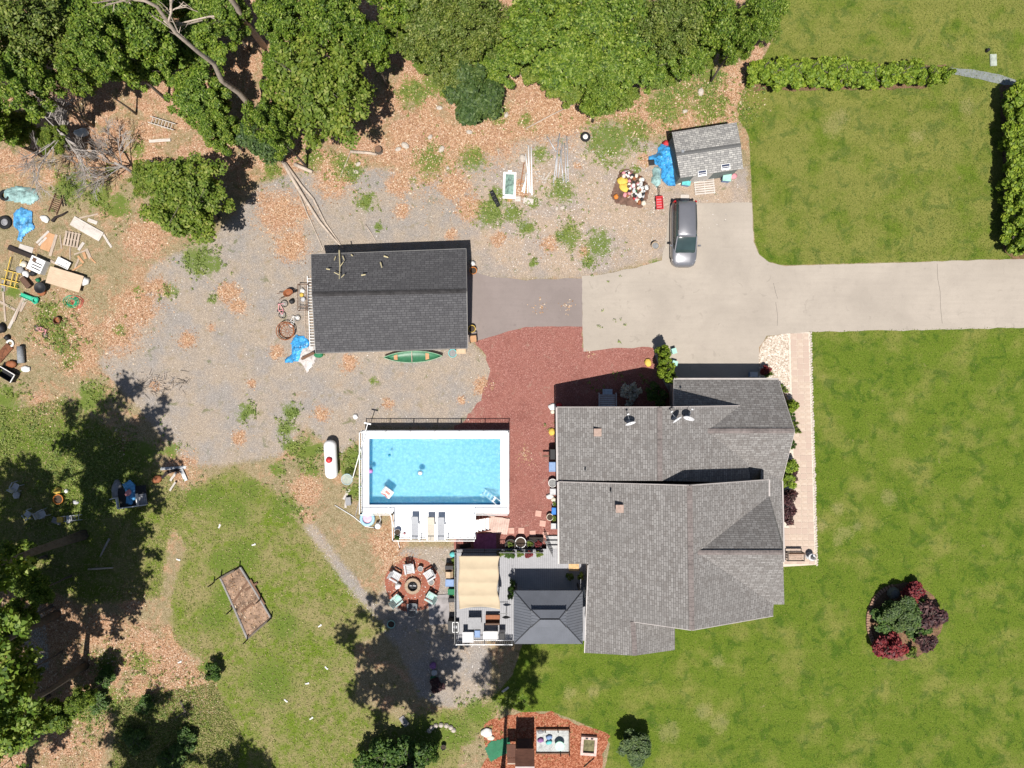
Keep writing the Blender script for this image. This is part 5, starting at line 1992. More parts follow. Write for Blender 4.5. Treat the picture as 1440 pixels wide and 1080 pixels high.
# glasshouse (dark glass) and roof panel
GH = [(2.40, 0.74, 0.66, 0.98, 1.15), (2.28, 0.86, 0.70, 0.98, 1.62), (2.0, 0.89, 0.73, 0.99, 1.72), (0.6, 0.91, 0.76, 0.99, 1.76), (-0.25, 0.91, 0.75, 0.99, 1.72), (-0.75, 0.90, 0.74, 0.99, 1.50), (-1.15, 0.88, 0.76, 0.99, 1.24), (-1.5, 0.84, 0.76, 0.98, 1.03)]
m = MB()
secs = []
for (y, wb, wt, zb, zt) in GH:
    secs.append([(-wb, y, zb), (-wt, y, zt - 0.04), (-wt * 0.85, y, zt), (0, y, zt + 0.02), (wt * 0.85, y, zt), (wt, y, zt - 0.04), (wb, y, zb)])
m.loft(secs)
m.build('window_glass', simple('tinted_car_glass', (0.03, 0.05, 0.05), 0.08, 0.2, 1, spec=0.8, bump=0), car, True)
m = MB()
secs = []
for (y, w, z) in ((2.33, 0.60, 1.60), (2.2, 0.69, 1.70), (1.9, 0.72, 1.745), (0.6, 0.75, 1.785), (-0.15, 0.745, 1.755), (-0.42, 0.72, 1.675)):
    secs.append([(-w, y, z - 0.07), (-w * 0.86, y, z), (0, y, z + 0.025), (w * 0.86, y, z), (w, y, z - 0.07), (0, y, z - 0.06)])
m.loft(secs)
m.build('roof_panel', CARM, car, True)
for s in (-1, 1):
    m = MB()
    m.bar((s * 0.80, -1.45, 1.06), (s * 0.735, -0.35, 1.68), 0.07, 0.06)
    m.build('windscreen_pillar', CARM, car)
for s in (-1, 1):
    m = MB()
    m.bar((s * 0.66, 2.0, 1.79), (s * 0.68, 0.1, 1.81), 0.05, 0.05)
    m.build('roof_rail', DARKMET, car)
    m = MB()
    m.box((s * 1.08, -0.95, 1.08), (0.2, 0.12, 0.16))
    m.build('wing_mirror', CARM, car)
    m = MB()
    m._add([(s * 0.55, -2.44, 0.66), (s * 0.86, -2.2, 0.70), (s * 0.93, -1.92, 0.80), (s * 0.84, -2.02, 0.90), (s * 0.62, -2.30, 0.82)], [(0, 1, 2, 3, 4)])
    m.build('headlight', simple('clear_headlamp', (0.7, 0.7, 0.72), 0.15, 0.1), car)
    m = MB()
    m.box((s * 0.80, 2.42, 0.95), (0.16, 0.12, 0.5), s * -0.5)
    m.build('tail_light', simple('red_lens', (0.3, 0.01, 0.012), 0.2), car)
    for y in (1.5, -1.55):
        m = MB()
        m.torus((s * 0.88, y, 0.34), 0.25, 0.1, 18, 8, 'X')
        wh = m.build('wheel', RUBBER, car, True)
        m = MB()
        m.M = Matrix.Translation((s * 0.93, y, 0.34)) @ Euler((0, R(90), 0)).to_matrix().to_4x4()
        m.lathe([(0.02, -0.03), (0.2, -0.03), (0.2, 0.03), (0.02, 0.03)], 14)
        m.build('rim', STEEL, wh)
m = MB()
m.bar((-0.7, -1.42, 1.06), (0.05, -1.32, 1.12), 0.03)
m.bar((0.0, -1.42, 1.06), (0.7, -1.32, 1.12), 0.03)
m.build('wiper', BLACKP, car)
m = MB()
m.box((0, -2.47, 0.48), (0.8, 0.06, 0.14))
m.build('grille', BLACKP, car)

# ================================================================== small-thing makers
COLS = dict(
    blue=(0.02, 0.16, 0.50), navy=(0.05, 0.09, 0.22), red=(0.42, 0.03, 0.035), green=(0.015, 0.14, 0.06), teal=(0.10, 0.42, 0.42), orange=(0.50, 0.17, 0.03), yellow=(0.55, 0.38, 0.07),
    white=(0.60, 0.59, 0.57), grey=(0.22, 0.22, 0.23), lgrey=(0.42, 0.42, 0.43), black=(0.016, 0.016, 0.018), brown=(0.10, 0.055, 0.035), rust=(0.24, 0.085, 0.035), tan=(0.42, 0.31, 0.20), pink=(0.52, 0.22, 0.24), purple=(0.22, 0.10, 0.25), cream=(0.58, 0.52, 0.42), steelblue=(0.16, 0.24, 0.40), mint=(0.28, 0.50, 0.42))


def C(k, rough=0.6):
    return simple('plastic_' + k, COLS[k], rough, 0.18, 5.0)


W_PALE = mat_wood('pale_weathered_wood', (0.40, 0.32, 0.255))
W_PLY = mat_wood('plywood_sheet', (0.46, 0.35, 0.25), (0.36, 0.27, 0.19))
W_ORANGE = mat_wood('orange_osb', (0.42, 0.24, 0.13), (0.33, 0.18, 0.09))
W_BROWN = mat_wood('brown_timber', (0.15, 0.085, 0.055))
W_DARK = mat_wood('dark_timber', (0.03, 0.022, 0.02))
W_WHITE = mat_wood('white_painted_board', (0.47, 0.43, 0.39), (0.33, 0.29, 0.26))
W_GREY = mat_wood('grey_timber', (0.26, 0.245, 0.235))


def px2m(l, z=0.0):
    return l * (CAM_H - z) / FPX


def board(a, b, w_px, mat, label, z=0.0, th=0.04, name='plank', group=None, cat='plank', tilt=0.0):
    """single warped board from photo pixel a to b"""
    pa, pb = P(*a, z), P(*b, z)
    L = (pb - pa).length
    W = px2m(w_px, z)
    m = MB()
    secs = []
    rg = random.Random(hash((a, b)) & 0xffff)
    for i in range(6):
        f = i / 5
        x = (f - 0.5) * L
        dz = 0.012 * math.sin(f * 3.1 + rg.random()) + tilt * f
        dy = rg.uniform(-0.01, 0.01)
        secs.append([(x, -W / 2 + dy, dz), (x, W / 2 + dy, dz + rg.uniform(-.004, .004)), (x, W / 2 + dy, dz + th), (x, -W / 2 + dy, dz + th)])
    m.loft(secs)
    c = (pa + pb) / 2
    c.z = z + 0.012
    return put(m, name, mat, label, cat, c, ang(a, b), group)


def tarp(poly, h, mat, label, seed, name='tarp', cat='tarp', step=0.09, fold=1.0, z0=0.02, group=None):
    w = [P(a, b) for a, b in poly]
    c = sum(w, Vector()) / len(w)
    xs = np.arange(min(p.x for p in w), max(p.x for p in w) + step, step)
    ys = np.arange(min(p.y for p in w), max(p.y for p in w) + step, step)
    X, Y = np.meshgrid(xs, ys)
    sd = in_poly_sdf(X, Y, [(p.x, p.y) for p in w])
    vs, idx = [], {}
    for j in range(len(ys)):
        for i in range(len(xs)):
            d = sd[j, i]
            if d > -step * 0.75:
                x, y = X[j, i], Y[j, i]
                f1 = mnoise.noise(Vector((x * 1.7 + seed, y * 1.7, seed)))
                f2 = abs(mnoise.noise(Vector((x * 4.2 + seed, y * 2.6 + f1, seed * 2))))
                f3 = abs(mnoise.noise(Vector((x * 9 + seed, y * 9, seed * 3))))
                e = max(0.0, min(1.0, (d + 0.02) / 0.45))
                z = z0 + h * (e ** 0.6) * (0.55 + 0.5 * f1) + fold * (0.16 * f2 + 0.07 * f3) * (0.3 + 0.7 * e)
                idx[(j, i)] = len(vs)
                vs.append((x - c.x + 0.03 * f1, y - c.y + 0.03 * f2, max(z, z0)))
    fs = []
    for (j, i) in list(idx):
        k = [(j, i), (j, i + 1), (j + 1, i + 1), (j + 1, i)]
        if all(q in idx for q in k):
            fs.append(tuple(idx[q] for q in k))
    m = MB()
    m._add(vs, fs)
    o = put(m, name, mat, label, cat, (c.x, c.y, 0), 0, group)
    s = o.modifiers.new('thick', 'SOLIDIFY')
    s.thickness = 0.012
    s.offset = 1.0
    return o


def bin_(px, py, w, d, h, col, lid, label, rz=0.0, z=0.0, name='storage_bin', cat='bin', group=None):
    """tapered plastic tub with rim lid; w,d in metres"""
    t = thing(name, label, cat, P(px, py, z), rz, group)
    m = MB()
    a, b = w / 2, d / 2
    m.loft([[(-a * f, -b * f, zz), (a * f, -b * f, zz), (a * f, b * f, zz), (-a * f, b * f, zz)] for f, zz in ((0.86, 0), (0.9, h * 0.1), (1, h))])
    m.build('tub', C(col), t)
    m = MB()
    m.loft([[(-a * f, -b * f, zz), (a * f, -b * f, zz), (a * f, b * f, zz), (-a * f, b * f, zz)] for f, zz in ((1.06, h + 0.002), (1.06, h + 0.04), (0.9, h + 0.055), (0.86, h + 0.04))])
    m.build('lid', C(lid), t)
    return t


def pot(px, py, r, h, col, label, z=0.0, fill='soil', name='plant_pot', cat='pot', plant=None, group=None):
    t = thing(name, label, cat, P(px, py, z), 0, group)
    m = MB()
    m.lathe([(r * 0.7, 0), (r * 0.95, h * 0.85), (r * 1.05, h * 0.86), (r * 1.05, h), (r * 0.92, h), (r * 0.86, h * 0.8), (0.02, h * 0.8)], 14)
    m.build('pot_body', C(col), t, False)
    m = MB()
    m.lathe([(r * 0.87, h * 0.82), (r * 0.5, h * 0.86), (0.02, h * 0.88)], 12)
    m.build('contents', simple(fill, (0.05, 0.035, 0.025) if fill == 'soil' else (0.2, 0.2, 0.2), 0.95), t)
    if plant:
        me, s = plant
        o = bpy.data.objects.new('foliage', me)
        COL.objects.link(o)
        o.parent = t
        o.location = (0, 0, h * 0.6)
        o.scale = (s, s, s)
    return t


def tyre(px, py, r, label, z=0.0, rim='white', name='tyre'):
    t = thing(name, label, 'tyre', P(px, py, z))
    m = MB()
    m.torus((0, 0, 0.1), r * 0.72, r * 0.28, 20, 8, 'Z', 0.75)
    m.build('rubber', RUBBER, t, True)
    if rim:
        m = MB()
        m.lathe([(r * 0.5, 0.05), (r * 0.5, 0.14), (r * 0.38, 0.16), (r * 0.3, 0.11), (r * 0.08, 0.12), (0.02, 0.13)], 14)
        m.build('rim', C(rim), t)
    return t


def ladder(a, b, w_px, mat, label, z=0.0, z2=None, n=None, name='ladder', cat='ladder'):
    z2 = z if z2 is None else z2
    pa, pb = P(*a, z), P(*b, z2)
    t = thing(name, label, cat, (pa.x, pa.y, 0))
    d = (pb - pa)
    L = d.length
    d.normalize()
    s = Vector((-d.y, d.x, 0)).normalized() * px2m(w_px, z) / 2
    o = Vector((pa.x, pa.y, -0.04))
    for k in (-1, 1):
        m = MB()
        m.bar(pa - o + s * k, pb - o + s * k, 0.05, 0.08)
        m.build('rail', mat, t)
    n = n or int(L / 0.3)
    for i in range(1, n):
        m = MB()
        p = pa - o + d * (L * i / n)
        m.bar(p - s, p + s, 0.04, 0.04)
        m.build('rung', mat, t)
    return t


def pallet(px, py, L, W, ang_, mat, label, n=6, z=0.0, name='pallet', cat='pallet'):
    t = thing(name, label, cat, P(px, py, z), ang_)
    for k in range(n):
        m = MB()
        m.box((0, -W / 2 + (k + 0.5) * W / n, 0.11), (L, W / n * 0.62, 0.025), random.uniform(-0.02, 0.02))
        m.build('slat', mat, t)
    for x in (-L * 0.45, 0, L * 0.45):
        m = MB()
        m.box((x, 0, 0.05), (0.06, W, 0.095))
        m.build('bearer', mat, t)
    return t


def adirondack(px, py, face, mat, label, z=0.0, name='adirondack_chair', group='chairs around the fire pit'):
    """face: photo direction (dx,dy) the sitter looks"""
    t = thing(name, label, 'chair', P(px, py, z), math.atan2(-face[1], face[0]), group)
    m = MB()
    for k in range(5):
        m.box((-0.22 + k * 0.12, 0, 0.33 + k * 0.012), (0.105, 0.52, 0.025), 0, 0, R(-6))
    m.build('seat', mat, t)
    m = MB()
    for k in range(5):
        y = -0.22 + k * 0.11
        top = 0.98 - 0.05 * abs(k - 2)
        m.bar((-0.28, y, 0.3), (-0.55, y * 1.1, top), 0.1, 0.025)
    m.build('backrest', mat, t)
    for s in (-1, 1):
        m = MB()
        m.box((-0.05, s * 0.33, 0.56), (0.72, 0.13, 0.028))
        m.build('arm', mat, t)
        m = MB()
        m.box((0.26, s * 0.3, 0.28), (0.09, 0.03, 0.55))
        m.build('leg', mat, t)
        m = MB()
        m.bar((0.3, s * 0.26, 0.3), (-0.5, s * 0.26, 0.05), 0.03, 0.12)
        m.build('leg', mat, t)
    return t


def lawn_chair(px, py, face, mat, label, group=None):
    t = thing('plastic_chair', label, 'chair', P(px, py), math.atan2(-face[1], face[0]), group)
    m = MB()
    m.loft([[(-0.22, -0.24, 0.42), (-0.22, 0.24, 0.42), (-0.22, 0.24, 0.45), (-0.22, -0.24, 0.45)], [(0.24, -0.22, 0.44), (0.24, 0.22, 0.44), (0.24, 0.22, 0.47), (0.24, -0.22, 0.47)]])
    m.build('seat', mat, t)
    m = MB()
    for k in range(6):
        y = -0.2 + k * 0.08
        m.bar((-0.2, y, 0.45), (-0.36, y * 1.1, 0.9), 0.05, 0.02)
    m.bar((-0.36, -0.24, 0.9), (-0.36, 0.24, 0.9), 0.06, 0.04)
    m.build('backrest', mat, t)
    for s in (-1, 1):
        m = MB()
        m.box((0.0, s * 0.28, 0.65), (0.5, 0.06, 0.03))
        m.build('arm', mat, t)
        for x in (-0.24, 0.24):
            m = MB()
            m.bar((x, s * 0.26, 0.64), (x * 1.15, s * 0.3, 0.0), 0.05)
            m.build('leg', mat, t)
    return t


def bicycle(px, py, a, col, label, s=0.7, flat=True):
    t = thing('bicycle', label, 'bicycle', P(px, py), a)
    t.scale = (s, s, s)
    mm = Matrix.Identity(4)
    if flat:
        mm = Matrix.Translation((0, 0, 0.1)) @ Euler((R(-78), 0, 0)).to_matrix().to_4x4()

    def nb():
        q = MB()
        q.M = mm
        return q
    for x in (-0.52, 0.52):
        q = nb()
        q.torus((x, 0, 0.33), 0.3, 0.03, 18, 5, 'Y')
        w = q.build('wheel', RUBBER, t)
        q = nb()
        for k in range(6):
            an = k * math.pi / 6
            q.bar((x - 0.29 * math.cos(an), 0, 0.33 - 0.29 * math.sin(an)), (x + 0.29 * math.cos(an), 0, 0.33 + 0.29 * math.sin(an)), 0.012)
        q.build('spokes', STEEL, w)
    q = nb()
    for a_, b_ in (((-0.52, 0, 0.33), (-0.1, 0, 0.3)), ((-0.1, 0, 0.3), (-0.2, 0, 0.75)), ((-0.2, 0, 0.72), (0.38, 0, 0.78)), ((-0.1, 0, 0.3), (0.38, 0, 0.72)), ((0.36, 0, 0.88), (0.52, 0, 0.33)), ((-0.52, 0, 0.33), (-0.19, 0, 0.68))):
        q.bar(a_, b_, 0.05)
    q.build('frame', C(col), t)
    q = nb()
    q.bar((0.34, -0.26, 0.95), (0.34, 0.26, 0.95), 0.04)
    q.bar((0.36, 0, 0.86), (0.34, 0, 0.95), 0.04)
    q.build('handlebar', DARKMET, t)
    q = nb()
    q.box((-0.22, 0, 0.8), (0.26, 0.14, 0.06))
    q.build('saddle', BLACKP, t)
    return t


def sack(px, py, r, col, label, h=0.25, seed=1, ax=1.0, rz=0.0, name='bag', cat='bag', z=0.0, group=None, mat=None):
    """lumpy soft thing"""
    m = MB()
    n, k = 12, 6
    vs = []
    for j in range(k + 1):
        th = math.pi * j / k
        for i in range(n):
            a = 2 * math.pi * i / n
            d = Vector((math.sin(th) * math.cos(a), math.sin(th) * math.sin(a), -math.cos(th)))
            q = 1 + 0.35 * mnoise.noise(d * 1.9 + Vector((seed, seed * 2, 0)))
            vs.append([(d.x * r * ax * q, d.y * r * q, max(0.0, h * 0.42 + d.z * h * 0.58 * q))][0])
    secs = [vs[j * n:(j + 1) * n] for j in range(k + 1)]
    m.loft(secs)
    return put(m, name, mat or C(col, 0.7), label, cat, P(px, py, z), rz, group, True)

# ================================================================== SHED CORNER
TARPB = simple('highlighted_blue_tarp', (0.045, 0.27, 0.56), 0.4, 0.7, 4.5, spec=0.4, bump=0.4)  # wide pale mottling paints the fold highlights into the blue
TARPB2 = simple('faded_blue_tarp_plastic', (0.07, 0.27, 0.52), 0.5, 0.6, 3.0, spec=0.4, bump=0.4)
TARPG = simple('green_grey_tarp', (0.22, 0.34, 0.33), 0.6, 0.5, 3.0, bump=0.4)
CLOTHB = simple('brown_blanket', (0.13, 0.075, 0.055), 0.9, 0.4, 4.0, bump=0.4)
CLOTHW = simple('greyish_cloth', (0.46, 0.42, 0.40), 0.9, 0.3, 4.0, bump=0.4)
tarp([(930, 203), (946, 205), (950, 225), (952, 250), (949, 262), (938, 262), (931, 253), (930, 238), (920, 230), (912, 226), (912, 221), (924, 217), (926, 208)], 0.9, TARPB, 'bright blue tarp draped in folds against the shed wall', 3.0)
tarp([(919, 236), (927, 235), (929, 246), (929, 258), (923, 264), (916, 256)], 0.45, TARPG, 'small faded tarp bundle between the red cart and blue tarp', 8.0)
sack(937, 204, 0.28, 'red', 'red bag at the north end of the blue shed tarp', 0.45, 2, 1.3, name='bag')
bin_(915, 231, 0.4, 0.4, 0.4, 'cream', 'black', 'small tan crate with black lid by the blue shed tarp', 0.1, name='crate', cat='crate')
bin_(963, 258, 0.62, 0.55, 0.5, 'steelblue', 'teal', 'blue grey storage bin by the shed corner next to the pink cloth', -0.15)
bin_(1019, 252, 0.62, 0.62, 0.62, 'steelblue', 'mint', 'blue storage bin with mint lid near the solar panels', -0.1)
sack(1030, 248, 0.25, 'pink', 'pale pink cloth bundle beside the mint lidded bin', 0.2, 5, 1.4, name='cloth_bundle', cat='cloth')
sack(955, 256, 0.25, 'cream', 'cream cloth bundle at the shed south west corner', 0.3, 7, 1.0, name='cloth_bundle', cat='cloth')
pallet(990, 261, 1.6, 1.45, R(6), W_WHITE, 'whitish slatted ramp lying before the shed door', 8, name='slatted_ramp', cat='ramp')
board((957, 280), (969, 280), 12, W_WHITE, 'square white panel behind the parked minivan', th=0.03, name='panel', cat='panel')
cart = thing('garden_cart', 'bright red plastic garden cart with black handle', 'cart', P(926, 287), R(4))
m = MB()
for f, z in ((0.8, 0.15), (1.0, 0.42)):
    pass
m.loft([[(-0.27 * f, -0.5 * f, z), (0.27 * f, -0.5 * f, z), (0.27 * f, 0.5 * f, z), (-0.27 * f, 0.5 * f, z)] for f, z in ((0.8, 0.15), (1.0, 0.42), (1.03, 0.44), (0.9, 0.44), (0.78, 0.24))])
m.build('tray', C('red'), cart)
for k in range(4):
    m = MB()
    m.box((0, -0.3 + k * 0.2, 0.27), (0.36, 0.05, 0.03))
    m.build('rib', C('pink'), cart)
m = MB()
m.tube([(0, 0.48, 0.3), (0, 0.85, 0.55), (-0.05, 1.1, 0.7)], 0.03, 6)
m.bar((-0.14, 1.1, 0.7), (0.1, 1.1, 0.7), 0.04)
m.build('handle', BLACKP, cart)
for sx in (-1, 1):
    for y in (-0.34, 0.34):
        m = MB()
        m.torus((sx * 0.26, y, 0.12), 0.085, 0.035, 12, 6, 'X')
        m.build('wheel', RUBBER, cart)
# heap of household things on a brown blanket
tarp([(864, 262), (872, 240), (882, 237), (905, 250), (914, 264), (910, 280), (902, 293), (886, 290), (866, 286), (859, 276)], 0.14, CLOTHB, 'brown blanket spread under the heap of household things', 5.0, name='blanket', cat='blanket', fold=0.6)
JUNK = 'small household things heaped on the brown blanket'
rg = random.Random(12)
sack(875, 255, 0.34, 'yellow', 'yellow cushion on the brown blanket nearer the shopping bags', 0.22, 4, 1.25, 0.0, 'cushion', 'cushion', 0.12)
sack(878, 264, 0.36, 'yellow', 'larger yellow cushion lying second on the brown blanket', 0.22, 6, 1.3, -0.4, 'cushion', 'cushion', 0.12)
sack(866, 277, 0.2, 'orange', 'orange fabric flower at the corner of the brown blanket', 0.25, 9, 1, 0, 'fabric_flower', 'decoration', 0.12)
sack(900, 275, 0.22, 'white', 'white round pillow in the heap on the brown blanket', 0.25, 11, 1, 0, 'pillow', 'pillow', 0.14)
sack(905, 286, 0.2, 'cream', 'cream pillow at the lower edge of the brown blanket', 0.2, 12, 1, 0, 'pillow', 'pillow', 0.08)
sack(893, 279, 0.16, 'red', 'red toy in the heap on the brown blanket', 0.2, 13, 1.3, 0, 'toy', 'toy', 0.14)
sack(893, 270, 0.14, 'green', 'dark green bottle bag in the heap on the brown blanket', 0.25, 14, 1.3, 1.2, 'bag', 'bag', 0.14)
names = [('white', 'jug'), ('black', 'box'), ('pink', 'cloth'), ('cream', 'bowl'), ('brown', 'bag'), ('lgrey', 'can'), ('white', 'bag'), ('rust', 'pot')]
heap_poly = wp([(868, 262), (873, 241), (882, 239), (903, 251), (911, 264), (908, 278), (900, 289), (888, 284), (872, 270)])
k = 0
while k < 76:
    col, nm = names[k % 8]
    x, y = rg.uniform(866, 912), rg.uniform(238, 290)
    q = P(x, y)
    if in_poly_sdf(np.array([q.x]), np.array([q.y]), heap_poly)[0] < 0.05 or (868 < x < 884 and 250 < y < 269):
        continue
    k += 1
    if nm in ('box', 'can'):
        m = MB()
        if nm == 'box':
            m.loft([[(-.11, -.08, 0), (.11, -.08, 0), (.11, .08, 0), (-.11, .08, 0)], [(-.12, -.09, 0.16), (.12, -.09, 0.16), (.12, .09, 0.16), (-.12, .09, 0.16)], [(-.1, -.07, 0.19), (.1, -.07, 0.19), (.1, .07, 0.19), (-.1, .07, 0.19)]])
        else:
            m.lathe([(0.08, 0), (0.09, 0.02), (0.09, 0.2), (0.07, 0.22), (0.02, 0.22)], 10)
        put(m, nm, C(col), '%s small %s in the heap on the brown blanket' % ({'lgrey': 'light grey'}.get(col, col), nm), nm, P(x, y, 0.16 + rg.random() * 0.15), rg.uniform(0, 3), JUNK)
    else:
        sack(x, y, rg.uniform(0.1, 0.17), col, '%s small %s in the heap on the brown blanket' % ({'rust': 'rusty', 'lgrey': 'light grey'}.get(col, col), nm), rg.uniform(0.15, 0.25), k + 20, rg.uniform(0.8, 1.5), rg.uniform(0, 3), nm, nm, 0.15 + rg.random() * 0.12, JUNK)
pot(920, 347, 0.3, 0.5, 'tan', 'tan round bin with dark rim standing on the gravel by the minivan', fill='dry_contents', name='round_bin', cat='bin')
# ================================================================== PIPES AND WINDOW ON THE GRAVEL
win = thing('window_sash', 'white framed window lying flat on the gravel', 'window', P(716.5, 261), R(-2))
for (c, s) in (((0, 0.95, 0.06), (1.0, 0.16, 0.08)), ((0, -0.88, 0.06), (1.0, 0.3, 0.08)), ((-0.42, 0, 0.061), (0.16, 1.74, 0.078)), ((0.42, 0, 0.061), (0.16, 1.74, 0.078)), ((0, 1.1, 0.05), (0.3, 0.14, 0.06))):
    m = MB()
    m.box(c, s)
    m.build('frame_bar', WHITE, win)
m = MB()
m.box((0, 0.05, 0.05), (0.68, 1.7, 0.012))
m.build('pane', simple('grimy_green_glass', (0.16, 0.24, 0.2), 0.12, 0.6, 5, spec=0.7, bump=0.02), win)
board((713, 281), (720, 281), 6, W_ORANGE, 'small orange board below the white window', name='board_offcut')
board((724, 280), (732, 280), 7, W_WHITE, 'small square white board next to the white window', name='board_offcut')
board((736, 282), (750, 284), 8, W_WHITE, 'squarish white plastic panel at the foot of the white pipes', name='panel', cat='panel')


def pipe(a, b, r, mat, label, group, z=0.0, z2=None):
    pa, pb = P(*a), P(*b)
    m = MB()
    z2 = z if z2 is None else z2
    p, q = Vector((0, 0, r + z)), pb - pa + Vector((0, 0, r + z2))
    m.tube([p, q], r, 8)
    m.tube([q - (q - p).normalized() * 0.12, q], r * 1.2, 8)
    put(m, 'pipe', mat, label, 'pipe', pa, 0, group, True)


PVC = simple('white_pvc', (0.72, 0.72, 0.72), 0.4, 0.08)
GALV = simple('dull_galvanised_pipe', (0.40, 0.41, 0.43), 0.45, 0.2, 4, metal=0.3)
for (a, b) in (((743, 205), (745, 270)), ((747, 208), (748, 275)), ((739, 217), (746, 272)), ((740, 243), (737, 272)), ((738, 256), (734, 270)), ((742, 245), (742, 272))):
    pipe(a, b, 0.055, PVC, 'white plastic pipe in the bundle beside the white window', 'white pipe bundle')
pipe((739, 218), (732, 260), 0.045, simple('rusty_pipe', (0.24, 0.11, 0.06), 0.8), 'rusty brown pipe along the white pipe bundle', 'white pipe bundle')
for (a, b) in (((787, 188), (778, 258)), ((785, 195), (782, 250)), ((797, 192), (799, 255)), ((794, 202), (796, 258)), ((791, 200), (785, 250)), ((788, 212), (792, 255)), ((769, 192), (782, 214))):
    pipe(a, b, 0.04, GALV, 'grey metal pipe in the loose fan of pipes by the weeds', 'grey pipe fan', z=random.uniform(0, 0.08))
tyre(823, 193, 0.4, 'single tyre with white rim on the orange litter')
eng = thing('rolled_track_chain', 'dark knobbly rubber tyre strip lying on the gravel', 'tyre strip', P(696, 280), ang((690, 268), (701, 290)))
for k in range(9):
    m = MB()
    m.box((-0.6 + k * 0.15, 0, 0.11), (0.12, 0.36 - 0.03 * abs(k - 4) * 0.5, 0.2), 0.0, 0.0, 0.1 * (k % 2))
    m.build('lug', RUBBER, eng)
m = MB()
m.box((0, 0, 0.08), (1.3, 0.2, 0.12))
m.build('carcass', C('grey'), eng)
for k in range(26):
    r = random.uniform(0.06, 0.13)
    m = MB().lathe([(r * 0.6, 0), (r, r * 0.4), (r * 0.8, r * 1.0), (r * 0.3, r * 1.25)], 6)
    a = random.uniform(0, 6.28)
    q = random.random() ** 0.6 * 11
    put(m, 'stone', EDGE, 'pale broken stone in the small heap between the pipe bundles', 'stone', P(762 + q * math.cos(a), 247 + q * math.sin(a)), a, 'stone heap between the pipes')
for k, (x, y, s) in enumerate(((618, 152, 0.22), (621, 210, 0.26), (630, 237, 0.16), (660, 186, 0.22), (605, 193, 0.2), (735, 223, 0.3), (501, 242, 0.2), (504, 231, 0.2), (780, 250, 0.2), (803, 282, 0.16), (791, 292, 0.2), (783, 293, 0.16), (570, 205, 0.3), (560, 210, 0.22), (985, 130, 0.3), (1020, 80, 0.3), (963, 157, 0.2), (712, 162, 0.2))):
    m = MB().lathe([(s * 0.7, 0), (s, s * 0.3), (s * 0.75, s * 0.6), (s * 0.2, s * 0.75)], 7)
    o = put(m, 'rock', EDGE, 'pale rock lying loose at the edge of the north yard', 'rock', P(x, y), k, 'loose rocks of the north yard')
    o.scale = (1.2, 0.8, 1)
stump = thing('tree_stump', 'dark cut tree stump by the straight pale log', 'stump', P(533, 212))
m = MB()
m.lathe([(0.34, 0), (0.3, 0.15), (0.27, 0.4)], 10)
m.build('bark', BARK, stump)
m = MB()
m.lathe([(0.25, 0.402), (0.02, 0.41)], 10)
m.build('cut_face', W_BROWN, stump)
# ================================================================== DETACHED GARAGE SURROUNDS
cn = thing('canoe', 'green canoe with dark stripe leaning by the garage south wall', 'canoe', P(582, 502) + Vector((0, 0, 0.0)), R(1.5))
secs = []
for i in range(15):
    f = i / 14 * 2 - 1
    w = 0.42 * (1 - abs(f) ** 2.3) + 0.012
    x = f * 2.25
    up = 0.12 * f * f
    secs.append([(x, -w, 0.45 + up), (x, -w * 0.92, 0.2 + up * .5), (x, -w * 0.4, 0.04 + up * .5), (x, w * 0.4, 0.04 + up * .5), (x, w * 0.92, 0.2 + up * .5), (x, w, 0.45 + up), (x, w * 0.86, 0.43 + up), (x, 0, 0.24 + up * .5), (x, -w * 0.86, 0.43 + up)])
m = MB()
m.loft(secs)
m.build('hull', simple('green_canoe_hull', (0.03, 0.13, 0.065), 0.4, 0.2), cn, True)
for s in (-1, 1):
    m = MB()
    m.tube([(x[0][0], s * abs(x[0][1]), x[0][2] + 0.01) for x in secs], 0.025, 5)
    m.build('gunwale', simple('pale_green_trim', (0.22, 0.36, 0.24), 0.5), cn)
for x in (-1.35, 1.1):
    m = MB()
    m.box((x, 0, 0.4), (0.28, 0.55, 0.03))
    m.build('seat', W_ORANGE, cn)
m = MB()
m.box((-0.1, 0, 0.42), (0.06, 0.8, 0.04))
m.build('thwart', W_PALE, cn)
pot(637, 497, 0.32, 0.4, 'teal', 'turquoise bucket at the garage south east corner', fill='water_tint', name='bucket', cat='bucket')
bin_(649, 494, 0.7, 0.42, 0.4, 'rust', 'tan', 'brown wooden crate beside the turquoise bucket', name='crate', cat='crate')
pot(666, 382, 0.28, 0.55, 'orange', 'orange fluted urn by the north end of the garage door', name='urn', cat='urn')
sack(665, 371, 0.2, 'white', 'white round lamp globe next to the orange urn', 0.4, 3, name='lamp_globe', cat='globe')
pot(664, 463, 0.28, 0.5, 'yellow', 'yellow orange pot by the south end of the garage door', name='plant_pot')
ch = thing('wooden_chair', 'brown wooden chair with dark frame at the garage corner', 'chair', P(666, 477), R(5))
m = MB()
m.box((0, 0, 0.44), (0.5, 0.5, 0.05))
m.build('seat', W_ORANGE, ch)
m = MB()
for s in (-1, 1):
    m.bar((s * 0.27, -0.28, 0.62), (s * 0.27, 0.28, 0.62), 0.05)
m.bar((-0.27, 0.28, 0.85), (0.27, 0.28, 0.85), 0.05, 0.12)
m.build('backrest', W_DARK, ch)
for sx in (-1, 1):
    for sy in (-1, 1):
        m = MB()
        m.box((sx * 0.26, sy * 0.26, 0.42), (0.05, 0.05, 0.84 if sy > 0 else 0.64))
        m.build('leg', W_DARK, ch)
ladder((436, 388), (440, 492), 7, WHITEP, 'white aluminium ladder lying along the garage west wall', z=0.1, n=26)
ladder((431, 392), (433, 480), 6, W_PALE, 'pale wooden ladder lying along the garage west wall', z=0.0, n=20)
rack = thing('metal_rack', 'brown open metal rack frame by the garage west wall', 'rack', P(428, 419))
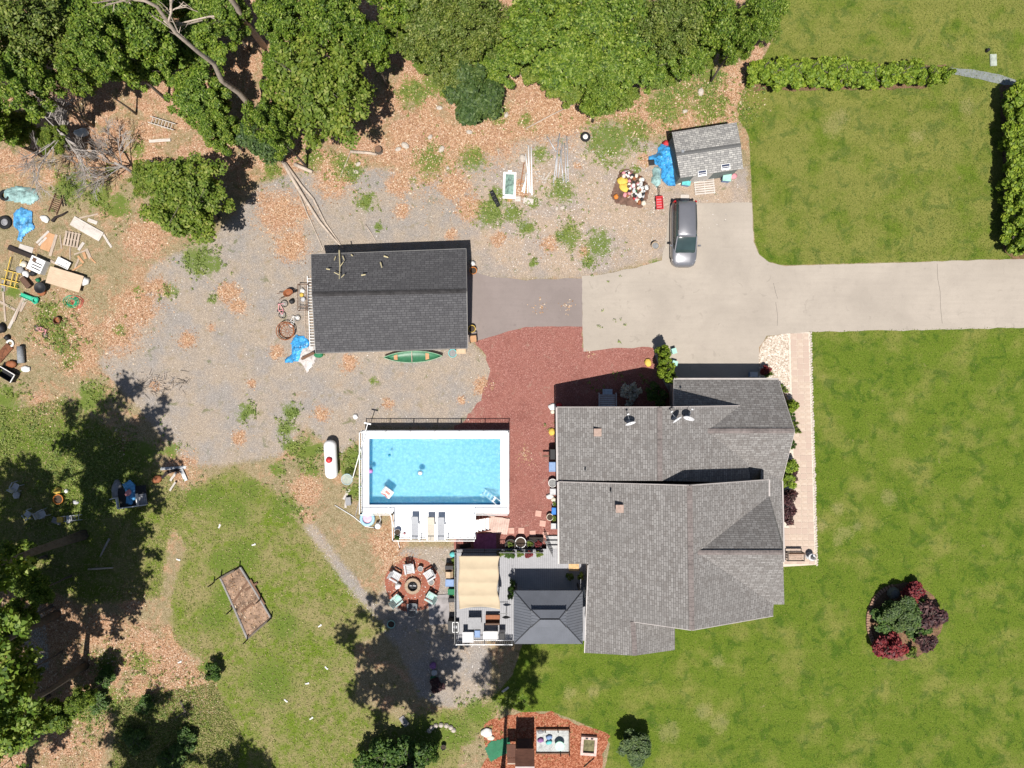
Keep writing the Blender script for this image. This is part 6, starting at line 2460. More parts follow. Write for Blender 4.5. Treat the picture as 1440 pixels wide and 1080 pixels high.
for (a, b) in (((-0.35, -1.0, 0.5), (-0.35, 1.0, 0.5)), ((0.35, -1.0, 0.5), (0.35, 1.0, 0.5)), ((-0.35, 1.0, 0.5), (0.5, 1.0, 0.5)), ((-0.35, -1.0, 0.5), (0.5, -1.0, 0.5)), ((-0.35, -0.75, 0.5), (0.5, -0.75, 0.5))):
    m = MB()
    m.bar(a, b, 0.05)
    m.build('rail', C('brown'), rack)
for sx in (-0.35, 0.35):
    for sy in (-1.0, 1.0):
        m = MB()
        m.box((sx, sy, 0.24), (0.05, 0.05, 0.48))
        m.build('leg', C('brown'), rack)
sack(426, 409, 0.2, 'white', 'white helmet shaped jug in the metal rack', 0.3, 2, name='jug', cat='jug')
sack(425, 415, 0.17, 'yellow', 'yellow green jug in the metal rack', 0.3, 4, name='jug', cat='jug')
sack(427, 421, 0.2, 'lgrey', 'light grey jug in the metal rack', 0.3, 5, name='jug', cat='jug')
wb = thing('wheelbarrow', 'rusty orange wheelbarrow bowl north of the pink bicycle', 'wheelbarrow', P(408, 413), R(20))
m = MB()
m.loft([[(math.cos(a) * 0.4 * f, math.sin(a) * 0.3 * f, z) for a in [k * math.pi / 6 for k in range(12)]] for f, z in ((0.6, 0.3), (1, 0.55), (0.94, 0.55), (0.5, 0.36))])
m.build('tray', C('rust'), wb)
for s in (-1, 1):
    m = MB()
    m.bar((-0.85, s * 0.24, 0.5), (0.5, s * 0.1, 0.28), 0.04)
    m.build('handle', W_BROWN, wb)
m = MB()
m.torus((0.52, 0, 0.18), 0.13, 0.05, 12, 6, 'Y')
m.build('wheel', RUBBER, wb)
bicycle(404, 436, R(80), 'pink', 'pink bicycle lying west of the garage', 0.85)
bicycle(418, 455, R(50), 'white', 'white bicycle with purple trim leaning against the ladders', 0.7)
sack(411, 424, 0.22, 'black', 'black helmet on the gravel beside the pink bicycle', 0.3, 6, name='helmet', cat='helmet')
bk = thing('wire_fire_basket', 'large round rusty wire basket beside the blue garage tarp', 'basket', P(404, 466))
for k, (r_, z) in enumerate(((0.5, 0.03), (0.62, 0.25), (0.7, 0.5))):
    m = MB()
    m.torus((0, 0, z), r_, 0.035, 20, 5)
    m.build('hoop', C('rust'), bk)
for k in range(12):
    a = k * math.pi / 6
    m = MB()
    m.bar((0.1 * math.cos(a), 0.1 * math.sin(a), 0.03), (0.5 * math.cos(a), 0.5 * math.sin(a), 0.03), 0.03)
    m.bar((0.5 * math.cos(a), 0.5 * math.sin(a), 0.03), (0.7 * math.cos(a), 0.7 * math.sin(a), 0.5), 0.03)
    m.build('wire', C('rust'), bk)
tarp([(410, 482), (416, 472), (428, 473), (436, 481), (433, 490), (424, 494), (420, 508), (402, 510), (401, 505), (412, 498)], 0.35, TARPB, 'crumpled blue tarp at the garage south west corner', 9.0)
tarp([(426, 490), (440, 486), (446, 500), (441, 512), (432, 524), (427, 514), (420, 508)], 0.3, CLOTHW, 'dirty white cloth heap beside the crumpled blue tarp', 4.0, name='cloth_heap', cat='cloth')
board((424, 505), (442, 496), 4, W_BROWN, 'brown plank lying on the dirty white cloth heap', z=0.42)
sack(448, 498, 0.3, 'green', 'bright green cloth bag under the garage eave', 0.25, 8, 1.3, name='bag')
# ================================================================== WEST SCRAP YARD
tarp([(6, 268), (25, 262), (50, 266), (56, 280), (44, 288), (24, 284), (8, 282)], 0.4, TARPG, 'grey green tarp heap in the shade west of the wooden rack', 14.0)
tarp([(20, 300), (30, 292), (46, 298), (46, 312), (50, 322), (42, 326), (36, 330), (30, 340), (25, 338), (28, 326), (20, 318)], 0.3, TARPB2, 'torn faded blue tarp by the black tyre', 21.0)
tyre(8, 313, 0.55, 'large black tyre next to the torn blue tarp', rim='grey')
tyre(8, 275, 0.45, 'black tyre in the shade beside the grey green tarp', rim=None)
ladder((84, 274), (74, 300), 12, W_BROWN, 'brown wooden slatted rack lying tilted on the litter', z=0.05, n=10, name='slatted_rack', cat='rack')
ladder((88, 275), (91, 290), 4, W_DARK, 'short dark wooden ladder beside the slatted rack', z=0.05, n=4, name='short_ladder', cat='ladder')
log([(75, 312), (80, 306), (88, 303), (96, 298)], 0.13, 0.06, 'dark twisted root below the slatted rack', W_DARK)
sack(64, 308, 0.25, 'white', 'white bag near the dark twisted root', 0.22, 3, 1.5, -0.6)
SCR = 'boards of the west scrap yard'
t = thing('cabinet_panel', 'long pale panelled cabinet door lying on the litter', 'cabinet door', P(123, 322), ang((102, 310), (144, 334)))
m = MB()
m.box((0, 0, 0.06), (2.6, 0.78, 0.1))
m.build('door_leaf', W_WHITE, t)
for x in (-0.7, 0.75):
    m = MB()
    m.box((x, 0, 0.12), (0.9, 0.5, 0.03))
    m.build('panel', W_WHITE, t)
board((124, 309), (137, 314), 5, W_WHITE, 'short white board beside the panelled cabinet door')
board((112, 307), (138, 301), 2, W_PALE, 'thin pale lath north of the panelled cabinet door')
board((146, 330), (157, 348), 3, W_WHITE, 'narrow white plank south of the panelled cabinet door')
pallet(102, 337, 1.15, 1.25, ang((94, 325), (90, 345)), W_PALE, 'pale wooden pallet with five open slats', 5)
board((111, 352), (118, 341), 4, W_WHITE, 'short white plank beside the wooden pallet')
board((63, 352), (72, 328), 14, W_ORANGE, 'wide orange plywood offcut between two white planks', th=0.02, name='plywood_sheet', cat='plywood')
board((52, 342), (69, 325), 3, W_WHITE, 'white plank north west of the orange plywood offcut')
board((55, 345), (66, 334), 3, W_WHITE, 'second white plank leaning on the orange plywood offcut')
board((71, 360), (80, 330), 4, W_PALE, 'long pale plank east of the orange plywood offcut')
board((85, 331), (87, 350), 1.6, W_PALE, 'thin upright lath between plank and pallet')
board((99, 348), (99, 366), 1.6, W_PALE, 'thin lath below the wooden pallet')
board((27, 348), (46, 354), 11, W_WHITE, 'greyish white board above the black beam', th=0.03)
board((13, 348), (49, 362), 7, W_DARK, 'long black beam across the scrap heap', th=0.12, name='beam', cat='beam')
board((20, 350), (46, 360), 3, W_DARK, 'second black beam alongside the long black beam', z=0.13, th=0.08, name='beam', cat='beam')
st = thing('stove_panel', 'white appliance with black slotted front in the scrap heap', 'appliance', P(58, 374), ang((46, 368), (68, 378)))
m = MB()
m.box((0, 0, 0.3), (1.15, 1.1, 0.6))
m.build('casing', WHITEP, st)
for k in range(3):
    m = MB()
    m.box((0.1, -0.3 + k * 0.22, 0.61), (0.75, 0.07, 0.03))
    m.build('slot', BLACKP, st)
m = MB()
m.box((-0.25, 0.3, 0.615), (0.3, 0.28, 0.04))
m.build('knob_panel', C('brown'), st)
sk_ = thing('white_sink', 'white sink basin lying beside the large plywood sheet', 'sink', P(92, 371), ang((82, 364), (102, 374)))
m = MB()
m.loft([[(-0.55 * f, -0.3 * f, z), (0.55 * f, -0.3 * f, z), (0.55 * f, 0.3 * f, z), (-0.55 * f, 0.3 * f, z)] for f, z in ((0.8, 0.02), (1, 0.3), (0.9, 0.3), (0.72, 0.12))])
m.build('basin', WHITEP, sk_)
m = MB()
m.tube([(0.4, 0.2, 0.3), (0.4, 0.2, 0.45), (0.3, 0.1, 0.45)], 0.03, 6)
m.build('tap', DARKMET, sk_)
board((68, 386), (115, 400), 24, W_PLY, 'large pale plywood sheet in the middle of the scrap heap', z=0.4, th=0.04, name='plywood_sheet', cat='plywood')
bin_(91, 393, 1.8, 0.7, 0.38, 'black', 'black', 'low dark box under the large plywood sheet', ang((68, 386), (115, 400)), name='box', cat='box')
sack(120, 396, 0.32, 'white', 'white plastic bag at the end of the large plywood sheet', 0.4, 9, 1.4, 0.3)
for k, (a, b, w) in enumerate((((100, 382), (116, 372), 2), ((106, 377), (112, 362), 2.5), ((110, 360), (118, 370), 3), ((122, 350), (128, 364), 4), ((127, 362), (135, 370), 2), ((105, 358), (122, 352), 1.8), ((118, 355), (121, 364), 4), ((70, 366), (82, 372), 3))):
    board(a, b, w, W_PALE if k % 2 else W_ORANGE, 'splintered pale board fragment scattered by the white sink', group='board fragments by the white sink', name='board_fragment')
cot = thing('metal_bed_frame', 'yellow metal bed frame lying at the scrap heap edge', 'bed frame', P(21, 387), R(-14))
for (a, b) in (((-0.5, -0.9, 0.2), (-0.5, 1.3, 0.2)), ((0.35, -0.9, 0.2), (0.35, 1.3, 0.2)), ((-0.75, 0.2, 0.2), (0.6, 0.2, 0.2)), ((-0.8, -0.5, 0.2), (0.55, -0.5, 0.2)), ((-0.85, -0.95, 0.2), (0.6, -0.95, 0.2)), ((0.0, -0.9, 0.2), (0.0, 0.2, 0.2))):
    m = MB()
    m.bar(a, b, 0.06)
    m.build('rail', C('yellow'), cot)
for (x, y) in ((-0.5, 1.25), (0.35, 1.25), (-0.5, -0.9), (0.35, -0.9)):
    m = MB()
    m.box((x, y, 0.09), (0.05, 0.05, 0.18))
    m.build('leg', C('yellow'), cot)
for k, (x, y, c, r_) in enumerate(((35, 372, 'cream', .25), (30, 380, 'grey', .3), (38, 386, 'white', .25), (48, 385, 'black', .22), (33, 392, 'tan', .22), (42, 376, 'brown', .2), (55, 394, 'green', .16))):
    nm = {'cream': 'cream', 'grey': 'grey', 'white': 'white', 'black': 'black', 'tan': 'tan', 'brown': 'brown', 'green': 'green'}[c]
    sack(x, y, r_, c, '%s rubbish bag between the yellow bed frame and the white appliance' % nm, 0.3, k + 3, 1.2, k, 'rubbish_bag', 'bag')
bin_(40, 398, 0.9, 0.4, 0.35, 'brown', 'brown', 'brown suitcase shaped box tipped below the white appliance', R(-50), name='suitcase', cat='suitcase')
gr = thing('kettle_grill', 'black upturned barbecue bowl over a rusty base', 'barbecue', P(63, 406))
m = MB()
m.lathe([(0.15, 0.3), (0.38, 0.42), (0.45, 0.58), (0.4, 0.58), (0.3, 0.45), (0.02, 0.4)], 16)
m.build('bowl', C('black'), gr, True)
m = MB()
m.lathe([(0.3, 0.0), (0.34, 0.2), (0.2, 0.32), (0.02, 0.33)], 12, (-0.15, -0.25, 0))
m.build('base', C('rust'), gr)
sl = thing('plastic_slide', 'bright green plastic slide piece next to the white planks', 'slide', P(43, 419), ang((31, 413), (55, 423)))
m = MB()
m.loft([[(x, -w, 0.2 + h), (x, -w * 0.8, 0.08 + h), (x, w * 0.8, 0.08 + h), (x, w, 0.2 + h), (x, w * 0.85, 0.22 + h), (x, w * 0.7, 0.12 + h), (x, -w * 0.7, 0.12 + h), (x, -w * 0.85, 0.22 + h)] for x, w, h in ((-0.65, 0.16, 0.12), (-0.2, 0.17, 0.1), (0.3, 0.19, 0.02), (0.6, 0.3, 0.0), (0.75, 0.2, 0.0))])
m.build('chute', simple('slide_green', (0.03, 0.36, 0.22), 0.45), sl)
m = MB()
m.torus((0.55, 0, 0.24), 0.2, 0.04, 14, 5)
m.build('end_ring', simple('slide_green', (0.03, 0.36, 0.22)), sl)
board((13, 462), (36, 416), 4, W_WHITE, 'long white plank running down from the green slide', z=0.0, th=0.05)
board((20, 452), (33, 418), 3, W_PALE, 'pale plank close beside the long white plank', z=0.06)
board((29, 438), (40, 418), 3.5, W_PALE, 'shorter pale plank below the green slide')
board((6, 394), (5, 410), 5, W_GREY, 'dark grey board at the yard edge above the thin pole')
board((5, 411), (8, 452), 2.4, W_PALE, 'thin pale pole standing off from the long white plank')
board((0, 424), (22, 436), 3, W_PALE, 'pale lath crossing behind the thin pale pole')


def coil(px, py, r, mat, label, turns=6, seed=0, name='garden_hose'):
    rg = random.Random(seed)
    m = MB()
    pts = []
    for k in range(turns * 14):
        a = k / 14 * 2 * math.pi
        rr = r * (0.45 + 0.55 * abs(math.sin(k * 0.071 + seed)) + rg.uniform(-0.05, 0.05))
        pts.append((rr * math.cos(a) * 1.05 + 0.1 * math.sin(k * 0.1), rr * math.sin(a) * 0.95, 0.025 + 0.004 * (k % 17)))
    m.tube(pts, 0.022, 5)
    put(m, name, mat, label, 'hose', P(px, py))


coil(101, 424, 0.5, simple('green_hose', (0.02, 0.30, 0.15), 0.5), 'tangled green garden hose on the dry grass', 6, 1)
coil(108, 425, 0.55, simple('red_hose', (0.45, 0.10, 0.07), 0.6), 'loose red cable tangled around the green hose', 3, 2, 'extension_cable')
rr_ = thing('rusty_drum_ring', 'small rusty open drum on the grass', 'drum', P(83, 451))
m = MB()
m.lathe([(0.27, 0), (0.29, 0.3), (0.25, 0.3), (0.24, 0.08), (0.02, 0.07)], 16)
m.build('shell', C('rust'), rr_)
m = MB()
m.torus((0, 0, 0.3), 0.27, 0.03, 16, 5)
m.build('rim', C('brown'), rr_)
bicycle(56, 470, R(-40), 'pink', 'child bicycle frame lying on the dry grass', 0.8)
ts = MB().torus((0, 0, 0.07), 0.24, 0.09, 16, 6, 'Z', 0.6)
put(ts, 'swim_ring', C('white'), 'white ring lying above the grey roll', 'ring', P(15, 483), smooth=True)
rl = thing('carpet_roll', 'grey rolled carpet on the dry litter', 'carpet roll', P(32.5, 499), R(93))
m = MB()
m.tube([(-0.65, 0, 0.25), (0.65, 0, 0.25)], 0.25, 14)
m.build('roll', simple('grey_carpet', (0.21, 0.22, 0.23), 0.95, 0.3, 9), rl, True)
m = MB()
m.tube([(0.652, 0, 0.25), (0.67, 0, 0.25)], [0.16, 0.1], 12)
m.build('rolled_end', C('black'), rl)
box_ = thing('open_dumpster_bin', 'open black metal box with white rim by the yard edge', 'metal box', P(14, 526), ang((2, 516), (26, 530)))
m = MB()
m.loft([[(-0.75 * f, -0.35 * f, z), (0.75 * f, -0.35 * f, z), (0.75 * f, 0.35 * f, z), (-0.75 * f, 0.35 * f, z)] for f, z in ((0.95, 0.0), (1, 0.6), (0.94, 0.6), (0.9, 0.06))])
m.build('shell', C('black'), box_)
m = MB()
for (a, b) in (((-0.75, 0.35), (0.75, 0.35)), ((0.75, 0.35), (0.75, -0.35))):
    m.bar((a[0], a[1], 0.62), (b[0], b[1], 0.62), 0.06)
m.build('rim', C('white'), box_)
board((-4, 507), (14, 486), 12, simple('rusted_sheet', (0.15, 0.06, 0.03), 0.9, 0.5), 'rusted metal sheet above the open black box', z=0.1, th=0.02, name='metal_sheet', cat='sheet')
sack(18, 512, 0.3, 'rust', 'rusty crumpled metal between sheet and black box', 0.35, 5, 1.5, name='scrap_metal', cat='scrap')
sack(37, 519, 0.25, 'white', 'white paper sack beside the open black box', 0.2, 8, 1.5)
sack(3, 462, 0.4, 'black', 'black rubbish bag at the yard edge over the white ring', 0.5, 10, 1, name='rubbish_bag')
sack(12, 475, 0.22, 'black', 'smaller black rubbish bag touching the white ring', 0.35, 11, 1, name='rubbish_bag')
ladder((210, 168), (246, 179), 9, W_WHITE, 'whitish wooden ladder lying in the brush clearing', z=0.3, n=8)
board((224, 224), (230, 252), 3, W_ORANGE, 'upright orange board in the brush clearing', z=0.1)
board((210, 199), (240, 197), 4, W_WHITE, 'white plank in the brush clearing', z=0.1)
sack(115, 187, 0.35, 'white', 'white sheet caught under the grey dead tree', 0.2, 6, 1.8, name='sheet', cat='sheet')
# brush heap in the gravel edge
bh = thing('brush_heap', 'low heap of dead twigs and wood chips on the gravel', 'brush heap', P(225, 542))
rg = random.Random(4)
for k in range(110):
    m = MB()
    x, y = rg.gauss(0, 0.9), rg.gauss(0, 0.4)
    a = rg.gauss(0.2, 0.8)
    L = rg.uniform(0.15, 0.7)
    m.tube([(x, y, 0.03 + rg.random() * 0.15), (x + L * math.cos(a), y + L * math.sin(a), 0.05 + rg.random() * 0.15)], [0.022, 0.012], 4)
    m.build('twig', (BARKG, BARKP, BARKP, BARK)[k % 4], bh)
# ================================================================== SHADED YARD UNDER THE TALL TREE
PCW = C('lgrey')
lawn_chair(28, 683, (0.5, -0.9), PCW, 'pale plastic chair farthest from the ladder cart in the tree shade')
lawn_chair(45, 722, (-0.7, -0.6), PCW, 'pale plastic chair between the other two in the tree shade')
lawn_chair(65, 721, (0.8, -0.4), PCW, 'pale plastic chair nearest the ladder cart in the tree shade')
sack(25, 696, 0.28, 'lgrey', 'pale bag beside the farthest plastic chair', 0.3, 4)
pot(86, 701, 0.38, 0.4, 'orange', 'orange tub in the tree shade', name='tub', cat='tub')
sack(82, 690, 0.28, 'yellow', 'yellow bag on the orange tub', 0.3, 3, z=0.0)
sack(95, 690, 0.16, 'white', 'small white bottle crate by the orange tub', 0.3, 9, name='bottle', cat='bottle')
sack(108, 706, 0.24, 'lgrey', 'pale paper sack on the grass by the tall tree', 0.25, 6, 0.7, 1.4)
ladder((86, 730), (116, 727), 7, STEEL, 'grey metal ladder frame with a yellow box on it', z=0.35, n=6)
bin_(90, 729, 0.4, 0.4, 0.5, 'yellow', 'yellow', 'small yellow box on the grey ladder frame', name='box', cat='box')
board((74, 730), (86, 735), 8, W_GREY, 'grey board leaning at the end of the ladder frame', z=0.1)
bin_(101, 729, 0.3, 0.5, 0.4, 'lgrey', 'lgrey', 'pale grey crate beside the yellow box', name='crate', cat='crate')
trl = thing('utility_trailer', 'dark utility trailer with white rails in the shade', 'trailer', P(191, 695), R(8))
m = MB()
m.box((0, -0.1, 0.45), (2.2, 1.5, 0.06))
m.build('bed', C('black'), trl)
for (a, b) in (((-1.1, -0.85, 0.7), (1.1, -0.85, 0.7)), ((-1.1, -0.85, 0.7), (-1.1, 0.0, 0.7)), ((0.45, -0.85, 0.7), (0.45, 0.1, 0.7)), ((-1.6, -0.05, 0.7), (-1.1, 0.0, 0.7))):
    m = MB()
    m.bar(a, b, 0.06, 0.3)
    m.build('side_rail', C('white'), trl)
m = MB()
m.box((0.78, -0.4, 0.52), (0.6, 0.8, 0.06))
m.build('ramp_mesh', C('grey'), trl)
for s in (-1, 1):
    m = MB()
    m.torus((0, s * 0.75 - 0.1, 0.26), 0.19, 0.07, 14, 6, 'Y')
    m.build('wheel', RUBBER, trl)
tb = tarp([(178, 680), (188, 674), (196, 682), (196, 700), (190, 708), (183, 706), (184, 694)], 0.45, TARPB2, 'deep blue tarp bundled on the utility trailer', 6.0, z0=0.5)
sack(167, 688, 0.4, 'grey', 'long dark grey sack beside the utility trailer', 0.6, 7, 2.0, R(85))
sack(181, 693, 0.2, 'pink', 'pinkish cloth on top of the blue trailer tarp', 0.2, 8, 1.4, 0.9, z=0.85, name='cloth')
for k, (a, b, w, mt_) in enumerate((((226, 659), (262, 657), 4, STEEL), ((232, 666), (250, 660), 4, W_DARK), ((255, 660), (262, 676), 5, STEEL), ((240, 676), (248, 664), 3, W_WHITE), ((239, 690), (247, 678), 2.5, W_WHITE), ((228, 672), (236, 664), 4, W_DARK))):
    board(a, b, w, mt_, ('long grey metal strip on the scrap pile by the gravel edge', 'dark timber piece on the scrap pile by the gravel edge', 'bent grey metal strip at the scrap pile east end', 'white board under the grey metal strips', 'lone white stick below the scrap pile', 'short dark timber at the scrap pile west end')[k], z=0.05 * k)
sack(222, 674, 0.3, 'rust', 'rusty canister beside the scrap pile by the gravel edge', 0.3, 4, 1.4, 0.4, name='canister', cat='canister')
# ================================================================== GARDEN BED ON THE WEST LAWN
gb = thing('raised_garden_bed', 'log edged raised garden bed with posts on the west lawn', 'garden bed', P(347, 848))
bp = [(311, 812), (339, 797), (382, 868), (349, 897)]
o0 = P(347, 848)
w = [P(*q) - o0 for q in bp]
m = MB()
m.prism([(q.x, q.y) for q in w], 0.0, 0.14)
gbs = m.build('soil', simple('garden_soil', (0.22, 0.145, 0.10), 0.95, 0.75, 4.0, bump=0.7), gb)
for i in range(4):
    m = MB()
    a, b = w[i], w[(i + 1) % 4]
    m.tube([a + Vector((0, 0, 0.16)), a.lerp(b, 0.5) + Vector((0.02, 0.03, 0.17)), b + Vector((0, 0, 0.16))], [0.09, 0.085, 0.075], 7)
    m.build('edge_log', W_GREY if i % 2 else BARK, gb)
for q in ((301, 819), (311, 810), (337, 797), (382, 868), (349, 898), (326, 857), (367, 842)):
    m = MB()
    c = P(*q) - o0
    m.tube([(c.x, c.y, 0), (c.x + 0.03, c.y, 1.1)], 0.05, 6)
    m.build('post', W_DARK, gb)
for (a, b) in (((324, 853), (350, 815)), ((352, 815), (372, 850)), ((340, 860), (356, 848)), ((345, 830), (362, 820))):
    board(a, b, 3, W_BROWN, 'weathered stick lying on the soil of the raised garden bed', z=0.14, name='stick', cat='stick', group='sticks on the garden bed')
for k, (x, y, a) in enumerate(((309, 740, 1.1), (357, 766, 0.2), (251, 787, -0.4), (432, 961, 0.1), (459, 939, -0.9), (402, 985, -0.8), (450, 880, 0.5), (253, 931, 0.3), (438, 1010, 0.5))):
    m = MB()
    m.box((0, 0, 0.03), (0.3, 0.1, 0.05), 0, 0.0, 0.1)
    m.box((0.1, 0.03, 0.06), (0.14, 0.1, 0.03), 0.6)
    put(m, 'litter_scrap', C('white'), 'white scrap of litter dropped on the west lawn', 'litter', P(x, y), a, 'white scraps on the west lawn')
# ================================================================== FIRE PIT
m = MB()
c0 = P(580, 822)
m.M = Matrix.Translation(c0)
m.poly([(2.15 * math.cos(a) * (1 + 0.03 * math.sin(a * 5)), 2.15 * math.sin(a) * (1 + 0.03 * math.cos(a * 7)), 0.008) for a in [k * math.pi / 24 for k in range(48)]])
o = m.build('fire_pit_patio', simple('red_brick_dust', (0.24, 0.085, 0.055), 0.95, 0.3, 9.0, bump=0.4))
struct(o)
fp = thing('fire_pit', 'round stone ring fire pit with ash inside', 'fire pit', P(581, 823))
st_m = MB().box((0, 0, 0.15), (0.2, 0.24, 0.3)).mesh('ring_stone', simple('tan_ring_stone', (0.36, 0.27, 0.19), 0.9, 0.3, 5))
for k in range(16):
    a = k * math.pi / 8
    o = bpy.data.objects.new('ring_stone', st_m)
    COL.objects.link(o)
    o.parent = fp
    o.location = (0.5 * math.cos(a), 0.5 * math.sin(a), random.uniform(-0.02, 0.02))
    o.rotation_euler = (0, 0, a + math.pi / 2)
m = MB()
m.lathe([(0.42, 0.02), (0.3, 0.05), (0.02, 0.06)], 14)
m.build('ash', simple('black_ash', (0.02, 0.02, 0.021), 0.95), fp)
for k in range(5):
    m = MB()
    a = k * 1.3
    m.tube([(-0.25 * math.cos(a), -0.25 * math.sin(a), 0.1), (0.25 * math.cos(a), 0.25 * math.sin(a), 0.14)], 0.05, 6)
    m.build('charred_log', C('black') if k else C('lgrey'), fp)
ADW, ADG, ADM = C('lgrey'), simple('minty_grey_resin', (0.30, 0.40, 0.38), 0.6), simple('slate_resin', (0.10, 0.115, 0.13), 0.6)
# photo shows each chair's back outermost, facing the fire
adirondack(577, 799, (4, 24), ADW, 'pale grey adirondack chair on the north side of the fire pit', name='adirondack_chair')
adirondack(558, 809, (22, 12), ADW, 'pale adirondack chair on the north west side of the fire pit')
adirondack(604, 807, (-23, 14), ADW, 'pale adirondack chair on the north east side of the fire pit')
adirondack(560, 841, (20, -18), ADG, 'minty adirondack chair with green cushion south west of the fire pit')
adirondack(606, 837, (-24, -14), ADG, 'minty adirondack chair at the concrete pad corner')
adirondack(581, 852, (0, -28), ADM, 'slate grey adirondack chair south of the fire pit')
for (x, y, a) in ((560, 841, 0.7), (607, 837, -0.5)):
    sack(x, y, 0.22, 'mint', ('green towel draped on the south west minty chair' if x < 580 else 'green towel draped on the minty chair by the concrete pad'), 0.06, int(x), 1.1, a, name='towel', cat='towel', z=0.36)
pot(592, 798, 0.2, 0.4, 'lgrey', 'pale bucket between the north chairs of the fire pit', fill='dark_contents', name='bucket', cat='bucket')
sack(560, 823, 0.22, 'white', 'white and black bag between the west chairs of the fire pit', 0.4, 3, 1.2, 0.8)
pot(607, 817, 0.24, 0.35, 'cream', 'small cream side stool east of the fire pit', fill='dry_contents', name='stool', cat='stool')
pot(551, 876, 0.3, 0.35, 'mint', 'mint tub on the shady gravel south of the chairs', name='tub', cat='tub')
m = MB()
m.M = Matrix.Translation(P(617.5, 857)) @ Euler((0, 0, R(3))).to_matrix().to_4x4()
m.box((0, 0, 0.03), (1.6, 2.3, 0.07))
o = m.build('concrete_pad', simple('stained_concrete', (0.28, 0.26, 0.26), 0.9, 0.3, 2.0))
struct(o)
# ================================================================== DECK FURNISHINGS
grl = thing('gas_grill', 'brown and black gas grill by the canopy edge', 'grill', P(633, 800))
m = MB()
m.box((0, 0, 0.45), (0.62, 0.95, 0.75))
m.build('cabinet', C('brown'), grl)
m = MB()
m.loft([[(-0.3, y, 0.84), (-0.24, y, 1.05), (0.1, y, 1.12), (0.3, y, 0.84)] for y in (-0.42, 0.05)])
m.build('hood', C('tan'), grl)
m = MB()
m.box((0, 0.34, 0.88), (0.62, 0.28, 0.1))
m.build('side_shelf', C('black'), grl)
bin_(633.5, 816, 0.62, 0.52, 0.7, 'navy', 'steelblue', 'blue storage bin south of the gas grill')
bin_(635.5, 829, 0.5, 0.42, 0.6, 'green', 'green', 'green storage bin south of the blue storage bin')
bin_(636, 841, 0.5, 0.3, 0.5, 'black', 'black', 'black box between the green bin and the concrete pad', name='box', cat='box')
for k, (x, y) in enumerate(((640, 788), (642, 797), (643, 806), (642, 822), (641, 832))):
    pot(x, y, 0.2, 0.3, 'yellow' if k % 2 else 'tan', '%s flower pot from the north along the shade canopy' % ORD[k], z=0.0, plant=(KF.crown, 0.32), group='potted flowers beside the canopy', name='flower_pot', cat='flower pot')
sack(637, 779, 0.22, 'teal', 'teal watering can at the canopy north west corner', 0.35, 4, 1.2, name='watering_can', cat='watering can')
# outdoor sofa, tables, cooker under the tree shade
sf = thing('outdoor_sofa', 'rust coloured cushioned bench near the south deck rail', 'bench', P(693, 867, DK))
m = MB()
m.box((0, 0, 0.36), (1.1, 0.5, 0.14))
m.build('seat', C('rust'), sf)
m = MB()
m.box((0, -0.3, 0.62), (1.1, 0.12, 0.45))
m.build('backrest', C('brown'), sf)
for sx in (-1, 1):
    for sy in (-1, 1):
        m = MB()
        m.box((sx * 0.48, sy * 0.2, 0.14), (0.06, 0.06, 0.29))
        m.build('leg', DARKMET, sf)


def table(px, py, w, d, h, mat, label, z=DK, rz=0.0, name='table'):
    t = thing(name, label, 'table', P(px, py, z), rz)
    m = MB()
    m.box((0, 0, h - 0.025), (w, d, 0.05))
    m.build('tabletop', mat, t)
    for sx in (-1, 1):
        for sy in (-1, 1):
            m = MB()
            m.box((sx * (w / 2 - 0.06), sy * (d / 2 - 0.06), (h - 0.05) / 2), (0.05, 0.05, h - 0.05))
            m.build('leg', DARKMET, t)
    return t


table(659, 891, 0.85, 0.8, 0.8, C('lgrey'), 'square pale table at the south west corner of the deck')
table(690, 888, 1.1, 0.6, 0.85, C('white'), 'long white table at the south deck rail')
bin_(706, 889, 0.45, 0.5, 0.8, 'white', 'black', 'white cooler with dark lid beside the long white table', z=DK, name='cooler', cat='cooler')
bin_(672, 886, 0.4, 0.5, 0.8, 'black', 'steelblue', 'black smoker with blue grey lid between the two tables', z=DK, name='smoker', cat='smoker')
table(668, 872, 1.0, 0.9, 0.75, C('grey'), 'dark grey dining table beside the rust coloured bench')
ht = thing('outdoor_heater', 'black boxy stove with white frame by the concrete pad', 'stove', P(639, 876))
m = MB()
m.box((0, 0, 0.5), (0.85, 0.95, 1.0))
m.build('cabinet', C('black'), ht)
m = MB()
for (a, b) in (((-0.05, -0.35), (0.38, -0.35)), ((0.38, -0.35), (0.38, 0.4)), ((0.38, 0.4), (-0.05, 0.4)), ((-0.05, 0.4), (-0.05, -0.35))):
    m.bar((a[0], a[1], 1.02), (b[0], b[1], 1.02), 0.04)
m.build('top_frame', WHITE, ht)
m = MB()
m.lathe([(0.12, 1.0), (0.14, 1.03), (0.08, 1.06), (0.02, 1.06)], 10, (0.16, 0.05, 0))
m.build('burner', C('lgrey'), ht)
sack(646, 893, 0.16, 'pink', 'pinkish cloth at the foot of the black boxy stove', 0.15, 5, 1.4, 0.7, name='cloth', cat='cloth')
bh_ = thing('bird_feeder', 'black bird shaped ornament on a pole by the gazebo', 'ornament', P(712, 860, DK))
m = MB()
m.tube([(0, 0, 0), (0, 0, 1.3)], 0.025, 6)
m.build('pole', DARKMET, bh_)
m = MB()
m.loft([[(x, -w, 1.3), (x, 0, 1.3 + w), (x, w, 1.3), (x, 0, 1.3 - w * 0.6)] for x, w in ((-0.3, 0.02), (-0.1, 0.12), (0.1, 0.1), (0.22, 0.06), (0.34, 0.01))])
m.build('bird', C('black'), bh_)
m = MB()
m.bar((-0.55, 0.25, 1.2), (0.1, 0.25, 1.2), 0.04)
m.build('hanger', DARKMET, bh_)
